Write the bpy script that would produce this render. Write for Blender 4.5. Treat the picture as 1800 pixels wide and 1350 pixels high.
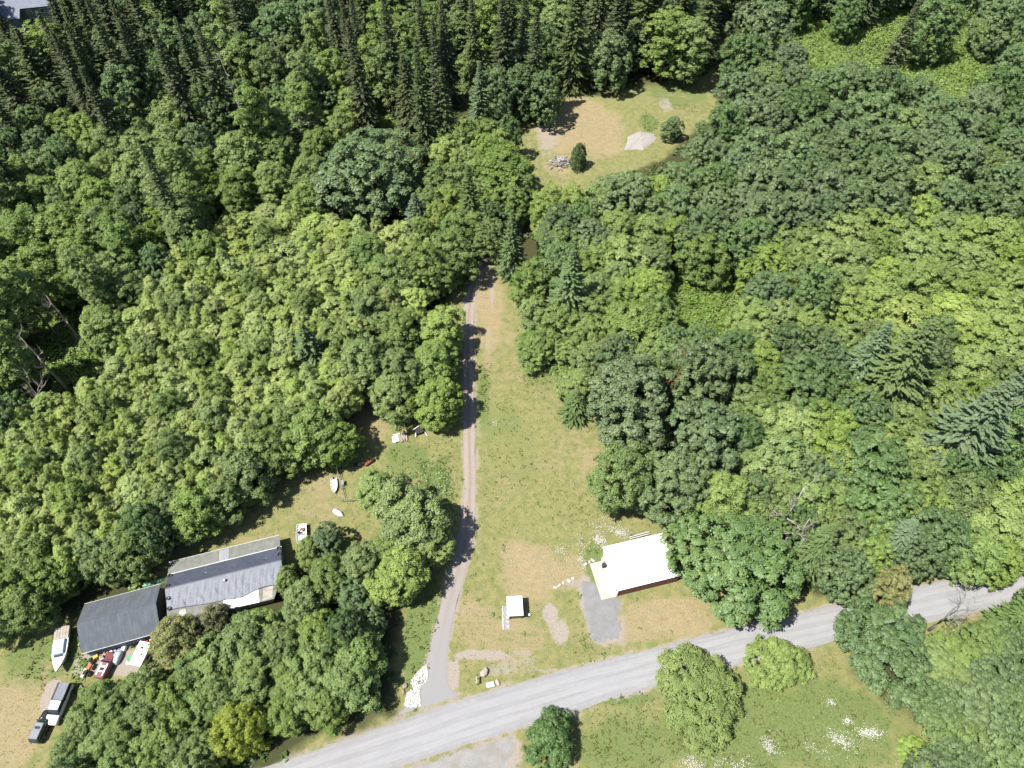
import bpy, math, random
import numpy as np
from mathutils import Vector, Matrix
R = math.radians
# ------------------------------------------------------------------ clear, camera, sky, sun, exposure
for o in list(bpy.data.objects): bpy.data.objects.remove(o)
S = bpy.context.scene
COL = S.collection
cam_d = bpy.data.cameras.new('camera'); cam = bpy.data.objects.new('camera', cam_d); COL.objects.link(cam)
cam.location = (0, 0, 120); cam.rotation_euler = (R(90 - 53.5), 0, 0)
cam_d.sensor_width = 36; cam_d.lens = 25.0; cam_d.clip_start = 1; cam_d.clip_end = 9000
S.camera = cam
SUN_EL, SHADOW_AZ = 61.0, 24.0            # degrees; shadows fall towards +x, slightly +y
w = bpy.data.worlds.new('World'); S.world = w; w.use_nodes = True
nt = w.node_tree; sky = nt.nodes.new('ShaderNodeTexSky'); sky.sky_type = 'NISHITA'; sky.sun_disc = False
sky.sun_elevation = R(SUN_EL); sky.sun_rotation = R(270 - SHADOW_AZ)
bg = nt.nodes['Background']; bg.inputs[1].default_value = 0.076
nt.links.new(sky.outputs[0], bg.inputs[0])
sd = bpy.data.lights.new('sun', 'SUN'); sun = bpy.data.objects.new('sun', sd); COL.objects.link(sun)
sd.energy = 4.9; sd.angle = R(0.53); sd.color = (1.0, 0.955, 0.88)
a = R(SHADOW_AZ); e = R(SUN_EL)
sun.rotation_euler = Vector((math.cos(a)*math.cos(e), math.sin(a)*math.cos(e), -math.sin(e))).to_track_quat('-Z', 'Y').to_euler()
sun.location = (-60, -30, 200)
S.view_settings.view_transform = 'Standard'; S.view_settings.look = 'None'
S.view_settings.exposure = 1.0; S.view_settings.gamma = 1.0; S.view_settings.use_curve_mapping = False
S.render.engine = 'CYCLES'
S.cycles.max_bounces = 5; S.cycles.diffuse_bounces = 3; S.cycles.glossy_bounces = 2; S.cycles.transmission_bounces = 3
S.cycles.use_denoising = True
S.cycles.sample_clamp_indirect = 4
S.render.filter_size = 1.3

# ------------------------------------------------------------------ survey data (metres, world)
TREES = """
w1 -40.2 21.8 6.0 1.06 1.67 - rounded yellow-green tree at the roadside, brightest of those below the grey roofs
u1 29.2 26.8 4.1 1.69 1.07 - large rounded bright green tree at the lower edge of the road
u0 42.4 31.8 5.2 1.11 1.03 - upright light green tree overhanging the road beside the large rounded one
v0 5.7 20.5 0.2 0.98 1.04 - compact blue-green bush by the gravel turnout below the road
m3 58.1 33.2 2.6 1.00 0.76 - dark green maple on the lower roadside under bare grey branches
o1 61.1 41.7 0.6 0.69 1.08 - thin olive-brown tree leaning over the road beside the dark maple
m3 37.2 46.0 0.4 1.40 0.88 - broad dark green maple overhanging the white garage roof
f2 51.1 48.9 0.8 0.84 0.65 - light green drooping fir just right of the maple over the garage
m1 -34.7 145.8 4.0 1.88 1.12 - very large dark round maple standing above the left alder grove
g0 -2.4 147.7 3.6 1.83 1.17 - full bright green maple just below the brown clearing
v1 17.8 161.8 0.3 0.57 1.17 - small lone green tree beside the brush pile in the clearing
m1 44.4 174.2 0.3 0.44 0.41 - small dark round tree at the right edge of the clearing by the gravel heap
g1 -17.5 54.8 1.8 1.35 1.08 - big bright green tree between the lawn and the driveway
y1 -18.8 44.6 3.4 0.96 0.92 - bright green tree just below the big one beside the driveway
y2 -14.6 79.8 3.5 1.03 0.92 - rounded light green tree beside the driveway near the lumber pile
y1 -15.0 97.9 0.6 1.11 0.92 - light green tree overhanging the driveway at the gap in the grove
f2 12.0 103.7 4.0 1.10 0.92 - pointed dark green fir on the meadow edge, right of the upper driveway
f1 0.0 120.3 0.6 0.77 0.77 - pointed green fir at the bend where the driveway enters the forest
g0 4.9 95.5 3.5 0.91 0.54 - round bright bush at the left tip of the thicket beside the meadow
y1 12.8 85.8 3.1 0.72 0.54 - yellow-green bush above the little fir on the meadow edge
f2 12.6 80.9 2.7 0.73 0.33 - small bushy light green fir on the meadow edge
f1 72.0 80.7 2.9 1.72 1.12 - great drooping green fir in the right-hand forest
b1 80.5 67.8 2.3 1.71 1.12 - great grey-green fir with feathery boughs below the green one on the right
b0 68.0 84.8 5.0 1.15 0.92 - grey-blue fir just left of the great green fir
b2 95.4 77.1 4.9 1.28 1.04 - grey-green fir cut off by the right edge of the picture
f0 -40.7 90.7 3.6 0.97 0.65 - dark sparse fir standing alone inside the left alder grove
c1 -126.5 179.8 5.5 1.76 0.97 - tall dark fir in the upper left below the blue house
c1 -74.9 197.0 1.8 1.35 1.20 - tall narrow dull green cedar near the top of the picture, left of centre
u0 -38.5 45.4 0.7 0.58 0.83 - small leafy tree over the right corner of the tarped house
o3 -52.8 34.6 1.0 0.80 0.83 - olive-brown tree in front of the gap between barn and house
c1 -17.6 164.7 1.0 1.25 0.90 - grey-green cedar with a bare tip left of the clearing
c1 -28.2 176.2 2.6 1.15 0.80 - shorter grey-green cedar to the left of the bare-tipped cedar
b2 -22.8 133.3 0.5 0.88 0.54 - small blue-green fir at the upper edge of the left alder grove
d2 22.3 76.8 2.1 1.21 1.12 oaks -
d2 36.2 82.8 3.7 1.11 1.12 oaks >0bramble gap
d3 35.5 69.0 0.4 0.98 1.06 oaks >0bleached bare tree
g0 19.7 62.5 5.9 1.21 1.25 - light green tree at the lower edge of the grey oaks beside the meadow
d3 28.4 60.1 4.4 0.92 0.94 oaks >0white garage roof
o0 -48.8 37.4 0.4 0.57 0.59 yard >0barn roof
g2 -42.0 33.9 4.1 0.99 0.81 yard >1tarped roof
y3 -34.9 50.1 1.8 0.52 0.56 yard >1white rowing boat
m3 -32.3 51.3 5.6 0.45 0.45 yard >0white rowing boat
y2 -14.2 50.8 0.1 0.78 0.70 yard -
y3 -24.7 61.3 2.2 0.78 0.69 yard >0white rowing boat
g0 -25.7 47.2 3.1 0.77 0.69 yard >0white rowing boat
m1 -26.2 42.0 4.8 0.46 0.45 yard -
m1 -23.2 37.8 4.6 0.43 0.43 yard >0driveway mouth
g3 -24.0 32.3 2.5 0.91 0.76 yard >1driveway mouth
g3 -25.0 27.9 0.5 0.89 0.75 yard >0driveway mouth
g3 -28.2 25.1 2.5 0.73 0.67 yard >3driveway mouth
g2 -39.6 36.9 5.5 0.65 0.63 yard >0tarped roof
g3 -34.4 40.4 5.4 0.79 0.70 yard >2tarped roof
g2 -30.8 44.7 4.4 0.80 0.71 yard >2white rowing boat
g2 -31.1 35.0 4.3 0.84 0.73 yard <upper right
g3 -36.3 33.1 6.0 0.83 0.72 yard <upper central
g1 -39.4 27.6 0.5 0.81 0.71 yard >2yellow-green roadside tree
g1 -33.2 28.0 1.5 0.85 0.73 yard <middle right
g1 -30.7 26.8 0.1 0.81 0.71 yard <middle right
g1 -46.6 30.7 1.7 0.82 0.72 yard >3tarped roof
g0 -49.6 28.5 0.9 0.74 0.67 yard >3barn roof
g2 -56.6 27.4 3.8 0.70 0.65 yard >0barn roof
g2 -62.4 25.9 6.0 0.65 0.63 yard >1barn roof
g0 -59.1 23.9 2.9 0.72 0.66 yard >2barn roof
g3 -63.7 22.7 2.5 0.64 0.62 yard >1black SUV
g3 -54.1 23.2 0.7 0.79 0.70 yard >3white camper
y3 -49.1 22.6 0.4 0.68 0.64 yard >0white camper
g0 -64.5 19.3 6.2 0.59 0.60 yard >0black SUV
g3 -59.4 19.2 1.0 0.74 0.67 yard >2black SUV
g2 -52.9 18.6 3.8 0.77 0.69 yard <lower left
g0 -48.3 18.3 0.0 0.73 0.67 yard <lower central
g1 -46.9 24.9 3.4 0.80 0.71 yard >3yellow-green roadside tree
g2 -33.8 24.2 3.9 0.72 0.67 yard <middle right
g0 -45.8 19.3 5.5 0.67 0.64 yard >1yellow-green roadside tree
g3 -20.6 50.4 0.9 0.74 0.67 yard >1white rowing boat
g2 -27.3 29.7 6.0 0.74 0.68 yard >2driveway mouth
g3 -32.8 118.9 6.2 1.14 1.07 drive >0largest dark maple
g0 -26.3 111.6 4.7 1.17 1.09 drive >3small blue-green fir
g0 -19.2 114.8 1.3 1.24 1.13 drive >1small blue-green fir
g0 -13.9 119.8 4.8 1.15 1.08 drive >0small blue-green fir
g2 -23.2 97.0 3.3 1.10 1.05 drive <upper right
g2 -29.9 87.6 4.0 1.21 1.12 drive >1dark sparse fir
g1 -22.3 86.8 5.1 0.96 0.96 drive >1lumber pile
g3 -23.1 81.1 2.2 0.99 0.97 drive >0lumber pile
g2 -15.7 88.3 1.2 1.02 0.99 drive >2lumber pile
g2 -31.5 102.7 6.0 1.08 1.03 drive >2dark sparse fir
g1 -35.1 94.2 2.1 1.04 1.01 drive >0dark sparse fir
g0 -36.6 71.6 3.0 1.18 1.10 drive >0white rowing boat
y0 -33.1 70.8 5.7 0.81 0.86 drive >0dark sparse fir
g1 -43.1 74.0 2.7 1.00 0.99 drive >3dark sparse fir
g3 -48.3 63.6 2.9 1.00 0.98 drive >3white rowing boat
g1 -54.7 56.7 0.2 1.02 0.99 drive >0tarped roof
g3 -64.5 49.5 4.1 0.94 0.94 drive >2barn roof
m0 -61.9 52.5 5.0 0.60 0.80 drive >0barn roof
g1 -71.0 48.6 2.7 0.90 0.92 drive >1barn roof
g2 -51.1 59.4 1.3 0.85 0.89 drive >1tarped roof
g3 -59.7 56.0 5.2 0.88 0.91 drive >2tarped roof
g3 -79.7 46.9 5.2 0.97 0.96 drive <lower left
g0 -76.5 44.7 5.5 0.84 0.88 drive >3barn roof
g1 -81.7 42.6 1.1 0.91 0.93 drive <lower left
g2 -68.0 47.4 4.3 0.72 0.81 drive >0barn roof
g0 -83.6 37.3 1.6 0.77 0.84 drive -
g0 -45.2 68.4 4.8 0.98 0.97 drive >1white rowing boat
g0 5.0 112.2 2.8 1.01 1.00 right >0driveway bend
g1 4.7 103.5 4.4 0.76 0.75 right >1driveway bend
g3 11.2 124.2 3.2 1.17 1.00 right >1brush pile
g3 19.4 119.5 3.2 1.09 1.00 right >2brush pile
m1 11.2 127.2 4.4 0.89 0.82 right >1brush pile
d2 17.9 122.8 5.8 0.80 0.82 right >1brush pile
y1 24.7 118.5 5.3 1.32 1.00 right >3pointed meadow fir
y1 28.0 108.6 2.6 1.27 1.00 right >0bramble gap
g3 25.7 96.8 2.8 1.52 1.08 right >3bramble gap
y0 20.7 101.3 4.2 0.97 0.75 right >1pointed meadow fir
g3 17.7 92.7 0.5 0.94 0.75 right <middle left
y2 10.9 96.3 4.9 0.65 0.42 right >2pointed meadow fir
d1 27.1 136.3 5.9 1.25 0.94 right >0gravel heap
y2 37.5 126.7 0.9 1.06 1.00 right >1bramble gap
m1 53.6 120.9 6.1 0.95 0.94 right <upper left
m1 54.5 105.0 4.7 0.78 0.88 right >2bramble gap
m0 62.8 104.8 2.5 0.93 1.00 right <upper central
m3 60.8 90.4 1.0 0.74 0.88 right >2grey-blue fir
m1 55.8 81.8 1.0 0.98 0.88 right <middle central
y3 49.2 88.3 6.2 1.07 1.00 right <middle central
y3 61.5 97.3 2.1 1.00 1.00 right >3grey-blue fir
y1 51.2 73.0 2.2 1.29 1.00 right >3bleached bare tree
y0 58.6 68.3 4.5 1.17 1.00 right <middle central
g0 48.1 65.3 2.1 1.37 1.08 right >2bleached bare tree
m3 63.6 62.3 2.8 1.17 0.94 right <lower right
m0 89.7 68.6 2.4 0.95 0.94 right >1great grey-green fir
y2 87.3 57.8 3.2 1.15 1.00 right >3road's right end
m0 62.2 56.1 0.7 0.85 0.82 right <lower right
b0 65.0 50.3 6.1 1.01 0.58 right >0half-dead roadside tree
g0 56.9 50.8 0.5 0.86 1.00 right <lower central
m2 70.9 50.8 0.2 0.83 0.82 right >0road's right end
g1 76.6 48.3 1.7 1.02 1.00 right >1road's right end
y1 83.0 52.7 5.1 1.25 1.08 right >1road's right end
m2 55.2 44.8 2.5 0.63 0.71 right >2half-dead roadside tree
g3 78.0 57.2 4.4 1.05 1.17 right >2road's right end
g0 69.4 56.9 1.8 0.97 1.08 right >3half-dead roadside tree
g1 86.7 49.6 2.7 0.94 0.92 right >0road's right end
y0 50.1 94.7 1.7 1.00 0.92 right >2bramble gap
g0 30.7 87.8 4.0 1.11 1.08 right <middle central
g2 36.6 57.2 0.5 1.10 1.17 right >0white garage roof
g1 51.7 57.5 0.4 1.02 1.08 right >1bleached bare tree
m0 41.9 58.6 2.8 0.61 0.76 right >0bleached bare tree
g2 75.9 34.3 6.2 0.81 0.58 corner >0road's right end
g3 70.9 31.4 5.8 0.88 0.50 corner >1road's right end
g2 66.5 31.8 3.9 0.68 0.50 corner >0half-dead roadside tree
f0 81.3 37.8 3.3 0.73 0.54 corner >0road's right end
m1 69.4 24.3 5.9 0.76 0.53 corner <middle central
m1 77.1 28.3 1.6 0.70 0.53 corner >1road's right end
d1 70.2 17.8 1.3 0.73 0.53 corner >0lower right corner
u1 60.9 17.7 3.9 0.80 0.58 corner >0lower right corner
g1 68.9 28.4 1.8 0.78 0.50 corner >3half-dead roadside tree
m1 75.6 21.9 1.7 0.67 0.53 corner >0lower right corner
m0 65.2 17.9 6.2 0.53 0.47 corner >2lower right corner
c0 -97.7 216.2 3.2 1.11 0.91 upleft >1tall narrow cedar
c1 -104.5 201.8 4.1 1.06 1.03 upleft <middle central
c1 -120.0 211.6 4.3 1.08 1.17 upleft <upper central
c0 -127.9 202.7 2.5 1.07 1.00 upleft >1blue house
c0 -51.5 205.2 3.9 1.00 0.92 upleft <middle right
c1 -85.3 181.5 5.5 1.00 1.03 upleft >2tall narrow cedar
c1 -100.5 182.7 0.3 0.93 0.98 upleft <middle central
c1 -117.5 190.0 6.0 1.27 0.98 upleft <middle left
c1 -115.6 206.4 1.4 1.32 1.06 upleft <upper central
c1 -107.1 195.5 3.2 1.12 1.00 upleft <middle central
c1 -103.8 212.8 5.1 1.26 1.05 upleft <upper central
m2 -104.0 178.9 1.9 1.19 1.14 upleft <middle central
m1 -99.2 201.3 4.1 1.17 1.13 upleft <middle central
m2 -78.9 171.1 4.5 0.75 0.88 upleft <lower right
m1 -68.7 212.3 0.3 1.21 1.15 upleft >1tall narrow cedar
m1 -57.9 219.5 5.7 1.18 1.14 upleft <upper right
n0 -80.9 190.7 5.2 1.59 1.33 upleft >1tall narrow cedar
m1 -92.8 212.7 0.5 0.90 0.97 upleft >2tall narrow cedar
n1 -54.7 195.8 5.2 1.18 1.38 upleft <upper right
n0 -65.3 183.2 3.1 1.35 1.26 upleft >3tall narrow cedar
n0 -56.1 178.2 4.1 1.33 1.30 upleft >2largest dark maple
n0 -49.4 184.1 5.3 1.36 1.14 upleft >1largest dark maple
g3 -89.8 168.6 3.1 1.41 1.25 upleft <upper right
g0 -88.4 159.0 3.9 1.24 1.14 upleft <upper right
g2 -111.7 165.0 4.1 1.20 1.11 upleft <upper central
g3 -103.7 160.1 0.4 1.18 1.10 upleft <upper central
g3 -94.3 145.7 1.8 1.13 1.07 upleft <middle central
y0 -76.9 144.6 6.2 0.88 0.91 upleft -
g3 -69.5 154.2 0.1 1.35 1.21 upleft <middle right
g3 -59.9 165.6 6.2 1.47 1.28 upleft >2tall narrow cedar
g0 -60.4 158.2 3.7 1.11 1.05 upleft <upper right
n0 -64.7 160.1 3.8 1.44 1.37 upleft <middle right
g2 -122.6 146.0 1.5 1.19 1.11 upleft <middle left
g0 -117.9 149.7 6.0 1.15 1.07 upleft <middle left
g3 -105.7 143.1 2.2 1.30 1.18 upleft <middle central
g2 -99.8 138.2 5.3 1.16 1.09 upleft <middle central
g2 -111.6 125.8 1.6 1.34 1.20 upleft <lower left
g0 -103.0 126.4 2.3 1.34 1.20 upleft <lower left
g0 -95.2 128.3 0.3 1.24 1.13 upleft <lower central
c1 -75.8 125.4 2.7 0.95 1.09 upleft <lower right
y3 -84.1 130.8 5.6 0.90 0.92 upleft -
g1 -103.9 113.8 4.5 1.29 1.16 upleft <lower left
g1 -112.0 117.4 4.0 1.25 1.14 upleft <lower left
g1 -97.9 119.2 1.1 1.14 1.07 upleft <lower central
y2 -84.7 97.3 2.6 1.11 1.05 upleft >0leaning bare snag
m0 -95.1 74.3 1.1 0.66 0.83 upleft >0leaning bare snag
m3 -78.4 115.5 3.5 0.62 0.81 upleft <lower central
g3 -82.3 108.6 0.9 0.99 0.98 upleft <lower central
g0 -118.0 166.7 2.0 1.14 1.07 upleft <upper left
m0 -80.9 159.1 4.7 0.68 0.84 upleft <lower central
g3 -50.4 159.8 1.7 1.05 1.02 upleft >0largest dark maple
g2 -50.5 147.5 0.8 1.14 1.07 upleft >1largest dark maple
g1 -67.5 143.5 0.6 1.06 1.02 upleft <middle right
y3 -59.5 145.7 6.0 1.07 1.03 upleft >0largest dark maple
g0 -49.7 138.2 2.7 1.04 1.01 upleft >3largest dark maple
c1 -109.5 167.9 0.0 1.10 1.14 upleft <lower left
m3 -123.2 174.6 6.1 0.81 0.92 upleft >3blue house
c0 -129.8 170.3 5.9 1.34 0.93 upleft <lower left
m3 -128.1 156.8 0.5 0.81 0.92 upleft <lower left
c0 -44.4 201.5 4.1 0.82 0.90 uptop <middle left
n1 -38.3 208.6 4.4 1.35 1.14 uptop <middle left
n0 -30.1 201.3 2.4 1.42 1.23 uptop >3bare-tipped cedar
n1 -16.9 208.0 6.3 1.69 1.06 uptop >2bare-tipped cedar
n0 -6.7 207.8 3.0 1.56 1.34 uptop >2top edge's middle
c1 -0.5 209.1 0.3 1.17 0.97 uptop >1top edge's middle
n0 -23.3 205.9 1.6 1.44 1.27 uptop <middle central
g0 -11.2 200.8 4.4 1.04 1.01 uptop >2bare-tipped cedar
m0 -5.2 180.8 5.0 0.87 0.95 uptop >0bare-tipped cedar
m1 0.0 193.5 2.0 0.90 0.97 uptop <middle central
m2 2.8 183.6 0.7 0.88 0.96 uptop >2brush pile
m3 9.0 181.8 2.6 0.78 0.90 uptop >2gravel heap
b1 -8.6 178.7 0.3 0.81 0.80 uptop >0brush pile
m0 9.7 207.4 1.2 0.83 0.93 uptop >2top edge's middle
c0 17.7 199.5 6.3 1.53 1.11 uptop <middle right
m3 28.1 199.6 0.2 0.97 1.01 uptop >0gravel heap
c1 41.7 215.7 2.8 1.62 1.01 uptop <upper right
c1 50.5 216.4 6.0 1.54 0.92 uptop <middle right
m2 37.3 209.9 4.8 0.79 0.91 uptop >1gravel heap
n1 13.8 216.5 1.2 1.96 1.08 uptop >3top edge's middle
c1 25.2 212.3 0.2 1.51 1.03 uptop <middle right
m0 -1.1 165.5 2.4 0.51 0.75 uptop >0brush pile
y1 -16.5 155.1 4.7 1.04 1.01 uptop >0largest dark maple
f2 -9.8 132.1 0.3 0.86 0.88 uptop >0small blue-green fir
y2 -15.7 138.6 0.0 0.86 0.90 uptop >3largest dark maple
g0 -18.5 146.4 0.2 0.95 0.95 uptop >2largest dark maple
g3 -8.4 141.0 5.0 0.93 0.94 uptop <middle right
c1 57.4 210.6 1.1 1.41 1.14 uptop <middle right
g1 -43.7 177.0 3.8 1.18 1.10 uptop >1largest dark maple
g0 -45.7 167.6 3.2 1.01 0.99 uptop >0largest dark maple
n0 -34.6 186.0 3.0 1.26 1.19 uptop >0largest dark maple
n0 -39.7 188.8 6.2 1.16 1.20 uptop >1largest dark maple
n1 -23.9 187.9 6.2 1.17 1.09 uptop >0bare-tipped cedar
m3 52.6 221.4 3.9 1.03 1.04 uptop <upper right
c0 38.6 212.9 4.9 1.59 1.12 uptop <upper right
n1 5.2 222.2 4.6 1.87 1.14 uptop >1top edge's middle
c0 -44.5 217.6 1.8 1.28 0.97 uptop <upper left
n1 -35.4 225.5 6.2 1.77 1.08 uptop <upper left
n1 -22.6 221.7 6.2 1.73 1.33 uptop <upper central
g3 -21.5 128.4 5.7 0.78 0.84 uptop >0small blue-green fir
g1 -13.3 127.2 3.8 1.00 0.99 uptop >2small blue-green fir
m1 -5.4 131.4 2.8 0.54 0.76 uptop >0small blue-green fir
m0 106.5 228.2 4.0 0.77 0.90 upright <upper central
m2 127.0 214.9 0.9 1.21 1.16 upright >2top right corner
m1 149.2 216.8 5.1 1.12 1.10 upright >0top right corner
c1 106.5 191.0 0.5 1.19 1.02 upright -
d3 76.2 214.9 0.6 1.22 1.11 upright <upper left
m0 133.3 179.9 4.1 0.96 1.01 upright >3top right corner
m2 144.4 194.1 2.6 0.85 0.94 upright >1top right corner
d3 78.8 193.2 2.6 1.00 0.99 upright <upper central
m1 67.3 197.9 2.5 1.06 1.07 upright <upper left
m1 63.0 179.4 2.7 1.01 1.03 upright >3small clearing tree
y1 -51.4 90.2 3.3 0.80 1.03 alders >0dark sparse fir
g3 -56.3 109.5 5.9 0.87 1.00 alders >1dark sparse fir
y3 -73.5 90.9 2.9 0.86 0.96 alders -
g3 -60.9 66.9 0.7 0.84 1.13 alders <lower central
y0 -56.6 123.0 0.3 0.94 1.11 alders -
g0 -62.4 89.8 1.2 0.77 0.97 alders >2dark sparse fir
g1 -70.3 102.8 2.0 0.85 1.01 alders <upper central
g2 -76.4 75.6 4.6 0.84 1.16 alders >0leaning bare snag
g0 -65.3 76.7 0.1 0.75 1.01 alders <middle central
g0 -85.4 63.5 0.4 0.76 1.01 alders >0left edge's middle
g3 -43.1 103.0 1.2 0.82 1.07 alders >0dark sparse fir
y3 -91.1 50.1 1.1 0.80 0.98 alders -
g1 -75.8 65.2 1.6 0.70 1.06 alders >2low dead tree
g3 -75.5 57.4 2.1 0.80 1.03 alders <lower left
g0 -93.4 58.9 2.3 0.75 1.11 alders -
g1 -56.2 74.6 1.1 0.77 0.98 alders <middle right
g3 -68.7 119.1 4.0 1.01 1.13 alders <upper right
a1 -41.8 80.6 4.5 1.17 0.95 alders <middle right
a1 -83.9 55.2 4.3 1.24 1.01 alders <lower left
a2 -49.8 108.4 1.1 1.38 0.84 alders <upper right
a3 -80.3 54.6 0.6 1.11 0.85 alders <lower left
a3 -55.5 116.6 0.8 1.51 0.85 alders <upper right
a0 -41.9 112.2 4.3 1.45 0.91 alders <upper right
a2 -85.6 46.0 2.8 0.93 0.97 alders <lower left
a2 -58.1 98.4 6.2 1.12 0.91 alders <upper central
a2 -51.6 120.9 1.4 1.57 0.87 alders <upper right
a3 -73.2 108.8 0.9 1.14 1.00 alders <upper central
a3 -60.9 73.5 6.0 1.16 0.93 alders <middle central
a1 -91.7 62.4 1.9 1.16 0.90 alders <lower left
a1 -51.4 72.8 1.1 1.14 0.85 alders <middle central
a3 -38.1 115.3 3.4 1.47 1.03 alders <upper right
a0 -73.5 117.2 5.8 1.38 1.01 alders <upper central
a1 -95.8 68.5 1.6 1.11 0.87 alders <lower left
a3 -90.8 77.9 5.3 1.35 0.80 alders >0leaning bare snag
a3 -62.0 96.8 2.1 1.36 0.80 alders <middle central
a1 -70.5 71.5 4.9 1.39 0.80 alders <lower left
a2 -77.5 98.3 4.6 1.49 1.03 alders <upper central
a2 -55.3 65.4 5.5 1.29 0.97 alders <lower central
a2 -46.1 86.7 4.5 1.30 0.87 alders <middle right
a2 -79.3 71.4 3.6 1.01 0.84 alders <lower left
a0 -36.3 84.4 4.8 1.40 0.87 alders <middle right
a3 -58.3 133.0 2.5 1.73 0.84 alders <upper right
a3 -46.2 92.6 6.2 1.45 0.99 alders <middle right
a0 -70.9 64.0 0.1 0.97 0.95 alders <lower left
a1 -84.0 74.9 4.1 1.14 0.88 alders <middle left
a2 -57.8 91.6 0.9 1.13 0.79 alders <middle central
a3 -66.8 59.7 2.9 1.31 0.92 alders <lower left
a2 -66.7 64.5 1.3 0.97 0.80 alders <lower central
a0 -74.3 78.4 5.5 1.07 0.96 alders <middle left
a1 -73.2 46.8 6.2 0.88 0.99 alders >0barn roof
a2 -66.1 72.6 3.4 1.09 0.87 alders <middle central
a1 -74.0 95.9 5.6 1.26 0.83 alders <middle central
a2 -68.2 86.1 2.8 1.21 0.88 alders <middle central
a0 -70.9 81.8 5.3 1.12 0.81 alders <middle central
a1 -35.2 109.4 6.3 1.38 0.81 alders <upper right
a0 -52.4 82.1 0.3 1.12 0.84 alders <middle right
a1 -62.6 107.7 4.1 1.33 0.80 alders <upper central
a0 -61.3 62.3 1.8 0.95 0.88 alders <lower central
a3 -65.0 93.5 0.6 1.15 0.99 alders <middle central
a1 -53.8 85.0 2.3 1.21 1.00 alders <middle central
a0 -32.1 80.2 5.0 1.01 1.03 alders >0lumber pile
a1 -82.4 67.0 5.0 1.28 0.81 alders <lower left
a0 -37.6 102.3 2.5 1.22 0.94 alders <upper right
a1 -53.5 98.6 0.8 1.56 0.84 alders <upper right
a2 -53.0 129.0 5.6 1.43 0.87 alders <upper right
a0 -69.6 75.4 5.5 1.37 0.92 alders <middle central
a2 -39.3 126.6 6.1 1.60 0.83 alders <upper right
a2 -26.4 124.7 4.9 1.64 0.96 alders >0small blue-green fir
a3 -21.9 107.1 3.7 1.44 0.83 alders <upper right
a2 -62.8 130.5 3.3 1.30 0.85 alders <upper right
a2 -63.3 103.0 5.9 1.22 0.85 alders <upper central
a3 -46.8 129.7 1.5 1.71 0.84 alders <upper right
a1 -46.3 80.2 3.4 1.14 0.85 alders <middle right
a2 -92.5 54.7 2.7 1.23 0.99 alders -
a2 -48.9 100.5 4.2 1.50 0.81 alders <upper right
a1 -67.8 105.6 3.2 1.17 1.03 alders <upper central
a0 -62.5 80.9 1.3 1.36 0.82 alders <middle central
a1 -77.5 85.8 5.2 1.22 0.97 alders <middle left
a1 -82.5 82.0 5.7 1.09 0.85 alders >1leaning bare snag
a3 -68.6 56.8 1.6 1.01 0.83 alders <lower left
a0 -61.9 120.3 0.2 1.32 0.86 alders <upper central
a0 -42.7 95.7 5.4 1.13 0.91 alders <middle right
a1 -91.0 69.8 1.3 1.17 0.90 alders <lower left
a2 -67.0 109.8 3.0 1.07 0.98 alders <upper central
a3 -89.3 53.9 3.9 0.68 0.95 alders -
a2 -57.6 87.2 5.1 0.77 0.83 alders <middle central
a0 -48.1 71.1 1.7 0.61 0.99 alders <middle right
a0 -39.8 83.9 0.2 0.87 1.04 alders >2dark sparse fir
a1 -77.1 103.3 1.1 0.91 0.80 alders <upper central
a1 -96.8 66.3 3.1 0.78 0.83 alders -
a2 -49.0 112.7 2.6 0.94 1.02 alders <upper right
a2 -41.3 120.1 0.5 1.14 0.94 alders <upper right
a2 -67.0 89.6 4.9 0.85 0.97 alders <middle central
a0 -73.8 68.0 2.8 0.72 1.00 alders <lower left
a2 -26.2 104.9 6.1 0.80 1.02 alders <upper right
a2 -66.0 100.7 5.6 0.73 0.92 alders <upper central
a2 -76.8 81.4 3.0 0.81 0.88 alders <middle left
a0 -82.8 69.6 3.2 0.70 1.04 alders <lower left
a2 -62.4 60.4 3.2 0.79 0.97 alders <lower central
a3 -87.1 69.6 2.9 0.66 0.92 alders <lower left
a1 -78.4 62.8 1.2 0.75 0.92 alders <lower left
a3 -73.1 55.3 1.5 0.69 0.81 alders <lower left
a0 -34.9 124.7 2.4 0.79 0.93 alders >3largest dark maple
a3 -44.5 90.3 5.4 0.73 0.90 alders >0dark sparse fir
a3 -77.3 89.2 4.2 0.90 0.96 alders <middle left
a3 -49.3 82.8 3.4 0.84 0.85 alders <middle right
a3 -68.5 50.8 5.4 0.83 0.91 alders >1barn roof
a2 -43.9 107.7 4.4 1.13 0.90 alders <upper right
a0 -74.9 48.9 3.6 0.63 0.94 alders >2barn roof
a3 -54.2 89.0 2.9 0.86 0.93 alders <middle central
a3 -95.6 63.2 1.0 0.67 0.95 alders -
a1 -67.5 125.6 4.1 1.08 0.86 alders <upper central
a1 -45.7 118.9 4.2 0.88 0.96 alders <upper right
a3 -32.8 110.3 3.3 0.72 1.01 alders <upper right
a0 -31.2 108.9 3.9 0.98 0.82 alders <upper right
a3 -58.1 76.8 1.3 0.86 0.98 alders <middle central
a0 -78.3 58.3 3.0 0.77 1.02 alders <lower left
a1 -68.5 53.3 1.8 0.75 0.94 alders <lower left
a1 -68.0 114.7 1.0 1.01 0.90 alders <upper central
a3 -86.3 43.6 1.4 0.67 1.01 alders -
a0 -84.4 52.8 0.4 0.80 0.83 alders <lower left
a3 -90.7 56.1 4.3 0.79 0.93 alders -
a1 -80.9 78.5 0.9 0.95 0.91 alders <middle left
a2 -39.9 76.1 1.9 0.75 0.82 alders >0white rowing boat
a1 -40.2 99.2 2.8 0.93 0.95 alders <upper right
a2 -43.6 99.4 1.9 0.81 0.94 alders <upper right
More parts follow.
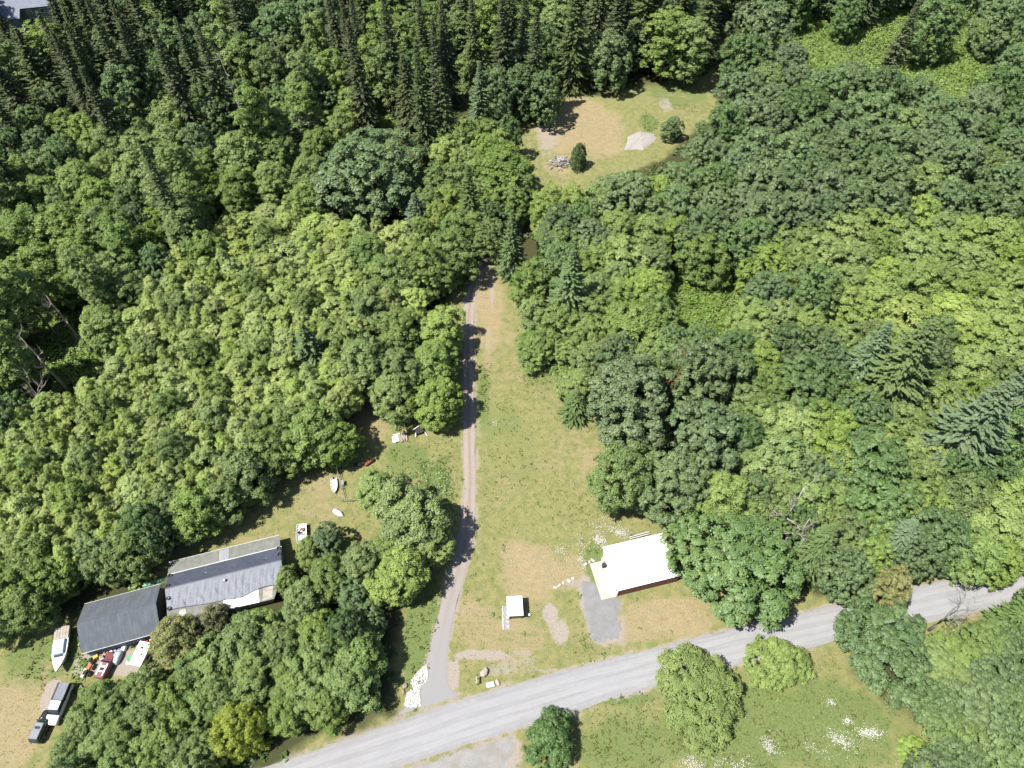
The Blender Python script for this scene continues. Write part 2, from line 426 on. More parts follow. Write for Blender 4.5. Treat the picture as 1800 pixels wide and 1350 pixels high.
a2 -61.7 92.9 1.6 0.72 0.92 alders <middle central
a1 -48.5 68.1 0.8 0.95 1.03 alders <lower right
a1 -64.2 116.3 2.5 0.77 1.01 alders <upper central
a3 -53.2 76.5 0.2 0.78 0.83 alders <middle central
a2 -86.1 73.8 5.4 0.68 0.83 alders <middle left
a3 -87.7 42.1 3.7 0.66 0.85 alders -
a1 -80.9 49.4 5.1 0.76 0.94 alders <lower left
a2 -88.9 74.3 3.8 0.75 0.83 alders >3left edge's middle
a2 -57.9 95.3 4.2 0.89 0.80 alders <middle central
a0 -49.8 85.9 3.1 0.85 0.92 alders <middle right
a3 -73.0 51.0 5.5 0.86 0.93 alders <lower left
a0 -70.9 60.5 1.4 0.88 0.91 alders <lower left
a2 -76.3 60.9 5.8 0.65 0.87 alders <lower left
a0 -56.6 82.1 0.6 0.77 1.01 alders <middle central
a1 -77.2 107.7 5.5 1.01 0.99 alders <upper central
a0 -66.1 82.3 5.9 0.97 0.95 alders <middle central
a1 -62.3 71.8 3.2 0.71 0.86 alders <lower central
a3 -71.3 112.4 4.8 1.13 1.02 alders <upper central
a2 -43.9 84.3 3.5 0.77 0.85 alders <middle right
a1 -39.7 105.9 4.0 1.03 0.97 alders <upper right
a3 -73.6 99.5 1.7 1.00 0.83 alders <upper central
a2 -70.6 56.1 1.4 0.65 1.03 alders <lower left
a1 -46.5 104.0 2.7 0.85 0.92 alders <upper right
a3 -47.7 76.4 0.5 0.95 0.82 alders <middle right
a0 -76.1 54.5 4.3 0.89 1.01 alders <lower left
a2 -89.7 60.7 1.7 0.80 0.80 alders <lower left
a3 -41.7 76.7 4.4 0.81 0.94 alders >3white rowing boat
a3 -52.0 78.5 1.5 0.85 0.82 alders <middle right
a0 -62.4 114.8 5.7 1.14 0.86 alders <upper central
a2 -64.5 87.6 3.7 0.73 0.99 alders <middle central
a2 -72.6 106.2 6.1 0.74 0.94 alders <upper central
a2 -69.0 95.2 1.6 0.75 0.87 alders <middle central
a0 -45.4 111.7 2.7 0.90 0.91 alders <upper right
a2 -22.2 121.8 5.2 1.12 0.93 alders >1small blue-green fir
a3 -32.5 123.6 0.3 0.84 0.91 alders <upper right
a1 -83.8 65.6 2.3 0.66 1.01 alders <lower left
a3 -87.2 61.5 1.0 0.81 0.93 alders <lower left
a0 -87.3 66.2 4.5 0.79 0.99 alders <lower left
a0 -67.7 97.8 5.4 0.72 1.03 alders <upper central
a0 -24.8 120.5 0.5 0.84 0.89 alders >3small blue-green fir
a2 -61.3 64.5 0.7 0.67 0.88 alders <lower central
a0 -47.5 73.0 0.2 0.69 1.02 alders <middle right
a1 -83.3 47.4 2.5 0.55 0.81 alders <lower left
a0 -53.2 60.6 1.1 0.92 0.99 alders >0tarped roof
a0 -78.1 105.8 5.4 0.74 0.82 alders <upper central
a2 -73.5 101.7 0.9 0.73 0.99 alders <upper central
a2 -86.6 53.7 4.5 0.80 0.97 alders <lower left
a0 -89.3 71.5 4.5 0.85 0.94 alders >3low dead tree
a3 -58.4 104.2 1.1 1.06 0.88 alders <upper central
a1 -35.1 103.2 1.9 0.80 1.00 alders <upper right
a1 -62.7 98.3 0.5 0.70 1.03 alders <upper central
a2 -78.9 49.4 1.9 0.70 0.82 alders <lower left
a1 -78.3 79.5 5.0 0.71 0.84 alders <middle left
a2 -75.8 71.2 0.4 0.63 0.81 alders <lower left
a3 -77.9 65.1 2.0 0.77 1.04 alders <lower left
a1 -85.3 43.6 4.6 0.84 0.81 alders <lower left
a0 -86.2 71.1 6.2 0.75 1.00 alders <middle left
a0 -93.8 70.3 4.5 0.62 0.91 alders >2left edge's middle
a0 -64.3 56.3 3.4 0.85 0.80 alders <lower central
a1 -78.7 56.3 2.8 0.73 1.01 alders <lower left
a3 -71.2 85.0 4.8 0.99 0.90 alders <middle central
a0 -37.4 99.2 3.2 0.78 0.81 alders <upper right
a0 -87.5 57.2 4.8 0.59 0.90 alders <lower left
a0 -65.2 111.5 4.8 0.77 0.97 alders <upper central
a2 -84.4 49.8 0.9 0.76 0.85 alders <lower left
a0 -34.8 100.8 6.2 0.83 0.91 alders <upper right
a1 -51.4 61.7 3.5 0.61 0.97 alders >2tarped roof
a3 -76.9 68.4 1.8 0.72 0.82 alders <lower left
a1 -55.9 69.3 2.9 0.87 0.93 alders <lower central
a1 -65.6 98.0 4.8 0.99 0.88 alders <middle central
a2 -33.2 84.9 1.1 0.79 0.98 alders >3lumber pile
a0 -73.7 60.3 1.8 0.58 1.01 alders <lower left
a0 -38.3 120.2 3.5 0.99 0.99 alders <upper right
a3 -76.0 52.6 1.4 0.64 0.87 alders <lower left
a0 -36.0 87.8 0.2 1.01 0.97 alders >1dark sparse fir
a2 -43.2 116.2 5.9 0.99 0.94 alders <upper right
a2 -47.5 122.8 3.3 1.16 0.94 alders <upper right
a3 -57.5 60.1 0.8 0.76 0.89 alders >1tarped roof
a3 -53.7 103.6 3.5 1.02 1.02 alders <upper right
a3 -33.9 78.4 4.2 0.86 0.97 alders >1white rowing boat
a1 -84.6 59.2 1.9 0.59 0.83 alders <lower left
a3 -83.6 57.3 6.1 0.58 0.81 alders <lower left
a2 -71.5 73.3 1.4 0.86 1.03 alders <middle left
a3 -26.6 117.7 0.3 0.88 1.02 alders <upper right
a3 -70.0 67.8 2.4 0.74 0.96 alders <lower left
a3 -64.9 66.5 5.9 0.65 1.04 alders <lower central
a1 -52.5 110.6 4.7 0.77 1.02 alders <upper right
a1 -49.3 79.9 2.3 0.86 0.88 alders <middle right
a3 -66.5 52.4 3.0 0.68 0.85 alders >3barn roof
a3 -81.0 52.0 4.6 0.82 0.98 alders <lower left
a1 -77.7 51.1 2.0 0.69 0.94 alders <lower left
a0 -46.5 116.8 1.0 0.88 0.88 alders <upper right
a2 -67.6 77.5 0.9 0.66 1.00 alders <middle central
a3 -50.9 66.9 4.8 0.63 0.95 alders <lower central
a2 -58.9 81.1 6.2 0.65 0.99 alders <middle central
a3 -74.7 113.1 6.1 0.80 0.99 alders <upper central
a1 -76.8 93.4 2.0 0.96 0.93 alders <middle left
a3 -58.0 79.8 3.2 0.66 0.82 alders <middle central
a0 -54.9 94.1 4.5 0.94 0.79 alders <middle right
a2 -63.9 59.2 1.8 0.71 0.92 alders <lower central
a0 -57.0 63.4 0.3 0.62 0.97 alders <lower central
a0 -51.8 103.0 6.0 0.71 0.82 alders <upper right
a0 -85.3 69.0 2.8 0.70 0.81 alders <lower left
a2 -73.3 53.5 6.2 0.66 0.93 alders <lower left
a0 -59.7 109.4 1.7 0.87 1.02 alders <upper central
a0 -72.6 82.6 4.0 0.66 1.01 alders <middle central
a2 -58.7 116.3 5.7 0.85 0.85 alders <upper right
a1 -48.1 111.0 4.1 0.73 0.85 alders <upper right
a0 -60.2 58.2 1.5 0.81 1.02 alders >3tarped roof
a1 -70.7 96.2 5.1 0.76 0.94 alders <middle central
a2 -55.6 102.3 5.5 0.90 0.84 alders <upper right
a0 -51.0 75.7 6.2 0.68 0.83 alders <middle right
a2 -42.1 130.6 1.4 0.90 0.81 alders >2largest dark maple
a2 -78.4 74.1 1.4 0.66 0.83 alders <middle left
a3 -57.7 71.3 4.1 0.84 1.00 alders <middle central
a2 -89.0 51.6 4.5 0.68 0.82 alders -
a2 -31.3 127.5 1.7 0.81 0.94 alders >1largest dark maple
a2 -72.3 69.7 5.0 0.84 0.95 alders <lower left
a2 -81.6 62.9 4.9 0.70 0.93 alders <lower left
a0 -64.6 126.0 3.9 1.04 0.84 alders <upper central
a2 -90.9 66.2 3.2 0.79 0.87 alders <lower left
a2 -49.2 92.9 2.6 0.70 1.03 alders <middle right
a1 -63.4 69.9 5.8 0.63 0.96 alders <lower central
a0 -39.1 95.7 4.9 0.91 0.81 alders >3dark sparse fir
a2 -52.2 68.3 1.7 0.71 1.02 alders <lower central
a2 -58.3 68.2 0.8 0.63 0.93 alders <lower central
a3 -88.1 45.8 2.8 0.67 0.95 alders -
a3 -83.5 72.3 0.6 0.63 0.84 alders <middle left
a3 -78.1 91.8 2.5 0.67 1.00 alders <middle left
a3 -52.7 64.6 1.5 0.62 0.83 alders <lower central
a0 -64.8 54.3 3.3 0.69 0.96 alders <lower left
a0 -50.6 132.0 5.7 0.94 0.93 alders <upper right
a3 -79.0 82.8 5.0 0.77 0.92 alders <middle left
a3 -86.5 49.6 4.0 0.79 0.89 alders <lower left
a2 -21.0 111.1 3.4 1.02 0.83 alders >2driveway bend
a2 -69.0 65.2 4.1 0.78 1.02 alders <lower left
a0 -88.9 62.7 3.5 0.67 0.98 alders <lower left
a0 -86.6 59.2 1.5 0.59 0.84 alders <lower left
a2 -73.8 86.4 4.8 0.94 1.03 alders <middle central
a0 -83.6 77.8 1.2 0.65 0.98 alders >2leaning bare snag
a0 -37.8 80.5 3.7 1.01 0.97 alders <middle right
a2 -31.5 83.8 0.6 0.89 0.88 alders >1lumber pile
a0 -80.8 75.2 5.3 0.84 0.88 alders <middle left
a1 -38.8 78.3 4.0 0.85 0.93 alders >2white rowing boat
a1 -35.5 113.4 3.4 1.02 0.88 alders <upper right
a2 -71.4 52.1 0.2 0.58 0.90 alders <lower left
a3 -71.0 78.3 3.5 0.67 0.90 alders <middle central
a3 -81.3 60.3 1.5 0.74 1.01 alders <lower left
a1 -61.4 84.4 6.0 0.94 0.84 alders <middle central
a3 -64.2 65.8 1.5 0.73 0.82 alders <lower central
a3 -68.4 67.6 3.6 0.83 0.79 alders <lower central
a3 -45.0 123.9 2.1 0.75 0.98 alders <upper right
a3 -35.5 127.5 5.7 0.92 1.04 alders >0largest dark maple
a0 -32.3 97.3 1.6 1.01 0.90 alders <middle right
a2 -24.0 116.9 3.1 0.93 0.80 alders >3driveway bend
a1 -63.6 86.0 3.9 0.86 0.89 alders <middle central
a1 -83.4 45.6 0.5 0.57 0.91 alders <lower left
a3 -90.2 57.9 0.2 0.60 0.96 alders <lower left
a3 -66.1 128.5 5.9 0.77 0.97 alders <upper central
a1 -79.6 68.7 5.8 0.61 0.90 alders <lower left
a1 -69.0 88.5 0.2 0.66 1.00 alders <middle central
a0 -55.1 76.6 3.3 0.90 1.00 alders <middle central
a3 -91.6 74.3 5.9 0.67 1.00 alders >3leaning bare snag
a1 -53.2 132.6 4.0 0.90 0.97 alders <upper right
a2 -65.4 120.7 3.5 0.91 0.89 alders <upper central
a2 -30.6 112.9 0.7 0.89 0.90 alders <upper right
a2 -50.2 105.1 0.2 0.76 0.83 alders <upper right
a1 -18.9 120.0 0.8 0.79 0.97 alders >2small blue-green fir
a3 -75.6 105.5 2.3 0.73 0.84 alders <upper central
y3 88.8 127.7 3.2 1.07 1.02 ralders <upper central
g1 98.8 106.8 2.5 1.14 1.07 ralders -
y0 112.3 101.3 4.2 1.05 1.01 ralders -
y1 73.9 110.5 5.6 1.00 0.98 ralders >2grey-blue fir
y3 113.7 109.8 5.4 1.16 1.09 ralders -
y2 56.6 115.1 3.9 1.21 1.12 ralders >1bramble gap
y3 63.3 115.0 4.0 1.15 1.08 ralders <middle left
y0 99.9 88.7 2.2 1.18 1.10 ralders >0great grey-green fir
y1 82.0 129.2 3.0 1.08 1.03 ralders <upper central
y2 104.1 124.5 1.0 1.17 1.09 ralders <upper central
y2 107.9 109.9 2.4 1.09 1.04 ralders <middle right
y3 109.8 122.4 1.4 1.33 1.20 ralders <upper right
y0 95.8 130.2 0.2 1.24 1.14 ralders <upper central
a2 83.4 100.1 0.3 2.16 1.04 ralders >0great green fir
y3 101.4 114.9 5.3 1.17 1.09 ralders <middle right
y2 90.7 110.1 0.6 1.20 1.11 ralders <middle central
a3 93.0 103.1 4.2 1.92 0.95 ralders >1great green fir
y0 75.0 123.9 4.4 1.30 1.17 ralders <upper left
y1 76.9 104.5 0.7 1.09 1.04 ralders >0great green fir
y2 69.4 116.7 2.7 1.31 1.18 ralders <upper left
y2 84.6 108.7 5.4 1.22 1.12 ralders >3great green fir
y1 102.4 102.8 5.2 1.06 1.02 ralders <lower right
a3 95.0 98.9 3.8 2.03 0.91 ralders >2great green fir
y3 123.5 128.7 5.5 1.27 1.15 ralders -
y0 70.1 102.9 4.0 1.16 1.09 ralders >1great green fir
y0 60.7 121.5 3.0 1.05 1.01 ralders >3bramble gap
y0 89.6 117.7 3.8 1.28 1.16 ralders <upper central
y1 97.7 119.2 4.9 1.17 1.09 ralders <upper central
y1 81.2 111.8 3.1 1.07 1.03 ralders <middle central
g3 83.1 120.4 4.7 1.08 1.03 ralders -
y1 100.2 95.1 5.7 1.20 1.11 ralders <lower right
y3 112.4 116.7 3.6 1.24 1.13 ralders <middle right
a2 122.3 121.1 4.9 1.88 0.79 ralders -
y2 107.6 102.6 3.3 1.00 0.98 ralders <lower right
y0 105.8 88.5 2.8 1.09 1.04 ralders -
y3 55.8 100.1 4.3 1.05 1.01 ralders >2bramble gap
a1 110.2 94.7 4.6 1.84 0.83 ralders -
y2 76.2 115.8 0.7 1.14 1.07 ralders <middle left
g1 66.3 121.9 0.3 1.12 1.06 ralders -
g3 99.1 126.6 5.5 1.13 1.07 ralders -
g3 118.2 125.0 4.6 1.09 1.04 ralders -
y2 106.2 95.6 4.3 0.97 0.96 ralders <lower right
y1 95.7 94.1 6.3 1.00 0.98 ralders >2great green fir
y2 51.2 100.5 5.2 0.98 0.97 ralders >0bramble gap
d0 87.5 132.2 5.0 0.96 0.97 upright <lower right
d2 67.7 165.0 6.2 0.93 0.95 upright <middle left
m2 75.4 168.0 4.3 1.19 1.14 upright <middle left
d2 55.4 145.7 4.8 0.86 0.91 upright >3gravel heap
m1 120.9 159.2 3.4 0.88 0.96 upright <middle right
m3 129.1 162.2 1.8 0.94 0.99 upright >1white hut
d2 79.5 151.7 2.2 0.96 0.96 upright <middle central
d1 123.7 170.5 0.9 1.06 1.02 upright >0white hut
m1 108.5 146.4 5.5 1.09 1.09 upright <lower right
d2 68.8 150.7 0.8 1.06 1.02 upright <middle central
d0 73.0 135.9 3.3 1.03 1.01 upright <lower central
m2 85.2 178.6 3.3 1.03 1.05 upright <middle central
d1 47.8 133.5 2.9 0.81 0.88 upright >2gravel heap
d1 65.9 139.2 0.4 1.04 1.01 upright <lower central
m1 87.4 148.9 2.1 0.91 0.98 upright <middle central
d0 109.4 176.3 5.2 1.01 0.99 upright <upper right
d2 128.3 139.3 3.0 1.04 1.01 upright -
m2 44.2 124.3 0.5 0.86 0.95 upright >0bramble gap
m2 118.9 140.7 5.1 0.83 0.93 upright <lower right
d0 93.5 164.9 4.7 1.18 1.09 upright <upper right
g1 101.2 140.8 4.9 1.38 1.22 upright -
d2 84.6 165.8 1.4 0.90 0.93 upright <upper central
d2 129.4 149.2 3.8 0.94 0.96 upright >1white hut
d3 110.1 165.8 2.8 1.14 1.06 upright >3white hut
d3 136.2 160.6 0.2 1.11 1.05 upright -
d0 79.6 134.1 5.0 0.88 0.92 upright <lower central
d0 60.1 151.3 3.3 1.09 1.04 upright <middle left
d2 90.6 141.2 3.3 1.08 1.03 upright <lower right
m3 40.1 141.0 3.9 0.85 0.94 upright >0gravel heap
d2 57.8 127.6 1.2 1.03 1.00 upright >2bramble gap
d1 94.8 153.5 5.1 1.09 1.04 upright <middle right
d0 104.0 150.7 4.0 0.85 0.91 upright <middle right
d0 108.8 133.5 0.8 0.84 0.90 upright <lower right
g2 102.6 163.6 3.6 1.47 1.28 upright -
m2 99.2 176.4 5.5 1.17 1.13 upright <middle central
m0 142.6 170.1 1.6 1.15 1.12 upright -
m0 55.1 162.7 3.1 0.96 1.00 upright >1gravel heap
d1 48.6 150.9 2.3 0.94 0.96 upright >0gravel heap
d3 76.8 158.8 2.6 0.86 0.91 upright <middle central
d0 106.1 158.7 1.3 0.88 0.92 upright <middle right
m3 118.6 131.8 6.0 0.92 0.98 upright <lower right
d0 80.6 142.2 4.1 0.82 0.89 upright <lower central
d1 54.9 134.1 1.3 0.80 0.88 upright >3bramble gap
d3 38.8 132.0 3.4 0.93 0.95 upright >1gravel heap
m2 49.0 140.3 5.5 0.87 0.95 upright >2gravel heap
d1 65.9 130.5 5.5 0.85 0.91 upright <lower central
g2 117.3 148.8 2.5 1.34 1.20 upright >0white hut
d0 58.7 139.6 5.9 0.97 0.97 upright <lower left
g3 71.3 185.3 1.9 1.42 1.25 upright >0small clearing tree
d0 112.6 158.0 2.6 1.10 1.04 upright >2white hut
d3 92.9 182.9 5.5 1.03 1.01 upright <upper central
d0 61.6 167.4 0.3 0.99 0.98 upright >1small clearing tree
m3 72.9 145.4 0.0 0.83 0.93 upright <lower central
m3 71.2 128.8 1.3 0.82 0.92 upright <lower central
d1 78.0 183.5 6.1 0.93 0.95 upright <upper central
m1 102.6 134.0 0.4 0.85 0.94 upright <lower central
d2 86.3 156.4 1.1 1.01 0.99 upright <middle right
m2 125.7 153.1 2.9 0.92 0.98 upright >3white hut
d2 69.8 174.3 0.2 0.91 0.94 upright <upper left
g2 42.8 65.7 5.2 0.88 0.91 right >3bleached bare tree
m0 85.5 61.8 1.0 0.57 0.78 right >2great grey-green fir
m1 81.7 87.4 3.4 0.77 0.90 right >0great green fir
y2 77.8 66.1 5.9 0.90 0.92 right >0great grey-green fir
m0 55.2 91.3 3.8 0.66 0.83 right <upper central
g0 44.3 79.6 5.0 0.90 0.92 right <middle central
m1 65.7 73.6 2.6 0.74 0.88 right >1great green fir
y1 90.2 86.1 0.4 1.11 1.06 right >3great grey-green fir
m3 41.7 68.9 5.0 0.68 0.85 right >3bleached bare tree
y1 72.9 68.0 1.6 0.88 0.91 right >1great grey-green fir
m3 48.5 52.6 0.9 0.55 0.77 right >1bleached bare tree
g2 82.0 78.5 3.4 1.08 1.03 right >3great grey-green fir
g1 74.4 74.8 6.2 0.97 0.96 right >1great green fir
g2 90.3 79.9 5.5 0.96 0.95 right >1great grey-green fir
y3 91.0 63.4 2.6 0.84 0.88 right >2great grey-green fir
g0 57.7 75.3 4.9 1.00 0.98 right >2grey-blue fir
m0 61.3 81.2 1.9 0.64 0.82 right >3great green fir
g1 93.1 76.9 4.6 0.93 0.94 right >2great grey-green fir
m2 79.5 62.2 3.1 0.65 0.83 right >0great grey-green fir
y0 77.2 92.6 1.5 0.99 0.98 right >0great green fir
g1 72.6 62.9 2.2 0.99 0.97 right <lower right
g2 95.5 85.0 3.4 0.95 0.95 right <middle right
y0 68.5 70.3 1.1 0.98 0.97 right >1great green fir
g1 57.2 58.3 5.5 0.83 0.87 right <lower central
g0 77.1 72.0 4.9 0.91 0.93 right >0great grey-green fir
g3 50.5 81.7 4.5 1.07 1.03 right <middle central
m1 53.0 61.8 1.9 0.61 0.80 right >2bleached bare tree
y0 58.2 62.9 5.9 1.00 0.98 right >2bleached bare tree
y0 53.4 53.4 5.1 0.81 0.87 right >1bleached bare tree
g0 87.9 95.8 3.1 0.99 0.98 right <middle right
g3 46.6 58.9 5.3 0.89 0.91 right >0bleached bare tree
g2 82.1 83.7 3.7 0.92 0.93 right >0great green fir
m3 44.0 84.9 5.2 0.64 0.82 right <middle left
g2 71.9 93.0 5.8 1.12 1.06 right >2great green fir
y0 42.4 55.2 5.1 0.80 0.85 right >0bleached bare tree
g0 65.0 78.9 3.2 0.95 0.95 right >3great green fir
g0 46.9 76.1 4.4 0.91 0.93 right <middle central
y2 78.5 53.5 5.6 0.87 0.90 right >2road's right end
g2 74.5 57.1 4.9 0.88 0.91 right >2half-dead roadside tree
y0 61.9 73.2 5.2 0.94 0.95 right >3great green fir
m2 63.3 86.5 2.7 0.64 0.82 right >2great green fir
y2 81.5 47.8 1.6 0.81 0.86 right >0road's right end
m1 44.7 90.2 6.0 0.69 0.85 right >3bramble gap
y0 67.0 92.9 5.8 1.00 0.98 right >2great green fir
g2 59.5 48.1 2.8 0.84 0.88 right >1half-dead roadside tree
m3 67.4 47.4 1.3 0.54 0.76 right >1road's right end
y0 61.8 52.6 4.4 0.82 0.87 right >2half-dead roadside tree
n0 -54.2 250.4 4.6 2.30 1.23 upleft -
n0 -84.3 217.1 3.8 1.66 1.34 upleft >0tall narrow cedar
n1 -123.0 245.0 2.4 2.09 1.22 upleft -
m3 -124.9 233.2 2.8 0.83 0.93 upleft >2blue house
c0 -85.7 168.9 5.1 1.15 1.17 upleft <lower right
m2 -132.0 145.9 5.5 0.69 0.85 upleft -
n0 -73.1 187.3 6.2 1.60 1.24 upleft >2tall narrow cedar
c0 -52.0 231.5 0.2 1.16 0.91 upleft <upper right
n0 -137.6 248.7 5.5 2.23 1.13 upleft -
m0 -152.1 199.1 1.0 0.81 0.92 upleft -
m2 -99.2 192.0 5.0 0.73 0.87 upleft <middle central
m3 -79.3 223.6 3.9 0.87 0.95 upleft >0tall narrow cedar
m3 -107.9 250.2 2.9 1.02 1.04 upleft -
m0 -94.4 246.6 2.0 1.07 1.07 upleft -
m3 -126.4 166.0 5.3 0.76 0.89 upleft <lower left
m3 -137.3 236.2 2.2 1.05 1.06 upleft >0blue house
m2 -150.0 180.4 6.1 0.81 0.92 upleft -
c1 -138.5 193.4 2.0 1.19 1.02 upleft >0blue house
c1 -75.6 242.4 3.3 1.40 0.91 upleft -
m1 -62.4 178.5 2.0 0.68 0.84 upleft >1largest dark maple
m0 -173.1 233.2 1.8 1.03 1.05 upleft -
g1 -67.6 206.4 2.1 1.12 1.06 upleft >0tall narrow cedar
m3 -136.9 160.3 2.6 0.80 0.91 upleft -
c1 -66.9 239.3 3.9 1.43 1.04 upleft -
c0 -102.7 161.1 0.8 1.00 0.97 upleft <lower central
n1 -134.2 201.1 1.3 2.05 1.08 upleft >0blue house
m0 -101.6 237.6 2.3 0.90 0.97 upleft <upper central
m1 -141.9 173.9 3.4 0.75 0.88 upleft -
c1 -44.6 190.9 1.0 1.03 1.01 upleft <middle right
n0 -153.4 203.4 5.0 1.77 1.23 upleft -
m0 -84.3 179.9 1.2 0.69 0.85 upleft <middle right
c1 -113.1 217.3 5.3 1.13 0.91 upleft <upper central
m2 -80.0 239.5 0.9 0.85 0.94 upleft >3tall narrow cedar
c0 -59.1 235.5 0.8 1.14 1.17 upleft -
n1 -113.4 234.7 3.0 2.05 1.16 upleft <upper central
m1 -74.0 179.1 6.0 0.76 0.89 upleft <middle right
c0 -123.7 208.3 4.1 1.15 0.93 upleft >3blue house
c1 -67.6 227.0 1.0 1.40 0.97 upleft >3tall narrow cedar
m0 -57.1 195.2 2.6 0.84 0.94 upleft <middle right
c1 -140.5 179.0 5.0 1.21 0.95 upleft -
m1 -121.1 158.2 0.5 0.66 0.83 upleft <lower left
g2 -63.8 242.3 6.0 1.32 1.19 upleft >1tall narrow cedar
c1 -131.7 215.3 5.6 1.14 0.94 upleft >2blue house
c0 -40.3 175.3 4.1 1.12 1.11 upleft >0largest dark maple
c1 -111.7 240.3 6.1 1.19 1.14 upleft -
c1 -122.6 142.3 3.0 1.00 1.07 upleft <lower left
c0 -77.3 174.1 5.5 1.06 1.19 upleft >0tall narrow cedar
c0 -128.3 160.7 2.5 0.92 0.96 upleft <lower left
m3 -51.8 180.5 3.0 0.75 0.88 upleft >0largest dark maple
c1 -149.6 186.5 4.3 1.22 1.02 upleft -
n1 -136.8 184.2 6.1 1.47 1.34 upleft >1blue house
c0 -112.7 179.6 5.1 1.04 1.01 upleft <lower central
c0 -105.0 180.4 1.6 0.97 1.19 upleft <middle central
c1 -84.3 243.6 2.0 1.26 1.04 upleft -
m2 -119.0 205.0 2.7 0.89 0.97 upleft >1blue house
m3 -147.5 251.9 0.2 0.83 0.93 upleft -
c0 -115.7 175.9 5.7 1.04 1.16 upleft <middle left
m0 -167.2 220.1 0.4 0.82 0.92 upleft -
m3 -138.8 154.7 2.8 0.63 0.82 upleft -
g1 -128.1 135.2 4.2 1.14 1.07 upleft -
m1 -88.0 129.7 0.3 0.59 0.79 upleft <lower central
n1 -81.0 143.2 3.8 1.21 1.11 upleft <middle central
n1 -83.2 137.0 1.2 1.20 1.07 upleft <middle central
n1 -98.9 87.0 4.2 1.28 1.12 upleft >0leaning bare snag
g0 -84.4 124.2 6.3 0.89 0.92 upleft <lower right
n0 -54.9 170.3 4.5 1.43 1.08 upleft >0largest dark maple
n1 -114.4 114.1 2.4 1.25 1.13 upleft -
g1 -122.6 126.7 3.5 1.09 1.04 upleft -
g2 -114.7 113.1 5.8 0.76 0.83 upleft >3leaning bare snag
g1 -117.7 110.3 0.3 0.77 0.84 upleft -
g1 -103.0 80.3 2.3 0.87 0.90 upleft -
n1 -86.2 119.1 2.0 1.29 1.08 upleft <lower central
g0 -107.7 88.7 3.3 1.01 0.99 upleft -
g0 -102.5 175.4 5.2 0.98 0.97 upleft <upper central
g2 -108.7 98.4 5.2 1.01 0.99 upleft >0leaning bare snag
g2 -102.1 85.5 0.4 0.76 0.83 upleft >1leaning bare snag
g1 -115.0 140.5 2.7 1.09 1.04 upleft <middle left
g1 -77.0 152.9 5.6 0.93 0.94 upleft <middle right
g0 -89.0 114.3 5.4 1.04 1.01 upleft <lower central
g2 -98.5 111.7 0.8 0.74 0.82 upleft >2leaning bare snag
n0 -108.7 94.2 5.2 1.21 1.19 upleft -
n1 -90.0 147.6 3.6 1.50 1.11 upleft <middle central
n1 -74.3 131.5 0.8 1.29 1.11 upleft <lower central
g3 -120.0 138.1 2.9 0.87 0.90 upleft <middle left
m1 -90.8 136.4 0.2 0.61 0.81 upleft <lower central
m3 -112.7 152.4 0.1 0.78 0.90 upleft <lower left
g3 -102.4 150.8 0.2 0.96 0.96 upleft <middle central
g3 -102.0 75.6 0.7 0.68 0.78 upleft -
n1 -102.1 103.4 4.8 1.26 1.15 upleft >1leaning bare snag
g1 -113.5 95.4 6.2 0.69 0.79 upleft -
g0 -85.6 119.0 2.9 0.89 0.91 upleft <lower central
g3 -122.1 115.1 3.4 0.91 0.93 upleft -
g0 -109.5 137.3 4.3 0.89 0.91 upleft <lower left
g3 -98.3 180.6 1.8 0.99 0.98 upleft <upper right
n1 -119.3 133.9 0.0 1.30 1.16 upleft <lower left
g0 -96.9 163.2 0.7 1.09 1.04 upleft <upper central
n1 -74.1 123.9 1.8 1.39 1.07 upleft <lower central
n0 -88.9 107.0 2.4 1.15 1.20 upleft >3leaning bare snag
g2 -108.8 155.1 0.1 0.93 0.94 upleft <middle central
g1 -51.5 169.9 2.7 0.98 0.97 upleft >2largest dark maple
n0 -105.0 98.3 6.1 1.21 1.30 upleft >2leaning bare snag
c0 -41.9 245.8 3.9 1.42 0.98 uptop -
c0 -24.0 188.0 5.7 1.11 1.12 uptop >3bare-tipped cedar
n0 29.6 232.4 5.5 1.82 1.27 uptop <upper right
c1 -36.3 226.5 3.5 1.36 1.13 uptop <upper left
n0 -17.8 245.9 5.2 2.15 1.39 uptop -
c0 -14.0 212.0 6.0 1.29 0.98 uptop <middle central
n0 59.1 248.5 4.0 2.14 1.13 uptop -
c0 3.6 239.9 5.5 1.38 1.02 uptop -
m0 -14.5 239.2 3.2 0.87 0.95 uptop >1top edge's middle
c0 -2.5 190.5 5.8 1.12 1.17 uptop <lower central
m3 17.9 237.9 2.2 0.98 1.02 uptop >3top edge's middle
c0 -31.9 239.1 4.2 1.19 1.17 uptop -
c0 -18.6 191.8 3.7 1.11 1.01 uptop >2bare-tipped cedar
n1 66.9 242.1 0.3 2.20 1.16 uptop -
n0 38.2 239.3 4.7 2.29 1.23 uptop -
m1 -26.1 245.4 0.4 0.92 0.98 uptop -
c1 74.9 239.3 0.2 1.28 1.18 uptop -
n1 59.2 230.9 1.6 1.89 1.22 uptop <upper right
n1 -3.6 228.9 1.1 2.08 1.08 uptop >0top edge's middle
c1 -22.6 163.0 1.4 1.04 1.12 uptop >0largest dark maple
n1 45.5 203.5 5.6 1.94 1.20 uptop >0gravel heap
c0 -32.7 186.1 1.1 1.11 1.18 uptop <lower left
m1 -28.6 222.8 1.9 0.89 0.97 uptop <middle left
m1 11.4 248.7 1.8 0.92 0.99 uptop -
c1 23.8 234.4 3.9 1.18 1.02 uptop -
n0 51.8 200.5 2.6 1.63 1.17 uptop >1gravel heap
c0 -3.9 240.0 4.6 1.40 1.05 uptop -
m2 -45.9 239.0 4.2 0.87 0.96 uptop <upper left
m1 17.8 201.8 5.8 0.74 0.88 uptop <middle right
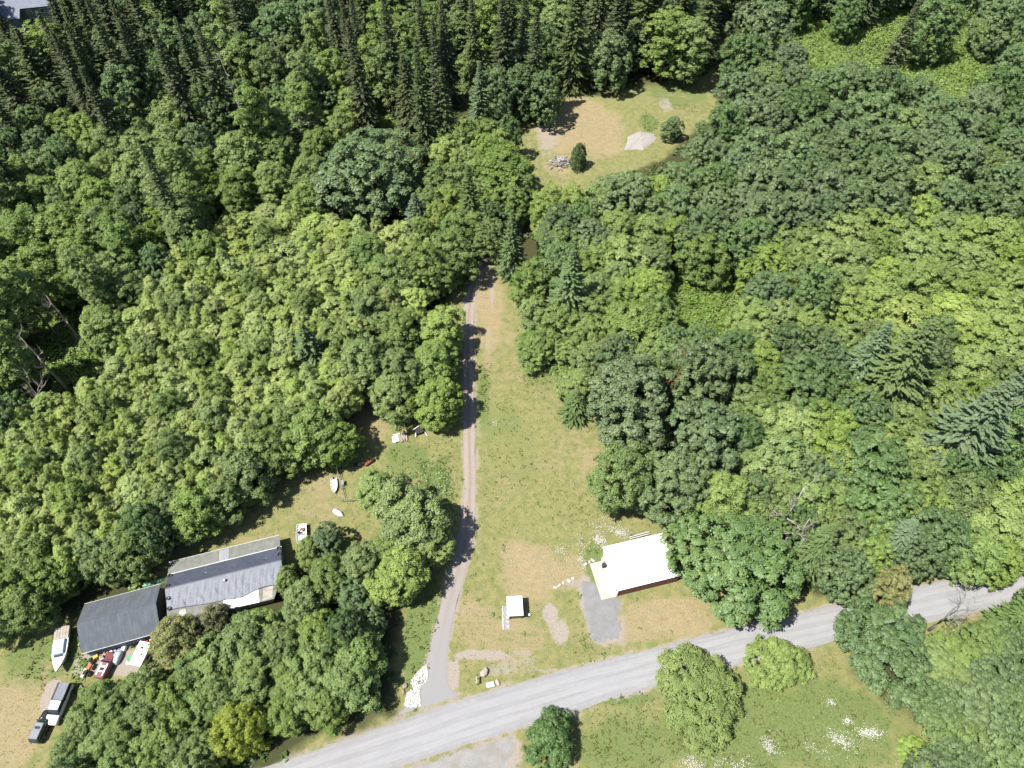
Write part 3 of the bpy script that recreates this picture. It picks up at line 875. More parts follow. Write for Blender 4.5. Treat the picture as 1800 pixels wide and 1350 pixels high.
c0 -19.0 170.3 2.2 0.95 1.19 uptop >1largest dark maple
n0 46.8 234.8 1.1 1.75 1.13 uptop <upper right
c1 49.3 237.1 5.4 1.23 1.12 uptop -
c0 3.3 194.0 1.1 0.95 1.12 uptop >3top edge's middle
n0 18.2 251.9 4.2 1.92 1.07 uptop -
n1 32.0 250.6 4.1 2.14 1.14 uptop -
c0 30.2 204.8 5.5 1.28 1.03 uptop <middle right
c0 -28.3 222.3 0.5 1.23 1.08 uptop <upper left
c0 -10.0 219.1 4.0 1.08 1.00 uptop >2top edge's middle
c0 4.3 222.6 4.8 1.11 1.18 uptop >0top edge's middle
c0 6.5 187.0 4.3 1.22 1.00 uptop >0brush pile
c1 31.8 214.0 2.0 1.03 1.15 uptop <upper right
m1 -30.0 192.5 4.0 0.74 0.88 uptop >0largest dark maple
c1 -11.1 199.4 4.2 1.07 0.92 uptop <lower central
c1 -10.1 237.8 4.3 1.13 1.15 uptop -
m0 46.6 257.8 0.7 0.89 0.96 uptop -
m0 10.8 236.3 0.1 0.80 0.91 uptop >0top edge's middle
y0 -17.8 162.7 5.6 0.86 0.89 uptop >1largest dark maple
g0 -13.0 145.6 4.9 1.06 1.02 uptop <middle central
g3 -8.8 129.3 0.3 0.95 0.95 uptop >1driveway bend
y2 -7.0 160.0 2.9 0.87 0.90 uptop >1brush pile
g2 0.5 138.5 4.6 0.87 0.90 uptop >1brush pile
y2 -17.7 133.4 3.3 0.83 0.87 uptop >2largest dark maple
g0 -12.5 163.3 3.1 1.13 1.06 uptop >0bare-tipped cedar
g3 -20.0 138.0 3.0 0.92 0.93 uptop >3largest dark maple
g3 2.6 144.9 5.3 0.82 0.87 uptop >0brush pile
y3 -11.7 154.6 4.3 0.87 0.90 uptop >3brush pile
g1 -3.9 138.7 5.4 0.83 0.88 uptop >2brush pile
g2 -6.8 166.2 5.1 0.89 0.91 uptop >3brush pile
y1 -3.3 162.3 4.0 0.82 0.87 uptop >0brush pile
g3 -4.7 127.4 5.0 0.85 0.88 uptop >0driveway bend
y3 -9.0 149.4 6.0 0.86 0.89 uptop >3small blue-green fir
m2 138.9 249.9 2.3 1.26 1.19 upright -
m0 127.9 248.4 2.9 1.15 1.12 upright -
c1 87.7 241.1 3.3 1.32 1.12 upright -
m3 154.6 249.5 2.8 1.10 1.09 upright -
m2 100.6 251.1 1.4 1.05 1.06 upright -
d3 177.6 252.9 0.7 1.28 1.14 upright -
m3 111.3 251.1 3.7 1.22 1.16 upright -
m1 168.3 251.7 1.6 1.05 1.06 upright -
c1 139.7 234.6 2.1 1.30 1.01 upright -
c0 114.0 236.6 2.4 1.58 1.14 upright -
d1 104.2 242.6 3.9 0.98 0.98 upright <upper central
m3 89.6 237.1 0.1 1.23 1.17 upright <upper left
c1 81.4 238.8 1.8 1.31 1.08 upright -
g1 43.7 119.0 5.0 1.15 1.08 right >0bramble gap
y1 34.9 139.0 3.0 1.20 1.11 right >0gravel heap
g2 18.3 107.9 1.3 0.97 0.97 right >2pointed meadow fir
y1 15.2 136.9 5.4 1.06 1.02 right >1gravel heap
y3 24.1 126.2 1.5 1.20 1.11 right >2gravel heap
g3 32.1 117.3 2.3 1.01 0.99 right >2bramble gap
m2 10.4 113.5 4.8 0.81 0.92 right >2brush pile
y0 9.1 136.1 3.4 1.11 1.05 right >1brush pile
g1 31.8 83.9 4.7 0.82 0.87 right <middle central
g2 23.0 111.7 3.2 0.95 0.95 right <upper left
g2 20.6 136.2 6.2 1.17 1.09 right >1gravel heap
g3 10.3 100.3 1.1 0.92 0.93 right >0pointed meadow fir
y0 25.6 88.9 5.8 0.96 0.96 right <middle left
y1 30.8 124.7 3.6 1.13 1.06 right >3gravel heap
y1 14.9 96.6 1.8 0.96 0.95 right >0pointed meadow fir
m2 37.8 92.1 0.3 0.63 0.81 right >0bramble gap
g2 23.2 105.7 4.2 0.93 0.94 right <upper left
g2 16.5 102.4 5.1 1.00 0.98 right >1pointed meadow fir
g0 33.5 133.4 3.0 0.97 0.97 right >0gravel heap
g1 15.8 114.9 5.8 0.96 0.96 right >3driveway bend
g0 30.8 102.8 1.2 0.93 0.94 right >1bramble gap
m0 21.6 90.0 6.1 0.61 0.80 right >1pointed meadow fir
m1 16.5 129.3 2.1 0.66 0.83 right >0gravel heap
m2 32.3 92.6 0.2 0.58 0.78 right >1bramble gap
g1 -51.1 25.5 2.4 0.73 0.81 yard >2white camper
m2 -61.4 14.3 2.0 0.49 0.74 yard >0black SUV
g2 -55.7 16.9 4.9 0.70 0.80 yard <lower left
g1 -59.2 15.9 0.2 0.66 0.77 yard >1lower left corner
g3 -50.1 14.7 5.3 0.64 0.76 yard <lower left
g0 -43.7 26.3 4.4 0.65 0.76 yard >0yellow-green roadside tree
g2 -46.0 15.5 3.4 0.69 0.79 yard <lower central
g1 -50.6 20.5 2.3 0.68 0.78 yard <lower left
g1 -56.3 14.5 3.1 0.62 0.75 yard -
g1 -55.9 20.7 0.1 0.69 0.79 yard <lower left
g1 -30.7 30.6 2.8 0.76 0.83 yard <upper right
g1 -39.2 30.8 0.2 0.69 0.79 yard <upper central
m0 -26.2 34.7 3.9 0.48 0.73 yard -
g0 66.0 21.3 4.4 0.84 0.67 corner >1lower right corner
g0 72.2 15.1 3.2 0.90 0.67 corner >0lower right corner
m3 76.2 13.7 1.4 0.62 0.47 corner -
g3 81.0 24.8 2.6 0.77 0.67 corner -
m2 83.7 31.9 4.6 0.59 0.47 corner -
g1 78.6 19.7 6.2 0.95 0.67 corner -
m1 62.0 14.9 5.6 0.63 0.47 corner <lower left
m2 64.6 24.7 2.8 0.56 0.47 corner >2half-dead roadside tree
m1 72.7 28.2 1.1 0.65 0.47 corner >2road's right end
m1 65.9 14.0 4.2 0.54 0.47 corner -
m3 87.7 38.9 3.0 0.68 0.47 corner -
m0 82.9 34.9 2.8 0.58 0.47 corner -
m1 83.1 28.6 2.6 0.54 0.47 corner -
m0 71.6 21.4 4.0 0.56 0.47 corner >1lower right corner
m2 75.2 25.0 1.0 0.55 0.47 corner >3lower right corner
m2 78.2 32.1 1.7 0.57 0.47 corner >0road's right end
g1 -78.3 39.9 1.8 0.80 0.86 drive <lower left
g2 -87.7 39.3 5.6 0.79 0.85 drive -
g1 -84.7 40.6 5.7 0.82 0.87 drive -
"""
OPEN = [[(-6.9, 129.3), (-1.4, 125.4), (3.8, 107.1), (12.2, 94.1), (21.8, 79.5), (23.4, 61.6), (29.4, 58.1), (36.8, 52.6), (41.8, 42.2), (59.1, 44.7), (95.5, 53.7), (87.9, 36.5), (70.2, 34.6), (56.4, 35.5), (55.2, 31.0), (65.1, 22.6), (63.5, 13.4), (-41.8, 13.4), (-29.6, 21.0), (-17.7, 24.2), (-20.1, 30.2), (-19.3, 40.3), (-14.0, 48.3), (-13.8, 61.6), (-22.2, 71.5), (-23.5, 85.1), (-17.5, 100.5), (-15.6, 110.6), (-9.5, 123.5)],
  [(-41.0, 91.0), (-25.0, 88.1), (-15.8, 75.4), (-10.8, 64.0), (-22.8, 55.9), (-30.0, 48.3), (-39.9, 47.3), (-53.1, 48.3), (-63.5, 46.2), (-64.7, 50.4), (-53.3, 61.6), (-40.5, 74.1)],
  [(-114.8, 38.8), (-82.4, 39.3), (-73.5, 38.8), (-69.7, 29.3), (-69.2, 24.2), (-70.2, 13.4), (-108.6, 13.4)],
  [(1.7, 189.9), (17.0, 194.3), (34.4, 198.9), (64.0, 211.6), (59.3, 184.1), (44.3, 170.5), (35.3, 160.4), (14.9, 150.9), (4.4, 144.1), (-1.4, 129.3), (-5.5, 129.3), (1.5, 153.2)],
  [(-72.7, 33.7), (-57.7, 36.5), (-54.9, 30.2), (-68.8, 28.0)],
  [(-43.9, 192.8), (-34.1, 195.8), (-29.4, 181.3), (-38.9, 178.6)],
  [(-21.2, 208.3), (-12.3, 208.3), (-11.8, 192.8), (-20.3, 192.8)],
  [(-205.0, 268.6), (-157.8, 268.6), (-145.5, 232.5), (-156.3, 228.8), (-187.8, 232.5)]]
DRY = [(10.94,67.7,6.56,15.02,0.28),(0.0,97.24,4.94,12.73,0.4),(19.46,178.55,13.78,17.02,1.1),(-4.9,108.85,3.61,19.15,0.8),(3.99,47.26,6.98,6.21,0.9),(26.97,40.26,8.67,4.35,0.8),(-6.71,39.3,4.79,5.75,0.7),(16.41,67.7,4.38,6.24,0.55),(-28.67,78.81,5.16,8.23,0.9),(-36.21,61.64,6.39,5.91,0.55),(-46.22,53.66,7.19,1.54,0.35),(-78.43,23.02,7.05,9.73,0.72),(0.0,36.47,7.56,3.72,0.6),(18.99,37.4,11.4,2.82,0.6),(10.35,148.58,5.91,7.98,0.6),(48.58,189.87,10.05,11.71,0.3),(11.07,49.35,2.01,3.17,0.7),(-2.16,65.24,3.25,7.33,0.3),(5.82,82.28,4.65,8.47,0.25),(-35.01,54.21,4.12,1.33,0.5)]
LUSH = [(44.16,23.42,22.96,8.14,0.95),(15.56,19.45,9.51,4.67,0.7),(-13.53,65.24,3.25,11.0,0.8),(-15.12,36.47,3.78,12.14,0.9),(-5.92,86.59,1.66,8.77,0.8),(-19.96,70.86,7.76,5.13,0.7),(-1.16,80.88,5.78,6.97,0.5),(14.63,49.88,2.22,3.82,0.9),(8.48,60.46,7.42,5.85,0.3),(0.0,71.5,6.67,15.52,0.4),(40.27,25.89,10.74,6.68,0.6),(18.92,27.15,5.41,1.35,0.8),(49.82,198.86,12.03,10.46,0.7),(39.39,182.71,3.28,5.61,0.9),(-77.94,32.81,6.49,4.49,1.0),(6.1,94.11,6.1,7.75,0.6),(-36.4,185.54,6.62,8.56,1.0),(-17.25,200.4,6.9,9.31,1.0),(12.23,35.54,1.32,2.77,0.6),(50.11,29.29,7.29,5.19,0.3)]
BARE = [(-6.05,33.53,5.77,1.08,0.85),(-2.76,31.21,4.14,1.24,0.55),(1.39,32.81,3.71,1.97,0.5),(6.74,40.26,1.93,2.51,1.0),(8.16,37.22,1.9,3.0,1.0),(10.88,45.72,2.57,0.82,0.6),(-9.45,30.6,1.65,3.51,0.9),(-10.4,36.47,0.85,7.46,0.5),(-4.53,117.8,0.8,11.11,0.7),(-5.28,102.09,0.75,6.59,0.5),(45.42,191.33,2.36,5.9,0.6),(9.61,174.49,4.81,10.7,0.6),(-64.34,32.37,7.41,2.32,1.1),(-73.25,27.41,1.44,2.71,1.0),(-3.53,85.14,1.41,11.57,0.25),(18.39,36.0,1.32,1.85,0.5),(12.64,42.21,1.56,5.92,0.7),(18.22,39.3,1.34,4.79,0.5),(-1.44,40.26,2.5,3.87,0.35),(29.19,35.73,8.48,0.55,0.6),(10.11,31.04,8.27,0.62,0.6),(37.03,32.37,5.55,0.54,0.5),(7.08,23.83,5.31,0.65,0.5),(0.43,18.67,2.58,3.86,0.6),(0.48,37.87,1.33,0.76,0.5),(-6.67,71.5,0.89,19.45,0.35),(-5.82,52.57,0.92,7.62,0.4)]
ROAD_N = [(-50.14, 13.43), (-43.12, 15.49), (-35.96, 17.75), (-26.15, 21.02), (-17.69, 23.75), (-11.63, 25.89), (-4.52, 27.92), (1.83, 29.64), (9.21, 31.48), (18.64, 33.72), (28.28, 35.91), (36.19, 37.97), (53.34, 41.62), (69.05, 45.11), (79.81, 47.47), (90.86, 49.99), (102.18, 52.57), (119.82, 56.78)]
ROAD_S = [(-34.74, 11.63), (-26.07, 14.53), (-17.9, 16.99), (-8.65, 19.6), (-1.75, 21.65), (3.52, 23.02), (8.88, 24.49), (15.26, 26.48), (21.76, 28.35), (27.38, 29.64), (32.15, 30.86), (40.83, 32.81), (48.67, 34.53), (56.71, 36.47), (66.67, 37.97), (75.96, 39.88), (87.53, 42.21), (98.35, 44.51), (115.18, 48.3)]
DRIVE_L = [(3.7, 148.58), (0.0, 138.66), (-4.18, 130.96), (-6.6, 126.96), (-8.81, 122.69), (-10.39, 117.8), (-10.97, 112.36), (-11.15, 107.13), (-11.0, 100.46), (-10.67, 92.57), (-10.24, 85.14), (-9.95, 78.13), (-9.56, 71.5), (-9.2, 65.24), (-9.38, 59.3), (-9.86, 53.66), (-10.92, 48.3), (-12.02, 43.2), (-12.85, 39.3), (-13.45, 35.54), (-14.04, 31.92), (-14.73, 28.86), (-15.94, 26.06), (-18.61, 24.08)]
DRIVE_R = [(6.62, 146.77), (2.42, 136.54), (-2.22, 129.75), (-3.84, 125.79), (-6.08, 121.93), (-7.72, 117.43), (-8.23, 112.36), (-8.33, 107.13), (-8.37, 100.46), (-8.12, 92.57), (-7.65, 85.14), (-7.32, 78.13), (-7.01, 71.5), (-6.71, 65.24), (-6.53, 59.3), (-6.88, 53.66), (-7.81, 48.3), (-8.99, 43.2), (-9.78, 39.3), (-10.35, 35.54), (-10.55, 32.37), (-10.23, 29.73), (-9.41, 28.0), (-7.67, 27.41)]
TURNOUT = [(-17.07, 17.14), (-12.03, 18.44), (-6.07, 20.07), (0.44, 21.97), (1.3, 20.23), (0.43, 17.52), (0.0, 14.9), (-1.66, 11.99), (-24.86, 11.99)]
PARKING = [(12.94, 47.06), (14.41, 46.64), (15.42, 42.91), (18.39, 43.4), (18.55, 39.78), (18.69, 37.22), (17.7, 35.73), (15.6, 35.36), (13.89, 35.08), (13.06, 36.65), (12.46, 39.3), (11.92, 43.2), (12.09, 46.03)]
HEAP = [(31.3, 170.01), (32.97, 175.83), (36.48, 178.55), (40.34, 176.91), (40.92, 175.03), (36.3, 169.49)]
FLOWERS = [(15.42,53.88,2.47,1.54,420.0),(19.12,54.99,1.65,0.89,200.0),(13.32,53.11,1.23,1.09,80.0),(12.38,49.35,0.81,1.69,60.0),(5.11,52.57,7.15,4.35,160.0),(10.4,56.44,6.24,3.38,120.0),(49.47,20.23,2.43,1.57,420.0),(54.77,21.97,1.75,0.72,150.0),(38.92,19.6,1.21,1.4,150.0),(34.25,17.75,1.54,0.92,130.0),(28.25,17.75,2.57,1.07,160.0),(45.1,20.07,1.21,0.63,40.0),(52.15,23.59,0.71,0.49,40.0),(50.23,26.31,0.9,0.5,30.0),(62.64,25.89,0.72,0.42,20.0),(9.07,49.56,0.81,0.63,50.0),(8.64,51.48,0.81,1.08,50.0),(-3.44,78.81,0.69,0.68,20.0),(16.64,56.44,3.12,1.35,70.0),(-1.05,59.3,4.22,6.95,80.0),(-2.0,48.3,3.0,4.18,60.0),(46.4,21.81,10.51,3.99,160.0),(30.25,19.45,5.19,2.33,80.0)]
ROCKBED = [[(-13.9, 32.1), (-13.6, 31.0), (-13.5, 29.6), (-14.4, 28.9), (-14.7, 27.9), (-14.3, 25.9), (-15.6, 25.5), (-16.9, 25.9), (-16.8, 27.4), (-15.9, 28.6), (-16.2, 29.6), (-15.2, 31.0)]]
THICKET = [[(34.0, 129.3), (45.9, 130.4), (58.2, 122.5), (52.8, 98.8), (32.3, 98.8)],
  [(97.3, 273.0), (207.1, 273.0), (162.1, 178.6), (144.4, 182.7), (125.5, 194.3), (100.1, 200.4), (79.3, 208.3)],
  [(0.6, 102.1), (6.1, 94.1), (16.2, 80.9), (19.5, 94.1), (23.1, 107.1), (7.7, 107.1)],
  [(-46.0, 195.8), (-30.8, 197.3), (-28.3, 177.2), (-38.6, 175.8)],
  [(-23.1, 211.6), (-10.7, 211.6), (-10.1, 191.3), (-20.2, 191.3)],
  [(-110.3, 110.6), (-85.9, 107.1), (-85.4, 94.1), (-95.3, 85.1)],
  [(-73.1, 37.4), (-73.0, 39.8), (-69.1, 31.9), (-69.9, 29.7)],
  [(-78.0, 153.2), (-58.3, 160.4), (-52.8, 146.3), (-83.2, 129.3), (-90.2, 129.3)],
  [(-157.7, 232.5), (-144.6, 232.5), (-141.2, 218.3), (-153.5, 221.7)],
  [(69.9, 36.5), (78.6, 39.3), (86.7, 40.3), (82.4, 30.2), (71.1, 29.3), (64.9, 32.8)],
  [(-19.6, 66.5), (-15.6, 71.5), (-11.8, 64.0), (-13.7, 59.3)],
  [(-66.0, 44.7), (-62.5, 46.2), (-61.3, 44.2), (-68.0, 42.0)]]

# ------------------------------------------------------------------ materials
class NB:
    def __init__(s, name):
        s.m = bpy.data.materials.new(name); s.m.use_nodes = True
        s.t = s.m.node_tree; s.t.nodes.clear()
        s.out = s.t.nodes.new('ShaderNodeOutputMaterial')
    def n(s, typ, **k):
        x = s.t.nodes.new('ShaderNode' + typ)
        for a, b in k.items(): setattr(x, a, b)
        return x
    def put(s, sock, v):
        if isinstance(v, bpy.types.NodeSocket): s.t.links.new(v, sock)
        else:
            if isinstance(v, tuple) and len(v) == 3 and sock.type == 'RGBA': v = v + (1,)
            sock.default_value = v
    def noise(s, scale, vec=None, detail=2.0, rough=0.55, dist=0.0):
        x = s.n('TexNoise'); x.inputs['Scale'].default_value = scale; x.inputs['Detail'].default_value = detail
        x.inputs['Roughness'].default_value = rough; x.inputs['Distortion'].default_value = dist
        if vec is not None: s.put(x.inputs['Vector'], vec)
        return x.outputs['Fac']
    def math(s, op, a, b=0.0, c=0.0, clamp=False):
        x = s.n('Math', operation=op); x.use_clamp = clamp
        s.put(x.inputs[0], a); s.put(x.inputs[1], b); s.put(x.inputs[2], c)
        return x.outputs[0]
    def mix(s, f, a, b, mode='MIX'):
        x = s.n('Mix', data_type='RGBA', blend_type=mode); s.put(x.inputs[0], f); s.put(x.inputs[6], a); s.put(x.inputs[7], b)
        return x.outputs[2]
    def ramp(s, v, lo, hi, a=0.0, b=1.0):
        x = s.n('MapRange', interpolation_type='SMOOTHSTEP'); s.put(x.inputs[0], v)
        for i, q in enumerate((lo, hi, a, b)): x.inputs[i+1].default_value = q
        return x.outputs[0]
    def pos(s): return s.n('NewGeometry').outputs['Position']
    def obj(s): return s.n('TexCoord').outputs['Object']
    def attr(s, name, typ='GEOMETRY'):
        return s.n('Attribute', attribute_name=name, attribute_type=typ)
    def bump(s, h, strength=0.3, dist=0.05):
        x = s.n('Bump'); x.inputs['Strength'].default_value = strength; x.inputs['Distance'].default_value = dist
        s.put(x.inputs['Height'], h); return x.outputs[0]
    def pbr(s, col, rough=0.8, metal=0.0, nrm=None, spec=0.3):
        x = s.n('BsdfPrincipled'); s.put(x.inputs['Base Color'], col); s.put(x.inputs['Roughness'], rough)
        x.inputs['Metallic'].default_value = metal; x.inputs['Specular IOR Level'].default_value = spec
        if nrm is not None: s.put(x.inputs['Normal'], nrm)
        s.t.links.new(x.outputs[0], s.out.inputs[0]); return s.m
MATS = {}
def mat(name, c, c2=None, scale=3.0, rough=0.7, metal=0.0, bump=0.0, spec=0.3, fine=0.35):
    if name in MATS: return MATS[name]
    b = NB(name); v = b.obj(); c2 = c2 or tuple(x*0.7 for x in c)
    f = b.ramp(b.noise(scale, v, 4.0), 0.32, 0.68)
    g = b.ramp(b.noise(scale*7, v, 3.0), 0.3, 0.7)
    col = b.mix(f, c, c2); col = b.mix(b.math('MULTIPLY', g, fine), col, c2)
    MATS[name] = b.pbr(col, rough, metal, b.bump(g, bump) if bump else None, spec); return MATS[name]
def leaf_mat(name, c1, c2, trans=0.3, gloss=0.05, var=0.7, hue=0.012, groug=0.5):
    b = NB(name); t = b.attr('tint').outputs['Fac']; r = b.n('ObjectInfo').outputs['Random']
    n = b.noise(0.35, b.pos(), 2.0)
    f = b.math('ADD', b.math('MULTIPLY_ADD', r, .5*var, -.25*var), b.math('MULTIPLY_ADD', n, 0.4, -0.2))
    f = b.math('ADD', f, t, clamp=True)
    col = b.mix(f, c1, c2)
    h = b.n('HueSaturation'); b.put(h.inputs['Color'], col)
    r2 = b.math('FRACT', b.math('MULTIPLY', r, 7.31))
    b.put(h.inputs['Hue'], b.math('MULTIPLY_ADD', r2, hue, 0.5 - hue/2))
    b.put(h.inputs['Saturation'], b.math('MULTIPLY_ADD', b.math('FRACT', b.math('MULTIPLY', r, 13.7)), 0.2, 0.92))
    b.put(h.inputs['Value'], b.math('MULTIPLY_ADD', b.math('FRACT', b.math('MULTIPLY', r, 3.77)), .36*var, 1 - .18*var))
    col = h.outputs[0]
    d = b.n('BsdfDiffuse'); b.put(d.inputs[0], col)
    tr = b.n('BsdfTranslucent'); b.put(tr.inputs[0], b.mix(1.0, col, (1.1, 1.15, 0.72), 'MULTIPLY'))
    gl = b.n('BsdfGlossy'); b.put(gl.inputs[0], (0.9, 0.95, 1.0)); gl.inputs['Roughness'].default_value = groug
    m1 = b.n('MixShader'); m1.inputs[0].default_value = trans; b.t.links.new(d.outputs[0], m1.inputs[1]); b.t.links.new(tr.outputs[0], m1.inputs[2])
    m2 = b.n('MixShader'); m2.inputs[0].default_value = gloss; b.t.links.new(m1.outputs[0], m2.inputs[1]); b.t.links.new(gl.outputs[0], m2.inputs[2])
    b.t.links.new(m2.outputs[0], b.out.inputs[0]); MATS[name] = b.m
    return b.m
# ------------------------------------------------------------------ mesh helpers
class MB:
    """collects shapes for ONE mesh object"""
    def __init__(s): s.v = []; s.f = []
    def add(s, vs, fs):
        k = len(s.v); s.v += [tuple(q) for q in vs]; s.f += [tuple(i + k for i in q) for q in fs]; return s
    def box(s, c, d, rz=0.0, ry=0.0, rx=0.0, top=(1, 1)):
        m = Matrix.Translation(c) @ Matrix.Rotation(rz, 4, 'Z') @ Matrix.Rotation(ry, 4, 'Y') @ Matrix.Rotation(rx, 4, 'X')
        vs = []
        for z in (-.5, .5):
            q = top if z > 0 else (1, 1)
            for x, y in ((-.5, -.5), (.5, -.5), (.5, .5), (-.5, .5)): vs.append(m @ Vector((x*d[0]*q[0], y*d[1]*q[1], z*d[2])))
        return s.add(vs, [(3, 2, 1, 0), (4, 5, 6, 7), (0, 1, 5, 4), (1, 2, 6, 5), (2, 3, 7, 6), (3, 0, 4, 7)])
    def tube(s, pts, rad, n=6, cap=True):
        rings = []; pts = [Vector(p) for p in pts]
        for i, p in enumerate(pts):
            d = (pts[min(i+1, len(pts)-1)] - pts[max(i-1, 0)]).normalized()
            u = d.orthogonal().normalized(); v = d.cross(u)
            if i and abs(d.z) < .999: u = (Vector((0, 0, 1)).cross(d)).normalized(); v = d.cross(u)
            elif abs(d.z) < .999: u = (Vector((0, 0, 1)).cross(d)).normalized(); v = d.cross(u)
            else: u = Vector((1, 0, 0)); v = Vector((0, 1, 0))
            r = rad[i] if isinstance(rad, (list, tuple)) else rad
            rings.append([p + (u*math.cos(t) + v*math.sin(t))*r for t in (6.28318*k/n for k in range(n))])
        return s.loft(rings, cap)
    def loft(s, rings, cap=True):
        n = len(rings[0]); vs = [q for r in rings for q in r]; fs = []
        for i in range(len(rings)-1):
            for k in range(n): fs.append((i*n+k, i*n+(k+1) % n, (i+1)*n+(k+1) % n, (i+1)*n+k))
        if cap: fs += [tuple(range(n-1, -1, -1)), tuple((len(rings)-1)*n+k for k in range(n))]
        return s.add(vs, fs)
    def prism(s, outline, y0, y1):            # outline in (x, z), extruded along y
        n = len(outline); vs = [(x, y0, z) for x, z in outline] + [(x, y1, z) for x, z in outline]
        return s.add(vs, [tuple(range(n)), tuple(range(2*n-1, n-1, -1))] + [(k, k+n, (k+1) % n+n, (k+1) % n) for k in range(n)])
    def sheet(s, a, b, c, d, th=0.04):        # a thin slab with the four top corners a..d (counter-clockwise)
        t = [Vector(q) for q in (a, b, c, d)]; n = (t[1]-t[0]).cross(t[3]-t[0]).normalized()*th
        return s.add([q-n for q in t] + t, [(3, 2, 1, 0), (4, 5, 6, 7), (0, 1, 5, 4), (1, 2, 6, 5), (2, 3, 7, 6), (3, 0, 4, 7)])
    def mesh(s, name):
        m = bpy.data.meshes.new(name); m.from_pydata(s.v, [], s.f); m.validate(); m.update(); return m
    def build(s, name, m, parent=None, smooth=False, bevel=0.0):
        o = bpy.data.objects.new(name, s.mesh(name)); COL.objects.link(o); o.data.materials.append(m)
        if parent: o.parent = parent
        if smooth:
            for p in o.data.polygons: p.use_smooth = True
        if bevel:
            b = o.modifiers.new('b', 'BEVEL'); b.width = bevel; b.segments = 2; b.limit_method = 'ANGLE'
        return o
def tag(o, label, cat, group=None, kind=None):
    if label: o['label'] = label
    if cat: o['category'] = cat
    if group: o['group'] = group
    if kind: o['kind'] = kind
    return o
def thing(name, xy, rz, label, cat, group=None, z=0.0):
    o = bpy.data.objects.new(name, None); COL.objects.link(o); o.location = (xy[0], xy[1], z); o.rotation_euler = (0, 0, rz)
    o.empty_display_size = 0.3
    return tag(o, label, cat, group)
def quads_mesh(name, V, tint, N=None):
    """V (n,4,3) -> mesh of separate quads with a point attribute tint"""
    n = len(V); m = bpy.data.meshes.new(name)
    m.vertices.add(n*4); m.vertices.foreach_set('co', V.reshape(-1).astype(np.float32))
    m.loops.add(n*4); m.loops.foreach_set('vertex_index', np.arange(n*4, dtype=np.int32))
    m.polygons.add(n); m.polygons.foreach_set('loop_start', np.arange(0, n*4, 4, dtype=np.int32))
    m.update(calc_edges=True)
    at = m.attributes.new('tint', 'FLOAT', 'POINT'); at.data.foreach_set('value', np.repeat(tint, 4).astype(np.float32))
    if N is not None:
        m.polygons.foreach_set('use_smooth', np.ones(n, bool)); m.normals_split_custom_set_from_vertices(np.repeat(N, 4, 0).tolist())
    return m
def unit(v): return v/np.maximum(np.linalg.norm(v, axis=-1, keepdims=True), 1e-9)
def leaves(P, N, size, rng, asp=1.35):
    """diamond leaf sprays at P facing N"""
    n = len(P); t = unit(np.cross(N, rng.normal(size=(n, 3)))); b = np.cross(N, t)
    s = (size*rng.uniform(.6, 1.4, n))[:, None]*.5; l = t*s*asp; c = b*s
    k = N*s*rng.uniform(-.5, .1, n)[:, None]
    return np.stack([P-l+k, P-c, P+l+k, P+c], 1)
def hemi(D, n, rng, lo=-.25):
    """n directions round each row of D, none turned further back than lo"""
    k = len(D); x = unit(rng.normal(size=(k, n*3, 3))); dd = (x*D[:, None]).sum(-1)
    idx = np.argsort(dd < lo + rng.uniform(-.15, .15, dd.shape), axis=1, kind='stable')[:, :n]
    return np.take_along_axis(x, idx[..., None], 1)
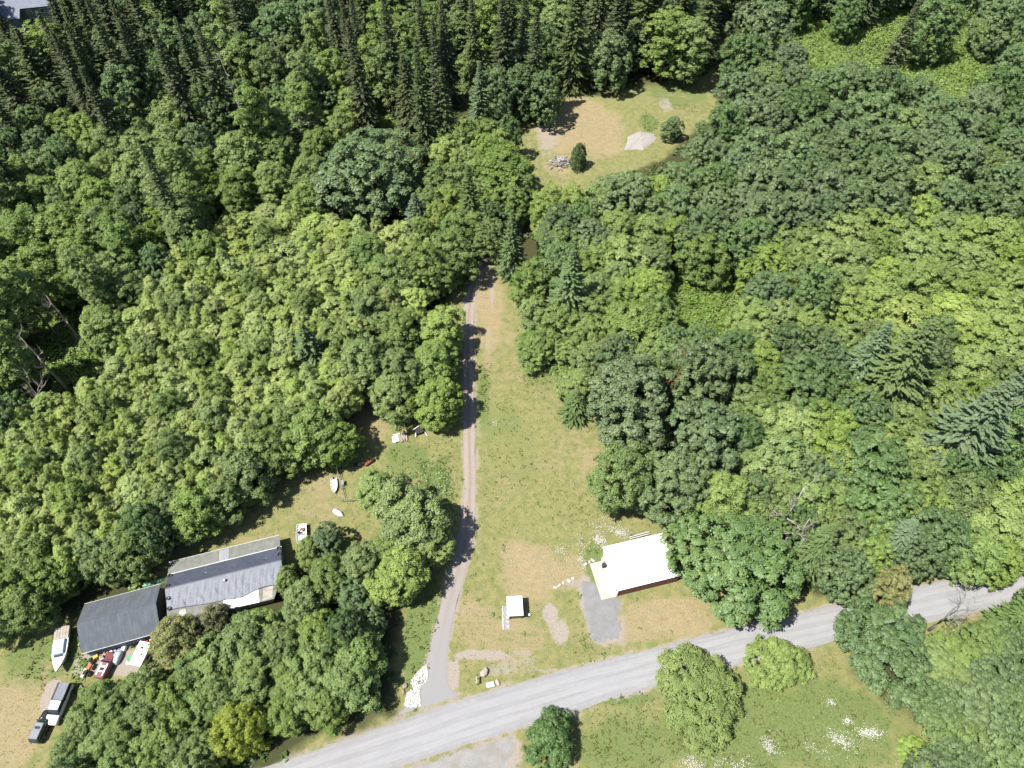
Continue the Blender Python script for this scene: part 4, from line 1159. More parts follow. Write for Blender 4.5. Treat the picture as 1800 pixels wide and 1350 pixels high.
def crown_mesh(name, seed, Rm, z0, z1, prof, n1, r1, n2, r2, n3, leaf, jit=.4, lean=.6, gap=0.0):
    rng = np.random.default_rng(seed)
    t = np.linspace(0, 1, 400); pr = prof(t); cdf = np.cumsum((pr+.05)*np.hypot((z1-z0)/400, Rm*np.gradient(pr))); cdf /= cdf[-1]
    tt = np.interp((np.arange(n1)+.5)/n1 + rng.normal(0, .004, n1), cdf, t)
    az = np.arange(n1)*2.399963 + rng.normal(0, .16, n1)
    if gap: keep = rng.random(n1) > gap; tt, az = tt[keep], az[keep]; n1 = len(tt)
    lop = 1 + .16*np.sin(az*2 + seed) + .1*np.sin(az*3 + seed*2)
    rad = np.maximum(prof(tt)*Rm*lop*rng.uniform(.82, 1.08, n1) - r1*.55, 0.05)
    c1 = np.stack([rad*np.cos(az), rad*np.sin(az), z0 + tt*(z1-z0) - r1*.5*tt + rng.normal(0, r1*.25, n1)], 1)
    k_ = rng.permutation(n1)[:n1//3]; ci = c1[k_]*np.array([.5, .5, .8]); ci[:, 2] += z0*.2; c1 = np.concatenate([c1, ci]); tt = np.concatenate([tt, tt[k_]]); n1 = len(c1)
    ax = np.zeros_like(c1); ax[:, 2] = z0 + (z1-z0)*(.15 + .45*tt)
    d1 = unit(c1-ax + np.array([0, 0, .35*Rm]))
    R1 = r1*rng.uniform(.8, 1.25, n1)
    t1 = rng.normal(0, .13, n1)
    D2 = hemi(d1, n2, rng, -.1); c2 = c1[:, None] + D2*(R1*.8)[:, None, None]*rng.uniform(.75, 1.15, (n1, n2, 1))
    t2 = t1[:, None] + rng.normal(0, .1, (n1, n2))
    D2 = D2.reshape(-1, 3); c2 = c2.reshape(-1, 3); R2 = r2*rng.uniform(.65, 1.3, len(c2)); t2 = t2.reshape(-1)
    up = np.array([0, 0, 1.0]); d3 = unit(D2 + up*.5)
    D3 = hemi(d3, n3, rng, -.1); P = c2[:, None] + D3*R2[:, None, None]*rng.uniform(.4, 1.22, (len(c2), n3, 1))*np.array([1.1, 1.1, .8])
    P = P.reshape(-1, 3); N = unit(D3.reshape(-1, 3) + up*lean + rng.normal(0, jit, P.shape))
    ti = .45 + np.repeat(t2, n3) + rng.normal(0, .12, len(P))
    Ns = unit(N*.75 + D3.reshape(-1, 3)*.2 + np.repeat(D2, n3, 0)*.15 + up*.22)
    return quads_mesh(name, leaves(P, N, leaf, rng), np.clip(ti, 0, 1), Ns)
def fir_mesh(name, seed, H, Rm, z0, step, nb, droop, twig, wid, taper=.85, hang=.25, thin=0.0):
    """whorls of boughs, each a spine with flat side sprays"""
    rng = np.random.default_rng(seed); Q = []; Tn = []
    z = z0
    while z < H - .3:
        s = (H-z)/(H-z0); L0 = Rm*(s**taper)*(1 - .25*max(0, s-.85)/.15)
        k = max(3, int(round(nb*(.6 + .4*s)))); off = rng.uniform(0, 6.28)
        for i in range(k):
            if rng.random() < thin: continue
            az = off + 6.2832*i/k + rng.normal(0, .22); L = L0*rng.uniform(.55, 1.18) + .25
            el = R(38)*(1-s)**1.5 - droop*s + rng.normal(0, .09); zb = z + rng.uniform(-.3, .3)*step
            m = max(4, int(L/twig)); f = (np.arange(m)+.6)/m
            d = np.array([math.cos(az), math.sin(az), 0.]); side = np.array([-d[1], d[0], 0.])
            sp = d*(f*L*math.cos(el))[:, None]; sp[:, 2] = zb + f*L*math.sin(el) - .22*L*droop*f*f*1.5 + .12*L*droop*f**4*2
            tl = (.16*L + .36)*(1.12-f)**.7*np.clip(f*4, .35, 1)
            bt = rng.normal(0, .13)
            for sg in (-1, 1):
                dirv = unit(d*.62 + side*sg*(.85) + np.array([0, 0, -hang]) + rng.normal(0, .12, (m, 3)))
                b = sp; l = (tl*rng.uniform(.75, 1.25, m))[:, None]
                wv = unit(np.cross(dirv, np.array([0, 0, 1.]) + rng.normal(0, .35, (m, 3))))*(wid*(.5+.5*l))
                Q.append(np.stack([b, b + dirv*l*.5 - wv, b + dirv*l, b + dirv*l*.45 + wv], 1))
                Tn.append(.45 + bt + rng.normal(0, .12, m) + .15*f)
                b2 = b + dirv*l*.35; dv2 = unit(dirv + d*.5 + np.array([0, 0, -hang]) + rng.normal(0, .3, (m, 3)))
                wv2 = unit(np.cross(dv2, np.array([0, 0, 1.]) + rng.normal(0, .5, (m, 3))))*(wid*.45)
                Q.append(np.stack([b2, b2 + dv2*l*.35 - wv2, b2 + dv2*l*.7, b2 + dv2*l*.35 + wv2], 1)); Tn.append(.5 + bt + rng.normal(0, .12, m))
            # the tip
            b = sp[-1]; dv = d*math.cos(el*.3); l = .25 + .1*L; sw = side*wid*.6
            Q.append(np.stack([b-dv*l*.4, b-sw, b+dv*l, b+sw])[None]); Tn.append(np.array([.6+bt]))
        z += step*(.6 + .4*s)*rng.uniform(.85, 1.15)
    top = np.array([0, 0, H])
    for i in range(5):
        d = np.array([math.cos(i*1.257), math.sin(i*1.257), 0.])*.22
        Q.append(np.stack([top - np.array([0, 0, .9]), top - np.array([0, 0, .6]) + d, top, top - np.array([0, 0, .6]) - d*.3])[None]); Tn.append(np.array([.6]))
    return quads_mesh(name, np.concatenate(Q), np.clip(np.concatenate(Tn), 0, 1))
def limb_tree(mb, rng, p, d, L, r, depth, spread=.6, up=.15, nchild=(2, 4), n=5, curl=.2):
    """recursive bare limbs"""
    pts = [Vector(p)]; rad = [r]; dv = Vector(d).normalized(); k = 4
    for i in range(k):
        dv = (dv + Vector((rng.gauss(0, curl), rng.gauss(0, curl), rng.gauss(0, curl) + up*.3))).normalized()
        pts.append(pts[-1] + dv*L/k); rad.append(r*(1 - .62*(i+1)/k))
    mb.tube(pts, rad, max(3, n), cap=False)
    if depth <= 0: return
    for j in range(rng.randint(*nchild) + (1 if depth > 1 else 0)):
        i = rng.randint(1, k); q = pts[i]; ax = Vector((rng.gauss(0, 1), rng.gauss(0, 1), rng.gauss(0, .5))).normalized()
        nd = (dv*(1-spread) + ax*spread + Vector((0, 0, up))).normalized()
        limb_tree(mb, rng, q, nd, L*rng.uniform(.45, .72), rad[i]*.62, depth-1, spread, up, nchild, n-1, curl)
def trunk_mesh(name, seed, H, r, fork, Rm, limbs=5):
    rng = random.Random(seed); mb = MB()
    pts = [(0, 0, -.3)] + [(rng.gauss(0, .015*H)*i/5, rng.gauss(0, .015*H)*i/5, H*i/5) for i in range(1, 6)]
    mb.tube(pts, [r*1.25, r, r*.85, r*.65, r*.4, r*.1], 7)
    for i in range(limbs):
        a = i*2.4 + rng.random(); z = H*(fork + (.85-fork)*i/max(1, limbs)); t = z/H*5; k = min(4, int(t)); q = Vector(pts[k]).lerp(Vector(pts[k+1]), t-k)
        L = Rm*.75*rng.uniform(.7, 1); e = q + Vector((math.cos(a)*L, math.sin(a)*L, L*.55)); md = q.lerp(e, .5) + Vector((0, 0, -.06*L))
        mb.tube([q, md, e], [r*.45, r*.3, r*.08], 5)
    m = mb.mesh(name)
    for p in m.polygons: p.use_smooth = True
    return m
def prof_round(t): return np.sqrt(np.clip(1-((t-.42)/.6)**2, 0, 1))
def prof_dome(t): return np.sqrt(np.clip(1-(t*.98)**2.2, 0, 1))*(.86+.14*np.clip(t*6, 0, 1))
def prof_egg(t): return np.clip(1-np.abs(t-.35)**1.7*2.05, 0.03, 1)**.75
def prof_col(t): return .35 + .65*np.sqrt(np.clip(1-((t-.5)/.52)**2, 0, 1))
# ------------------------------------------------------------------ polygons on the ground
def pmask(X, Y, poly):
    c = np.zeros(X.shape, bool); n = len(poly)
    for i in range(n):
        x1, y1 = poly[i]; x2, y2 = poly[i-1]
        if y1 == y2: continue
        k = ((y1 > Y) != (y2 > Y)) & (X < (x2-x1)*(Y-y1)/(y2-y1)+x1); c ^= k
    return c
def pdist(X, Y, poly):
    d = np.full(X.shape, 1e9)
    for i in range(len(poly)):
        (x1, y1), (x2, y2) = poly[i-1], poly[i]; dx, dy = x2-x1, y2-y1
        t = np.clip(((X-x1)*dx + (Y-y1)*dy)/max(dx*dx+dy*dy, 1e-9), 0, 1)
        d = np.minimum(d, np.hypot(X-x1-t*dx, Y-y1-t*dy))
    return np.where(pmask(X, Y, poly), -d, d)
def sstep(x, a, b): t = np.clip((x-a)/(b-a), 0, 1); return t*t*(3-2*t)
rngw = np.random.default_rng(5)
_W = [(rngw.normal(0, f, 2), rngw.uniform(0, 6.28), amp) for f, amp in [(.25, 1.0)]*4 + [(.8, .6)]*5 + [(2.2, .35)]*5]
def wob(X, Y):
    s = 0
    for k, ph, amp in _W: s = s + amp*np.sin(X*k[0] + Y*k[1] + ph)
    return s/3.0
ROAD = ROAD_N + ROAD_S[::-1]; DRIVE = DRIVE_L + DRIVE_R[::-1]
# ------------------------------------------------------------------ ground: one sheet out to the horizon
def axis(lo, hi, step):
    far = [3.0*1.45**i for i in range(1, 21)]
    return np.array([lo - q for q in far[::-1]] + list(np.arange(lo, hi + .01, step)) + [hi + q for q in far])
gx, gy = axis(-92, 92, .6), axis(6, 200, .6)
GX, GY = np.meshgrid(gx, gy)
wb = wob(GX, GY)
forest = np.ones_like(GX)
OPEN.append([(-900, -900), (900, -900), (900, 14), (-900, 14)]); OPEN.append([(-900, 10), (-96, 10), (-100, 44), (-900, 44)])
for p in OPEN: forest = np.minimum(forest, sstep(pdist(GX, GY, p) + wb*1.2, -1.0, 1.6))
def ell(L):
    s = np.zeros_like(GX)
    for x, y, rx, ry, k in L:
        d = np.hypot((GX-x)/rx, (GY-y)/ry); s = np.maximum(s, k*(1-sstep(d + wb*.22, .45, 1.25)))
    return s
dry, lush, bare = ell(DRY), ell(LUSH), ell(BARE)
paved = np.zeros_like(GX)
for p in (ROAD, DRIVE, TURNOUT, PARKING): d = pdist(GX, GY, p); paved = np.maximum(paved, (d < (-.05 if p is ROAD else -.3))*1.0); bare = np.maximum(bare, (.62+.25*wb)*(1-sstep(d + wb*.6, .0, 1.3)))
gz = .10*np.sin(GX*.21+1)*np.sin(GY*.17) + .05*wb
near = np.minimum.reduce([pdist(GX, GY, p) for p in (ROAD, DRIVE, TURNOUT, PARKING)])
flat = sstep(near, .4, 5)
for (bx, by, br) in ((-50, 44, 17), (-65, 36, 14), (23, 48, 10), (0, 41, 4), (-72, 28, 9)): flat = flat*sstep(np.hypot(GX-bx, GY-by), br, br+6)
gz = gz*flat
me = bpy.data.meshes.new('ground'); ny, nx = GX.shape
me.vertices.add(nx*ny); me.vertices.foreach_set('co', np.stack([GX, GY, gz], -1).reshape(-1).astype(np.float32))
ii = (np.arange(ny-1)[:, None]*nx + np.arange(nx-1)[None]).reshape(-1); nq = len(ii)
me.loops.add(nq*4); me.loops.foreach_set('vertex_index', np.stack([ii, ii+1, ii+nx+1, ii+nx], 1).reshape(-1).astype(np.int32))
me.polygons.add(nq); me.polygons.foreach_set('loop_start', np.arange(0, nq*4, 4, dtype=np.int32)); me.polygons.foreach_set('use_smooth', np.ones(nq, bool))
me.update(calc_edges=True)
ca = me.attributes.new('cover', 'FLOAT_COLOR', 'POINT')
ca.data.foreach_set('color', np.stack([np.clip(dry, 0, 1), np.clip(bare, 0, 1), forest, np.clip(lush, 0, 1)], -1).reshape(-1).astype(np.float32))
ground = bpy.data.objects.new('ground', me); COL.objects.link(ground); tag(ground, 'grassy ground with dry tan and green patches', 'ground', kind='structure')
def cover_nodes(b):
    at = b.attr('cover'); sp = b.n('SeparateColor'); b.t.links.new(at.outputs['Color'], sp.inputs[0]); return sp.outputs[0], sp.outputs[1], sp.outputs[2], at.outputs['Alpha']
b = NB('meadow'); P = b.pos(); dr, ba, fo, lu = cover_nodes(b)
mp = b.n('Mapping'); b.put(mp.inputs['Vector'], P); mp.inputs['Rotation'].default_value = (0, 0, R(-38)); mp.inputs['Scale'].default_value = (.16, 1.5, 1); n5 = b.noise(1.0, mp.outputs[0], 3, .6)
n1 = b.noise(.12, P, 3); n2 = b.noise(.7, P, 4, .65); n3 = b.noise(3.2, P, 4, .7); n4 = b.noise(14, P, 3, .7)
def jit(x, *ns):
    for n, k in ns: x = b.math('MULTIPLY_ADD', n, k, b.math('ADD', x, -k/2))
    return x
grass = b.mix(b.ramp(n2, .35, .65), (0.156, 0.168, 0.066), (0.222, 0.207, 0.090)); grass = b.mix(b.math('MULTIPLY', b.ramp(n3, .42, .72), .38), grass, (0.105, 0.129, 0.043))
lcol = b.mix(b.ramp(n3, .35, .65), (0.090, 0.129, 0.039), (0.148, 0.176, 0.066))
dcol = b.mix(b.ramp(n2, .3, .7), (0.281, 0.215, 0.117), (0.205, 0.173, 0.095)); dcol = b.mix(b.math('MULTIPLY', b.ramp(n4, .42, .62), .55), dcol, (0.343, 0.289, 0.187)); dcol = b.mix(b.math('MULTIPLY', b.ramp(n3, .5, .7), .7), dcol, (0.117, 0.125, 0.043))
bcol = b.mix(b.ramp(n3, .3, .7), (0.290, 0.252, 0.215), (0.235, 0.200, 0.165)); bcol = b.mix(b.math('MULTIPLY', b.ramp(n4, .5, .65), .5), bcol, (0.367, 0.343, 0.320))
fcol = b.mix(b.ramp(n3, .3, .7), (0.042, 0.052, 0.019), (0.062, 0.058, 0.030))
c = b.mix(b.ramp(jit(lu, (n1, .5), (n2, .7), (n3, .5)), .25, .75), grass, lcol)
c = b.mix(b.ramp(jit(dr, (n1, 1.4), (n2, 1.0), (n3, .7), (n5, .9)), .16, .76), c, dcol)
c = b.mix(b.ramp(jit(ba, (n2, .7), (n3, 1.0), (n4, .5)), .38, .66), c, bcol)
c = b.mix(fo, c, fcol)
c = b.mix(b.math('MULTIPLY', b.ramp(n4, .5, .75), .35), c, b.mix(1.0, c, (.45, .5, .4), 'MULTIPLY'))
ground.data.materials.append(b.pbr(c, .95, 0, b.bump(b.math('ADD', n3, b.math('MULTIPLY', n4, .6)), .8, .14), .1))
# gravel sheets
def strip(name, L, Rr, z, m, label, sub=1.2, crown=0.05):
    """ribbon between two edge lines, with worn wavering edges"""
    L = np.array(L); Rr = np.array(Rr); k = min(len(L), len(Rr)); mid = (L[:k]+Rr[:k])/2
    s = np.concatenate([[0], np.cumsum(np.hypot(*np.diff(mid, axis=0).T))]); q = np.arange(0, s[-1], sub)
    def sm(A): return np.stack([np.interp(q, s, A[:k, i]) for i in (0, 1)], 1)
    def soft(A):
        for _ in range(3): A[1:-1] = (A[:-2] + 2*A[1:-1] + A[2:])/4
        return A
    l, r = soft(sm(L)), soft(sm(Rr)); na = 17; f = np.linspace(0, 1, na)
    Pt = l[:, None]*(1-f)[None, :, None] + r[:, None]*f[None, :, None]
    nrm = unit(r-l); e = wob(Pt[:, :, 0]*3, Pt[:, :, 1]*3)*.32
    Pt[:, 0] += nrm*e[:, :1]; Pt[:, -1] += nrm*e[:, -1:]
    n = len(q); V = np.zeros((n, na, 3)); V[..., :2] = Pt; V[..., 2] = z + crown*(1-(2*f-1)**2)[None]
    V[:, 0, 2] -= .06; V[:, -1, 2] -= .06
    idx = (np.arange(n-1)[:, None]*na + np.arange(na-1)[None]).reshape(-1)
    m_ = bpy.data.meshes.new(name); m_.from_pydata(V.reshape(-1, 3).tolist(), [], np.stack([idx, idx+na, idx+na+1, idx+1], 1).tolist())
    if m_.polygons[0].normal.z < 0: m_.flip_normals()
    at = m_.attributes.new('across', 'FLOAT', 'POINT'); at.data.foreach_set('value', np.tile(f*2-1, n).astype(np.float32))
    at = m_.attributes.new('along', 'FLOAT', 'POINT'); at.data.foreach_set('value', np.repeat(q, na).astype(np.float32))
    for p in m_.polygons: p.use_smooth = True
    o = bpy.data.objects.new(name, m_); COL.objects.link(o); m_.materials.append(m); return tag(o, label, name, kind='structure')
def gravel(name, base, tr, tracks, mid=None, edge=None, end=None):
    b = NB(name); P = b.pos(); ac = b.attr('across').outputs['Fac']; al = b.attr('along').outputs['Fac']
    cv = b.n('CombineXYZ'); b.put(cv.inputs[0], b.math('MULTIPLY', al, .045)); b.put(cv.inputs[1], b.math('MULTIPLY', ac, 3.0))
    n1 = b.noise(3, cv.outputs[0], 4, .6); n2 = b.noise(1.2, P, 4); n3 = b.noise(9, P, 3, .7)
    c = b.mix(b.ramp(n1, .35, .65), base, tuple(x*.84 for x in base)); c = b.mix(b.math('MULTIPLY', b.ramp(n2, .35, .7), .35), c, tuple(x*.8 for x in base))
    tt = 0.0
    for x0, wd in tracks:
        d = b.math('ABSOLUTE', b.math('SUBTRACT', b.math('ADD', ac, b.math('MULTIPLY_ADD', n1, .16, -.08)), x0)); tt = b.math('MAXIMUM', tt, b.ramp(d, wd*.4, wd, 1, 0))
    c = b.mix(b.math('MULTIPLY', tt, .5), c, tr); c = b.mix(b.math('MULTIPLY', b.ramp(b.noise(.35, P, 3), .4, .7), .3), c, tuple(x*.82 for x in base))
    if mid: c = b.mix(b.math('MULTIPLY', b.ramp(b.math('ABSOLUTE', ac), .05, .3, 1, 0), b.ramp(b.math('ADD', n2, b.math('MULTIPLY', n3, .4)), .5, .85)), c, mid)
    if edge: c = b.mix(b.math('MULTIPLY', b.ramp(b.math('ADD', b.math('ABSOLUTE', ac), b.math('MULTIPLY_ADD', n2, .5, -.25)), .72, 1.05), .7), c, edge)
    if end: c = b.mix(b.ramp(b.math('ADD', al, b.math('MULTIPLY', n2, 14)), end[0], end[1]), c, b.mix(b.ramp(n3, .35, .65), end[2], tuple(x*.8 for x in end[2])))
    c = b.mix(b.math('MULTIPLY', b.ramp(n3, .5, .7), .35), c, tuple(x*1.25 for x in base)); c = b.mix(b.math('MULTIPLY', b.ramp(n3, .48, .3), .3), c, tuple(x*.6 for x in base))
    return b.pbr(c, .95, 0, b.bump(n3, .5, .04), .1)
road_m = gravel('road_gravel', (0.255, 0.255, 0.262), (0.285, 0.285, 0.290), [(-.42, .2), (.1, .18), (.5, .18)], None, (0.205, 0.190, 0.167))
drive_m = gravel('drive_gravel', (0.250, 0.206, 0.178), (0.305, 0.260, 0.232), [(-.5, .4), (.5, .4)], (0.205, 0.182, 0.129), (0.228, 0.200, 0.144), (95, 135, (0.236, 0.238, 0.242)))
strip('road', ROAD_N, ROAD_S, .030, road_m, 'pale grey gravel road crossing the bottom of the picture', .8, .10)
strip('driveway', DRIVE_L, DRIVE_R, .012, drive_m, 'long straight gravel driveway running up to the forest', .8, .03)
def pad(name, poly, z, m, label, jitter=.5, sub=.35, skirt=True):
    """flat sheet with a ragged outline"""
    pts = []
    for i in range(len(poly)):
        a_, b_ = np.array(poly[i]), np.array(poly[(i+1) % len(poly)]); k = max(1, int(np.hypot(*(b_-a_))/sub))
        pts += [tuple(a_ + (b_-a_)*j/k) for j in range(k)]
    A = np.array(pts)
    for _ in range(2): A = (np.roll(A, 1, 0) + 2*A + np.roll(A, -1, 0))/4
    c = A.mean(0); A = A + unit(A-c)*(wob(A[:, 0]*4, A[:, 1]*4)*jitter)[:, None]; n = len(A)
    rings = [A, c + (A-c)*.85, c + (A-c)*.5]; V = [(x, y, z-.05) for x, y in rings[0]] + [(x, y, z) for x, y in rings[1]] + [(x, y, z+.01) for x, y in rings[2]] + [(c[0], c[1], z+.01)]
    F_ = []
    for k in (0, 1):
        for i in range(n): j = (i+1) % n; F_.append((k*n+i, k*n+j, (k+1)*n+j, (k+1)*n+i))
    F_ += [(2*n+i, 2*n+(i+1) % n, 3*n) for i in range(n)]
    m_ = bpy.data.meshes.new(name); m_.from_pydata(V, [], F_)
    if sum(p.normal.z for p in m_.polygons) < 0: m_.flip_normals()
    o = bpy.data.objects.new(name, m_); COL.objects.link(o); m_.materials.append(m); return tag(o, label, name.replace('_', ' '), kind='structure')
pad('gravel_turnout', TURNOUT, .022, mat('turnout', (0.236, 0.232, 0.228), (0.190, 0.179, 0.160), .5, .95, bump=.4), 'grey gravel turnout below the road')
pad('gravel_parking', PARKING, .018, mat('parking', (0.195, 0.195, 0.196), (0.165, 0.163, 0.158), .6, .95, bump=.4), 'grey gravel parking strip in front of the garage apron')
# ------------------------------------------------------------------ buildings
def frame_pt(o, ang, u, v): a_ = R(ang); return (o[0] + u*math.cos(a_) + v*math.sin(a_), o[1] + u*math.sin(a_) - v*math.cos(a_))
def rip(name, f, nu, nv, m, parent):
    """wrinkled sheet from f(s,t)->(x,y,z), with a little thickness"""
    V = [f(i/nu, j/nv) for j in range(nv+1) for i in range(nu+1)]; k = nu+1
    F_ = [(j*k+i, j*k+i+1, (j+1)*k+i+1, (j+1)*k+i) for j in range(nv) for i in range(nu)]
    o = MB().add(V, F_).build(name, m, parent, True); o.modifiers.new('s', 'SOLIDIFY').thickness = .012; return o
moss_roof = mat('moss_roof', (.195, .195, .188), (.135, .14, .118), 1.3, .9, bump=.4, fine=.6)
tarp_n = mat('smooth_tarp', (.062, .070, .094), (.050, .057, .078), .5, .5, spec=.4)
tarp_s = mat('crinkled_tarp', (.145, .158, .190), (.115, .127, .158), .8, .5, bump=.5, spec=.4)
white_p = mat('white_paint', (.70, .70, .69), (.60, .60, .58), 1.0, .5)
white_r = mat('white_metal', (.86, .86, .85), (.82, .82, .80), .6, .4)
siding = mat('grey_siding', (.33, .34, .34), (.26, .27, .27), .8, .8)
dark_g = mat('dark_glass', (.03, .035, .04), (.02, .025, .03), 1, .12, spec=.6)
rubber = mat('rubber', (.035, .035, .037), (.025, .025, .027), 5, .8)
steel = mat('steel', (.42, .43, .45), (.30, .31, .33), 3, .45, .6)
rust = mat('rust', (.28, .105, .055), (.17, .075, .045), 4, .85, bump=.3)
wood_g = mat('weathered_wood', (.36, .33, .29), (.25, .22, .19), 2, .9, bump=.3)
conc = mat('concrete', (.40, .37, .33), (.34, .31, .27), .7, .9, bump=.15)
HO, HA = (-59.54, 48.57), 15.5
hs = thing('house', HO, R(HA), 'long low house with grey tarps and tyres on its roof', 'house')
mb = MB(); mb.box((9.45, -5.8, 1.42), (18.4, 5.9, 2.84)); mb.prism([(0, 0)]*0 or [(.25, 2.84), (18.65, 2.84), (18.65, 2.85), (.25, 2.85)], -2.9, -8.7)
for x in (.27, 18.63): mb.add([(x, -2.85, 2.84), (x, -8.75, 2.84), (x, -5.7, 3.86)], [(0, 1, 2)])
mb.box((9.4, -1.6, 1.1), (18.2, 2.5, 2.2)); mb.box((8.6, -9.85, 1.15), (16.0, 2.2, 2.3)); wl = mb.build('wall', siding, hs)
for x in (2.2, 5.6, 13.4):
    w_ = MB().box((x, -10.97, 1.35), (1.3, .06, 1.0)).build('window', white_p, hs); MB().box((x, -11.02, 1.35), (1.12, .06, .82)).build('pane', dark_g, w_)
d_ = MB().box((10.6, -10.97, 1.0), (.95, .06, 2.0)).build('door', white_p, hs); MB().box((10.95, -11.03, 1.0), (.06, .06, .14)).build('handle', steel, d_)
w_ = MB().box((18.68, -5.6, 1.5), (.06, 1.6, 1.0)).build('window', white_p, hs); MB().box((18.72, -5.6, 1.5), (.06, 1.4, .82)).build('pane', dark_g, w_)
br = MB().sheet((0, -2.75, 2.92), (18.9, -2.75, 2.92), (18.9, 0, 2.4), (0, 0, 2.4), .07).build('back_roof', moss_roof, hs); br['label'] = 'mossy back lean-to roof'
MB().sheet((8.5, -2.6, 2.93), (10.15, -2.6, 2.93), (10.15, -.2, 2.475), (8.5, -.2, 2.475), .03).build('skylight_panel', mat('milky_panel', (.27, .285, .30), (.23, .24, .25), 1, .4), br)
MB().tube([(0, .03, 2.39), (18.9, .03, 2.39)], .035, 6).build('eave_trim', white_p, br)
mr = MB().sheet((.05, -2.7, 2.90), (.05, -5.68, 3.92), (19.2, -5.68, 3.92), (19.2, -2.7, 2.90), .05).sheet((.05, -5.68, 3.92), (.05, -9.0, 2.86), (19.2, -9.0, 2.86), (19.2, -5.68, 3.92), .05).build('main_roof', siding, hs)
rg = random.Random(3)
dn = [(2.0, -4.9, .4), (4.4, -4.9, .35), (6.4, -4.2, .4), (9, -4.2, .35), (11, -4.3, .4), (13.6, -4.2, .4), (16.5, -4.4, .4), (3.0, -8.4, .5), (5.8, -8.2, .5), (8.3, -7.9, .55), (12.6, -7.6, .6), (17.4, -8.0, .6), (7.1, -3.6, .3)]
def dents(x, y): return sum(-.11*math.exp(-((x-a_)**2 + (y-b_)**2)/(r_*r_*.3)) + .07*math.exp(-((x-a_+.3)**2 + (y-b_+.25)**2)/(r_*r_*.4)) for a_, b_, r_ in dn)
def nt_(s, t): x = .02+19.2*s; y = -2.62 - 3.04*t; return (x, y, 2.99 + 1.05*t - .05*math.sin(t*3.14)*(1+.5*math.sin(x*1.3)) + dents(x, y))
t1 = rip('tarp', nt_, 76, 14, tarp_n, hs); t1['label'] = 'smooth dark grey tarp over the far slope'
MB().tube([nt_(i/20, 0) for i in range(21)], .07, 6).build('hem', white_p, t1)  # glare along the far tarp edge, put in as a white line
def low(x): return 9.05 + .65*math.sin(min(1, x/11)*1.9)**2*(1 if x < 9 else 1) + (.35*math.sin((x-9.5)*.8) if x > 9.5 else 0) - (.5*max(0, x-15)/4)
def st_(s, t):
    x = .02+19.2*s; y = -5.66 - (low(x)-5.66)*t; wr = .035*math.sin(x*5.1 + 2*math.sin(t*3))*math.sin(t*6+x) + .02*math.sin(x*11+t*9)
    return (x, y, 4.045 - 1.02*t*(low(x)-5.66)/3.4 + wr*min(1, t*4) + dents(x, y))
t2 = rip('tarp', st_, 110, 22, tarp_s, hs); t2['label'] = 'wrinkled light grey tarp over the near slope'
fr_ = MB().sheet((-.1, -8.8, 2.86), (-.1, -11.1, 2.45), (17.1, -11.5, 2.45), (18.4, -8.8, 2.86), .06).build('front_roof', moss_roof, hs); fr_['label'] = 'mossy front lean-to roof'
wp = MB().sheet((9.0, -9.25, 2.86), (8.9, -11.15, 2.535), (14.7, -11.45, 2.535), (14.75, -9.25, 2.86), .03).build('roof_panel', white_r, fr_); wp['label'] = 'bright white sheet-metal patch'
MB().sheet((15.6, -9.35, 2.84), (15.2, -11.35, 2.52), (16.9, -11.3, 2.52), (17.2, -9.3, 2.83), .02).build('roof_panel', wood_g, fr_)
MB().sheet((2.0, -9.4, 2.84), (1.4, -10.9, 2.58), (3.2, -10.9, 2.58), (2.9, -9.5, 2.83), .02).build('roof_panel', mat('pale_felt', (.34, .36, .32), (.28, .30, .26), 2, .9), fr_)
mb = MB(); mb.tube([(9.66, -6.7, 3.5), (9.66, -6.7, 4.15)], .12, 10); mb.tube([(9.66, -6.7, 4.1), (9.66, -6.7, 4.3)], [.22, .16], 10); mb.build('roof_vent', white_p, hs, True)
def tyre(u_, v_, z, label, nx_=0.0):
    p = frame_pt(HO, HA, u_, v_); mb = MB(); n_, k_ = 18, 8
    rings = [[((.27 + .105*math.cos(6.2832*j/k_))*math.cos(6.2832*i/n_), (.27 + .105*math.cos(6.2832*j/k_))*math.sin(6.2832*i/n_), .09 + .09*math.sin(6.2832*j/k_)) for j in range(k_)] for i in range(n_+1)]
    mb.loft(rings, False); o = mb.build('tyre', rubber, None, True); o.location = (*p, z); o.rotation_euler = (nx_, 0, R(HA)); tag(o, label, 'tyre', 'tyres weighing down the tarps')
sl = math.atan(1.05/3.04)
tyre(.47, 3.0, 3.14, 'black tyre at the far left corner of the tarped roof', sl); tyre(.35, 5.1, 3.86, 'black tyre on the left roof edge just above the ridge', sl); tyre(.42, 7.2, 3.6, 'black tyre on the left roof edge just below the ridge', -sl*.85)
tyre(.42, 8.8, 3.13, 'black tyre at the near left corner of the tarped roof', -sl*.85); tyre(18.7, 2.95, 3.13, 'black tyre at the far right corner of the tarped roof', sl); tyre(18.85, 4.3, 3.6, 'black tyre on the right roof edge inside the corner one', sl)
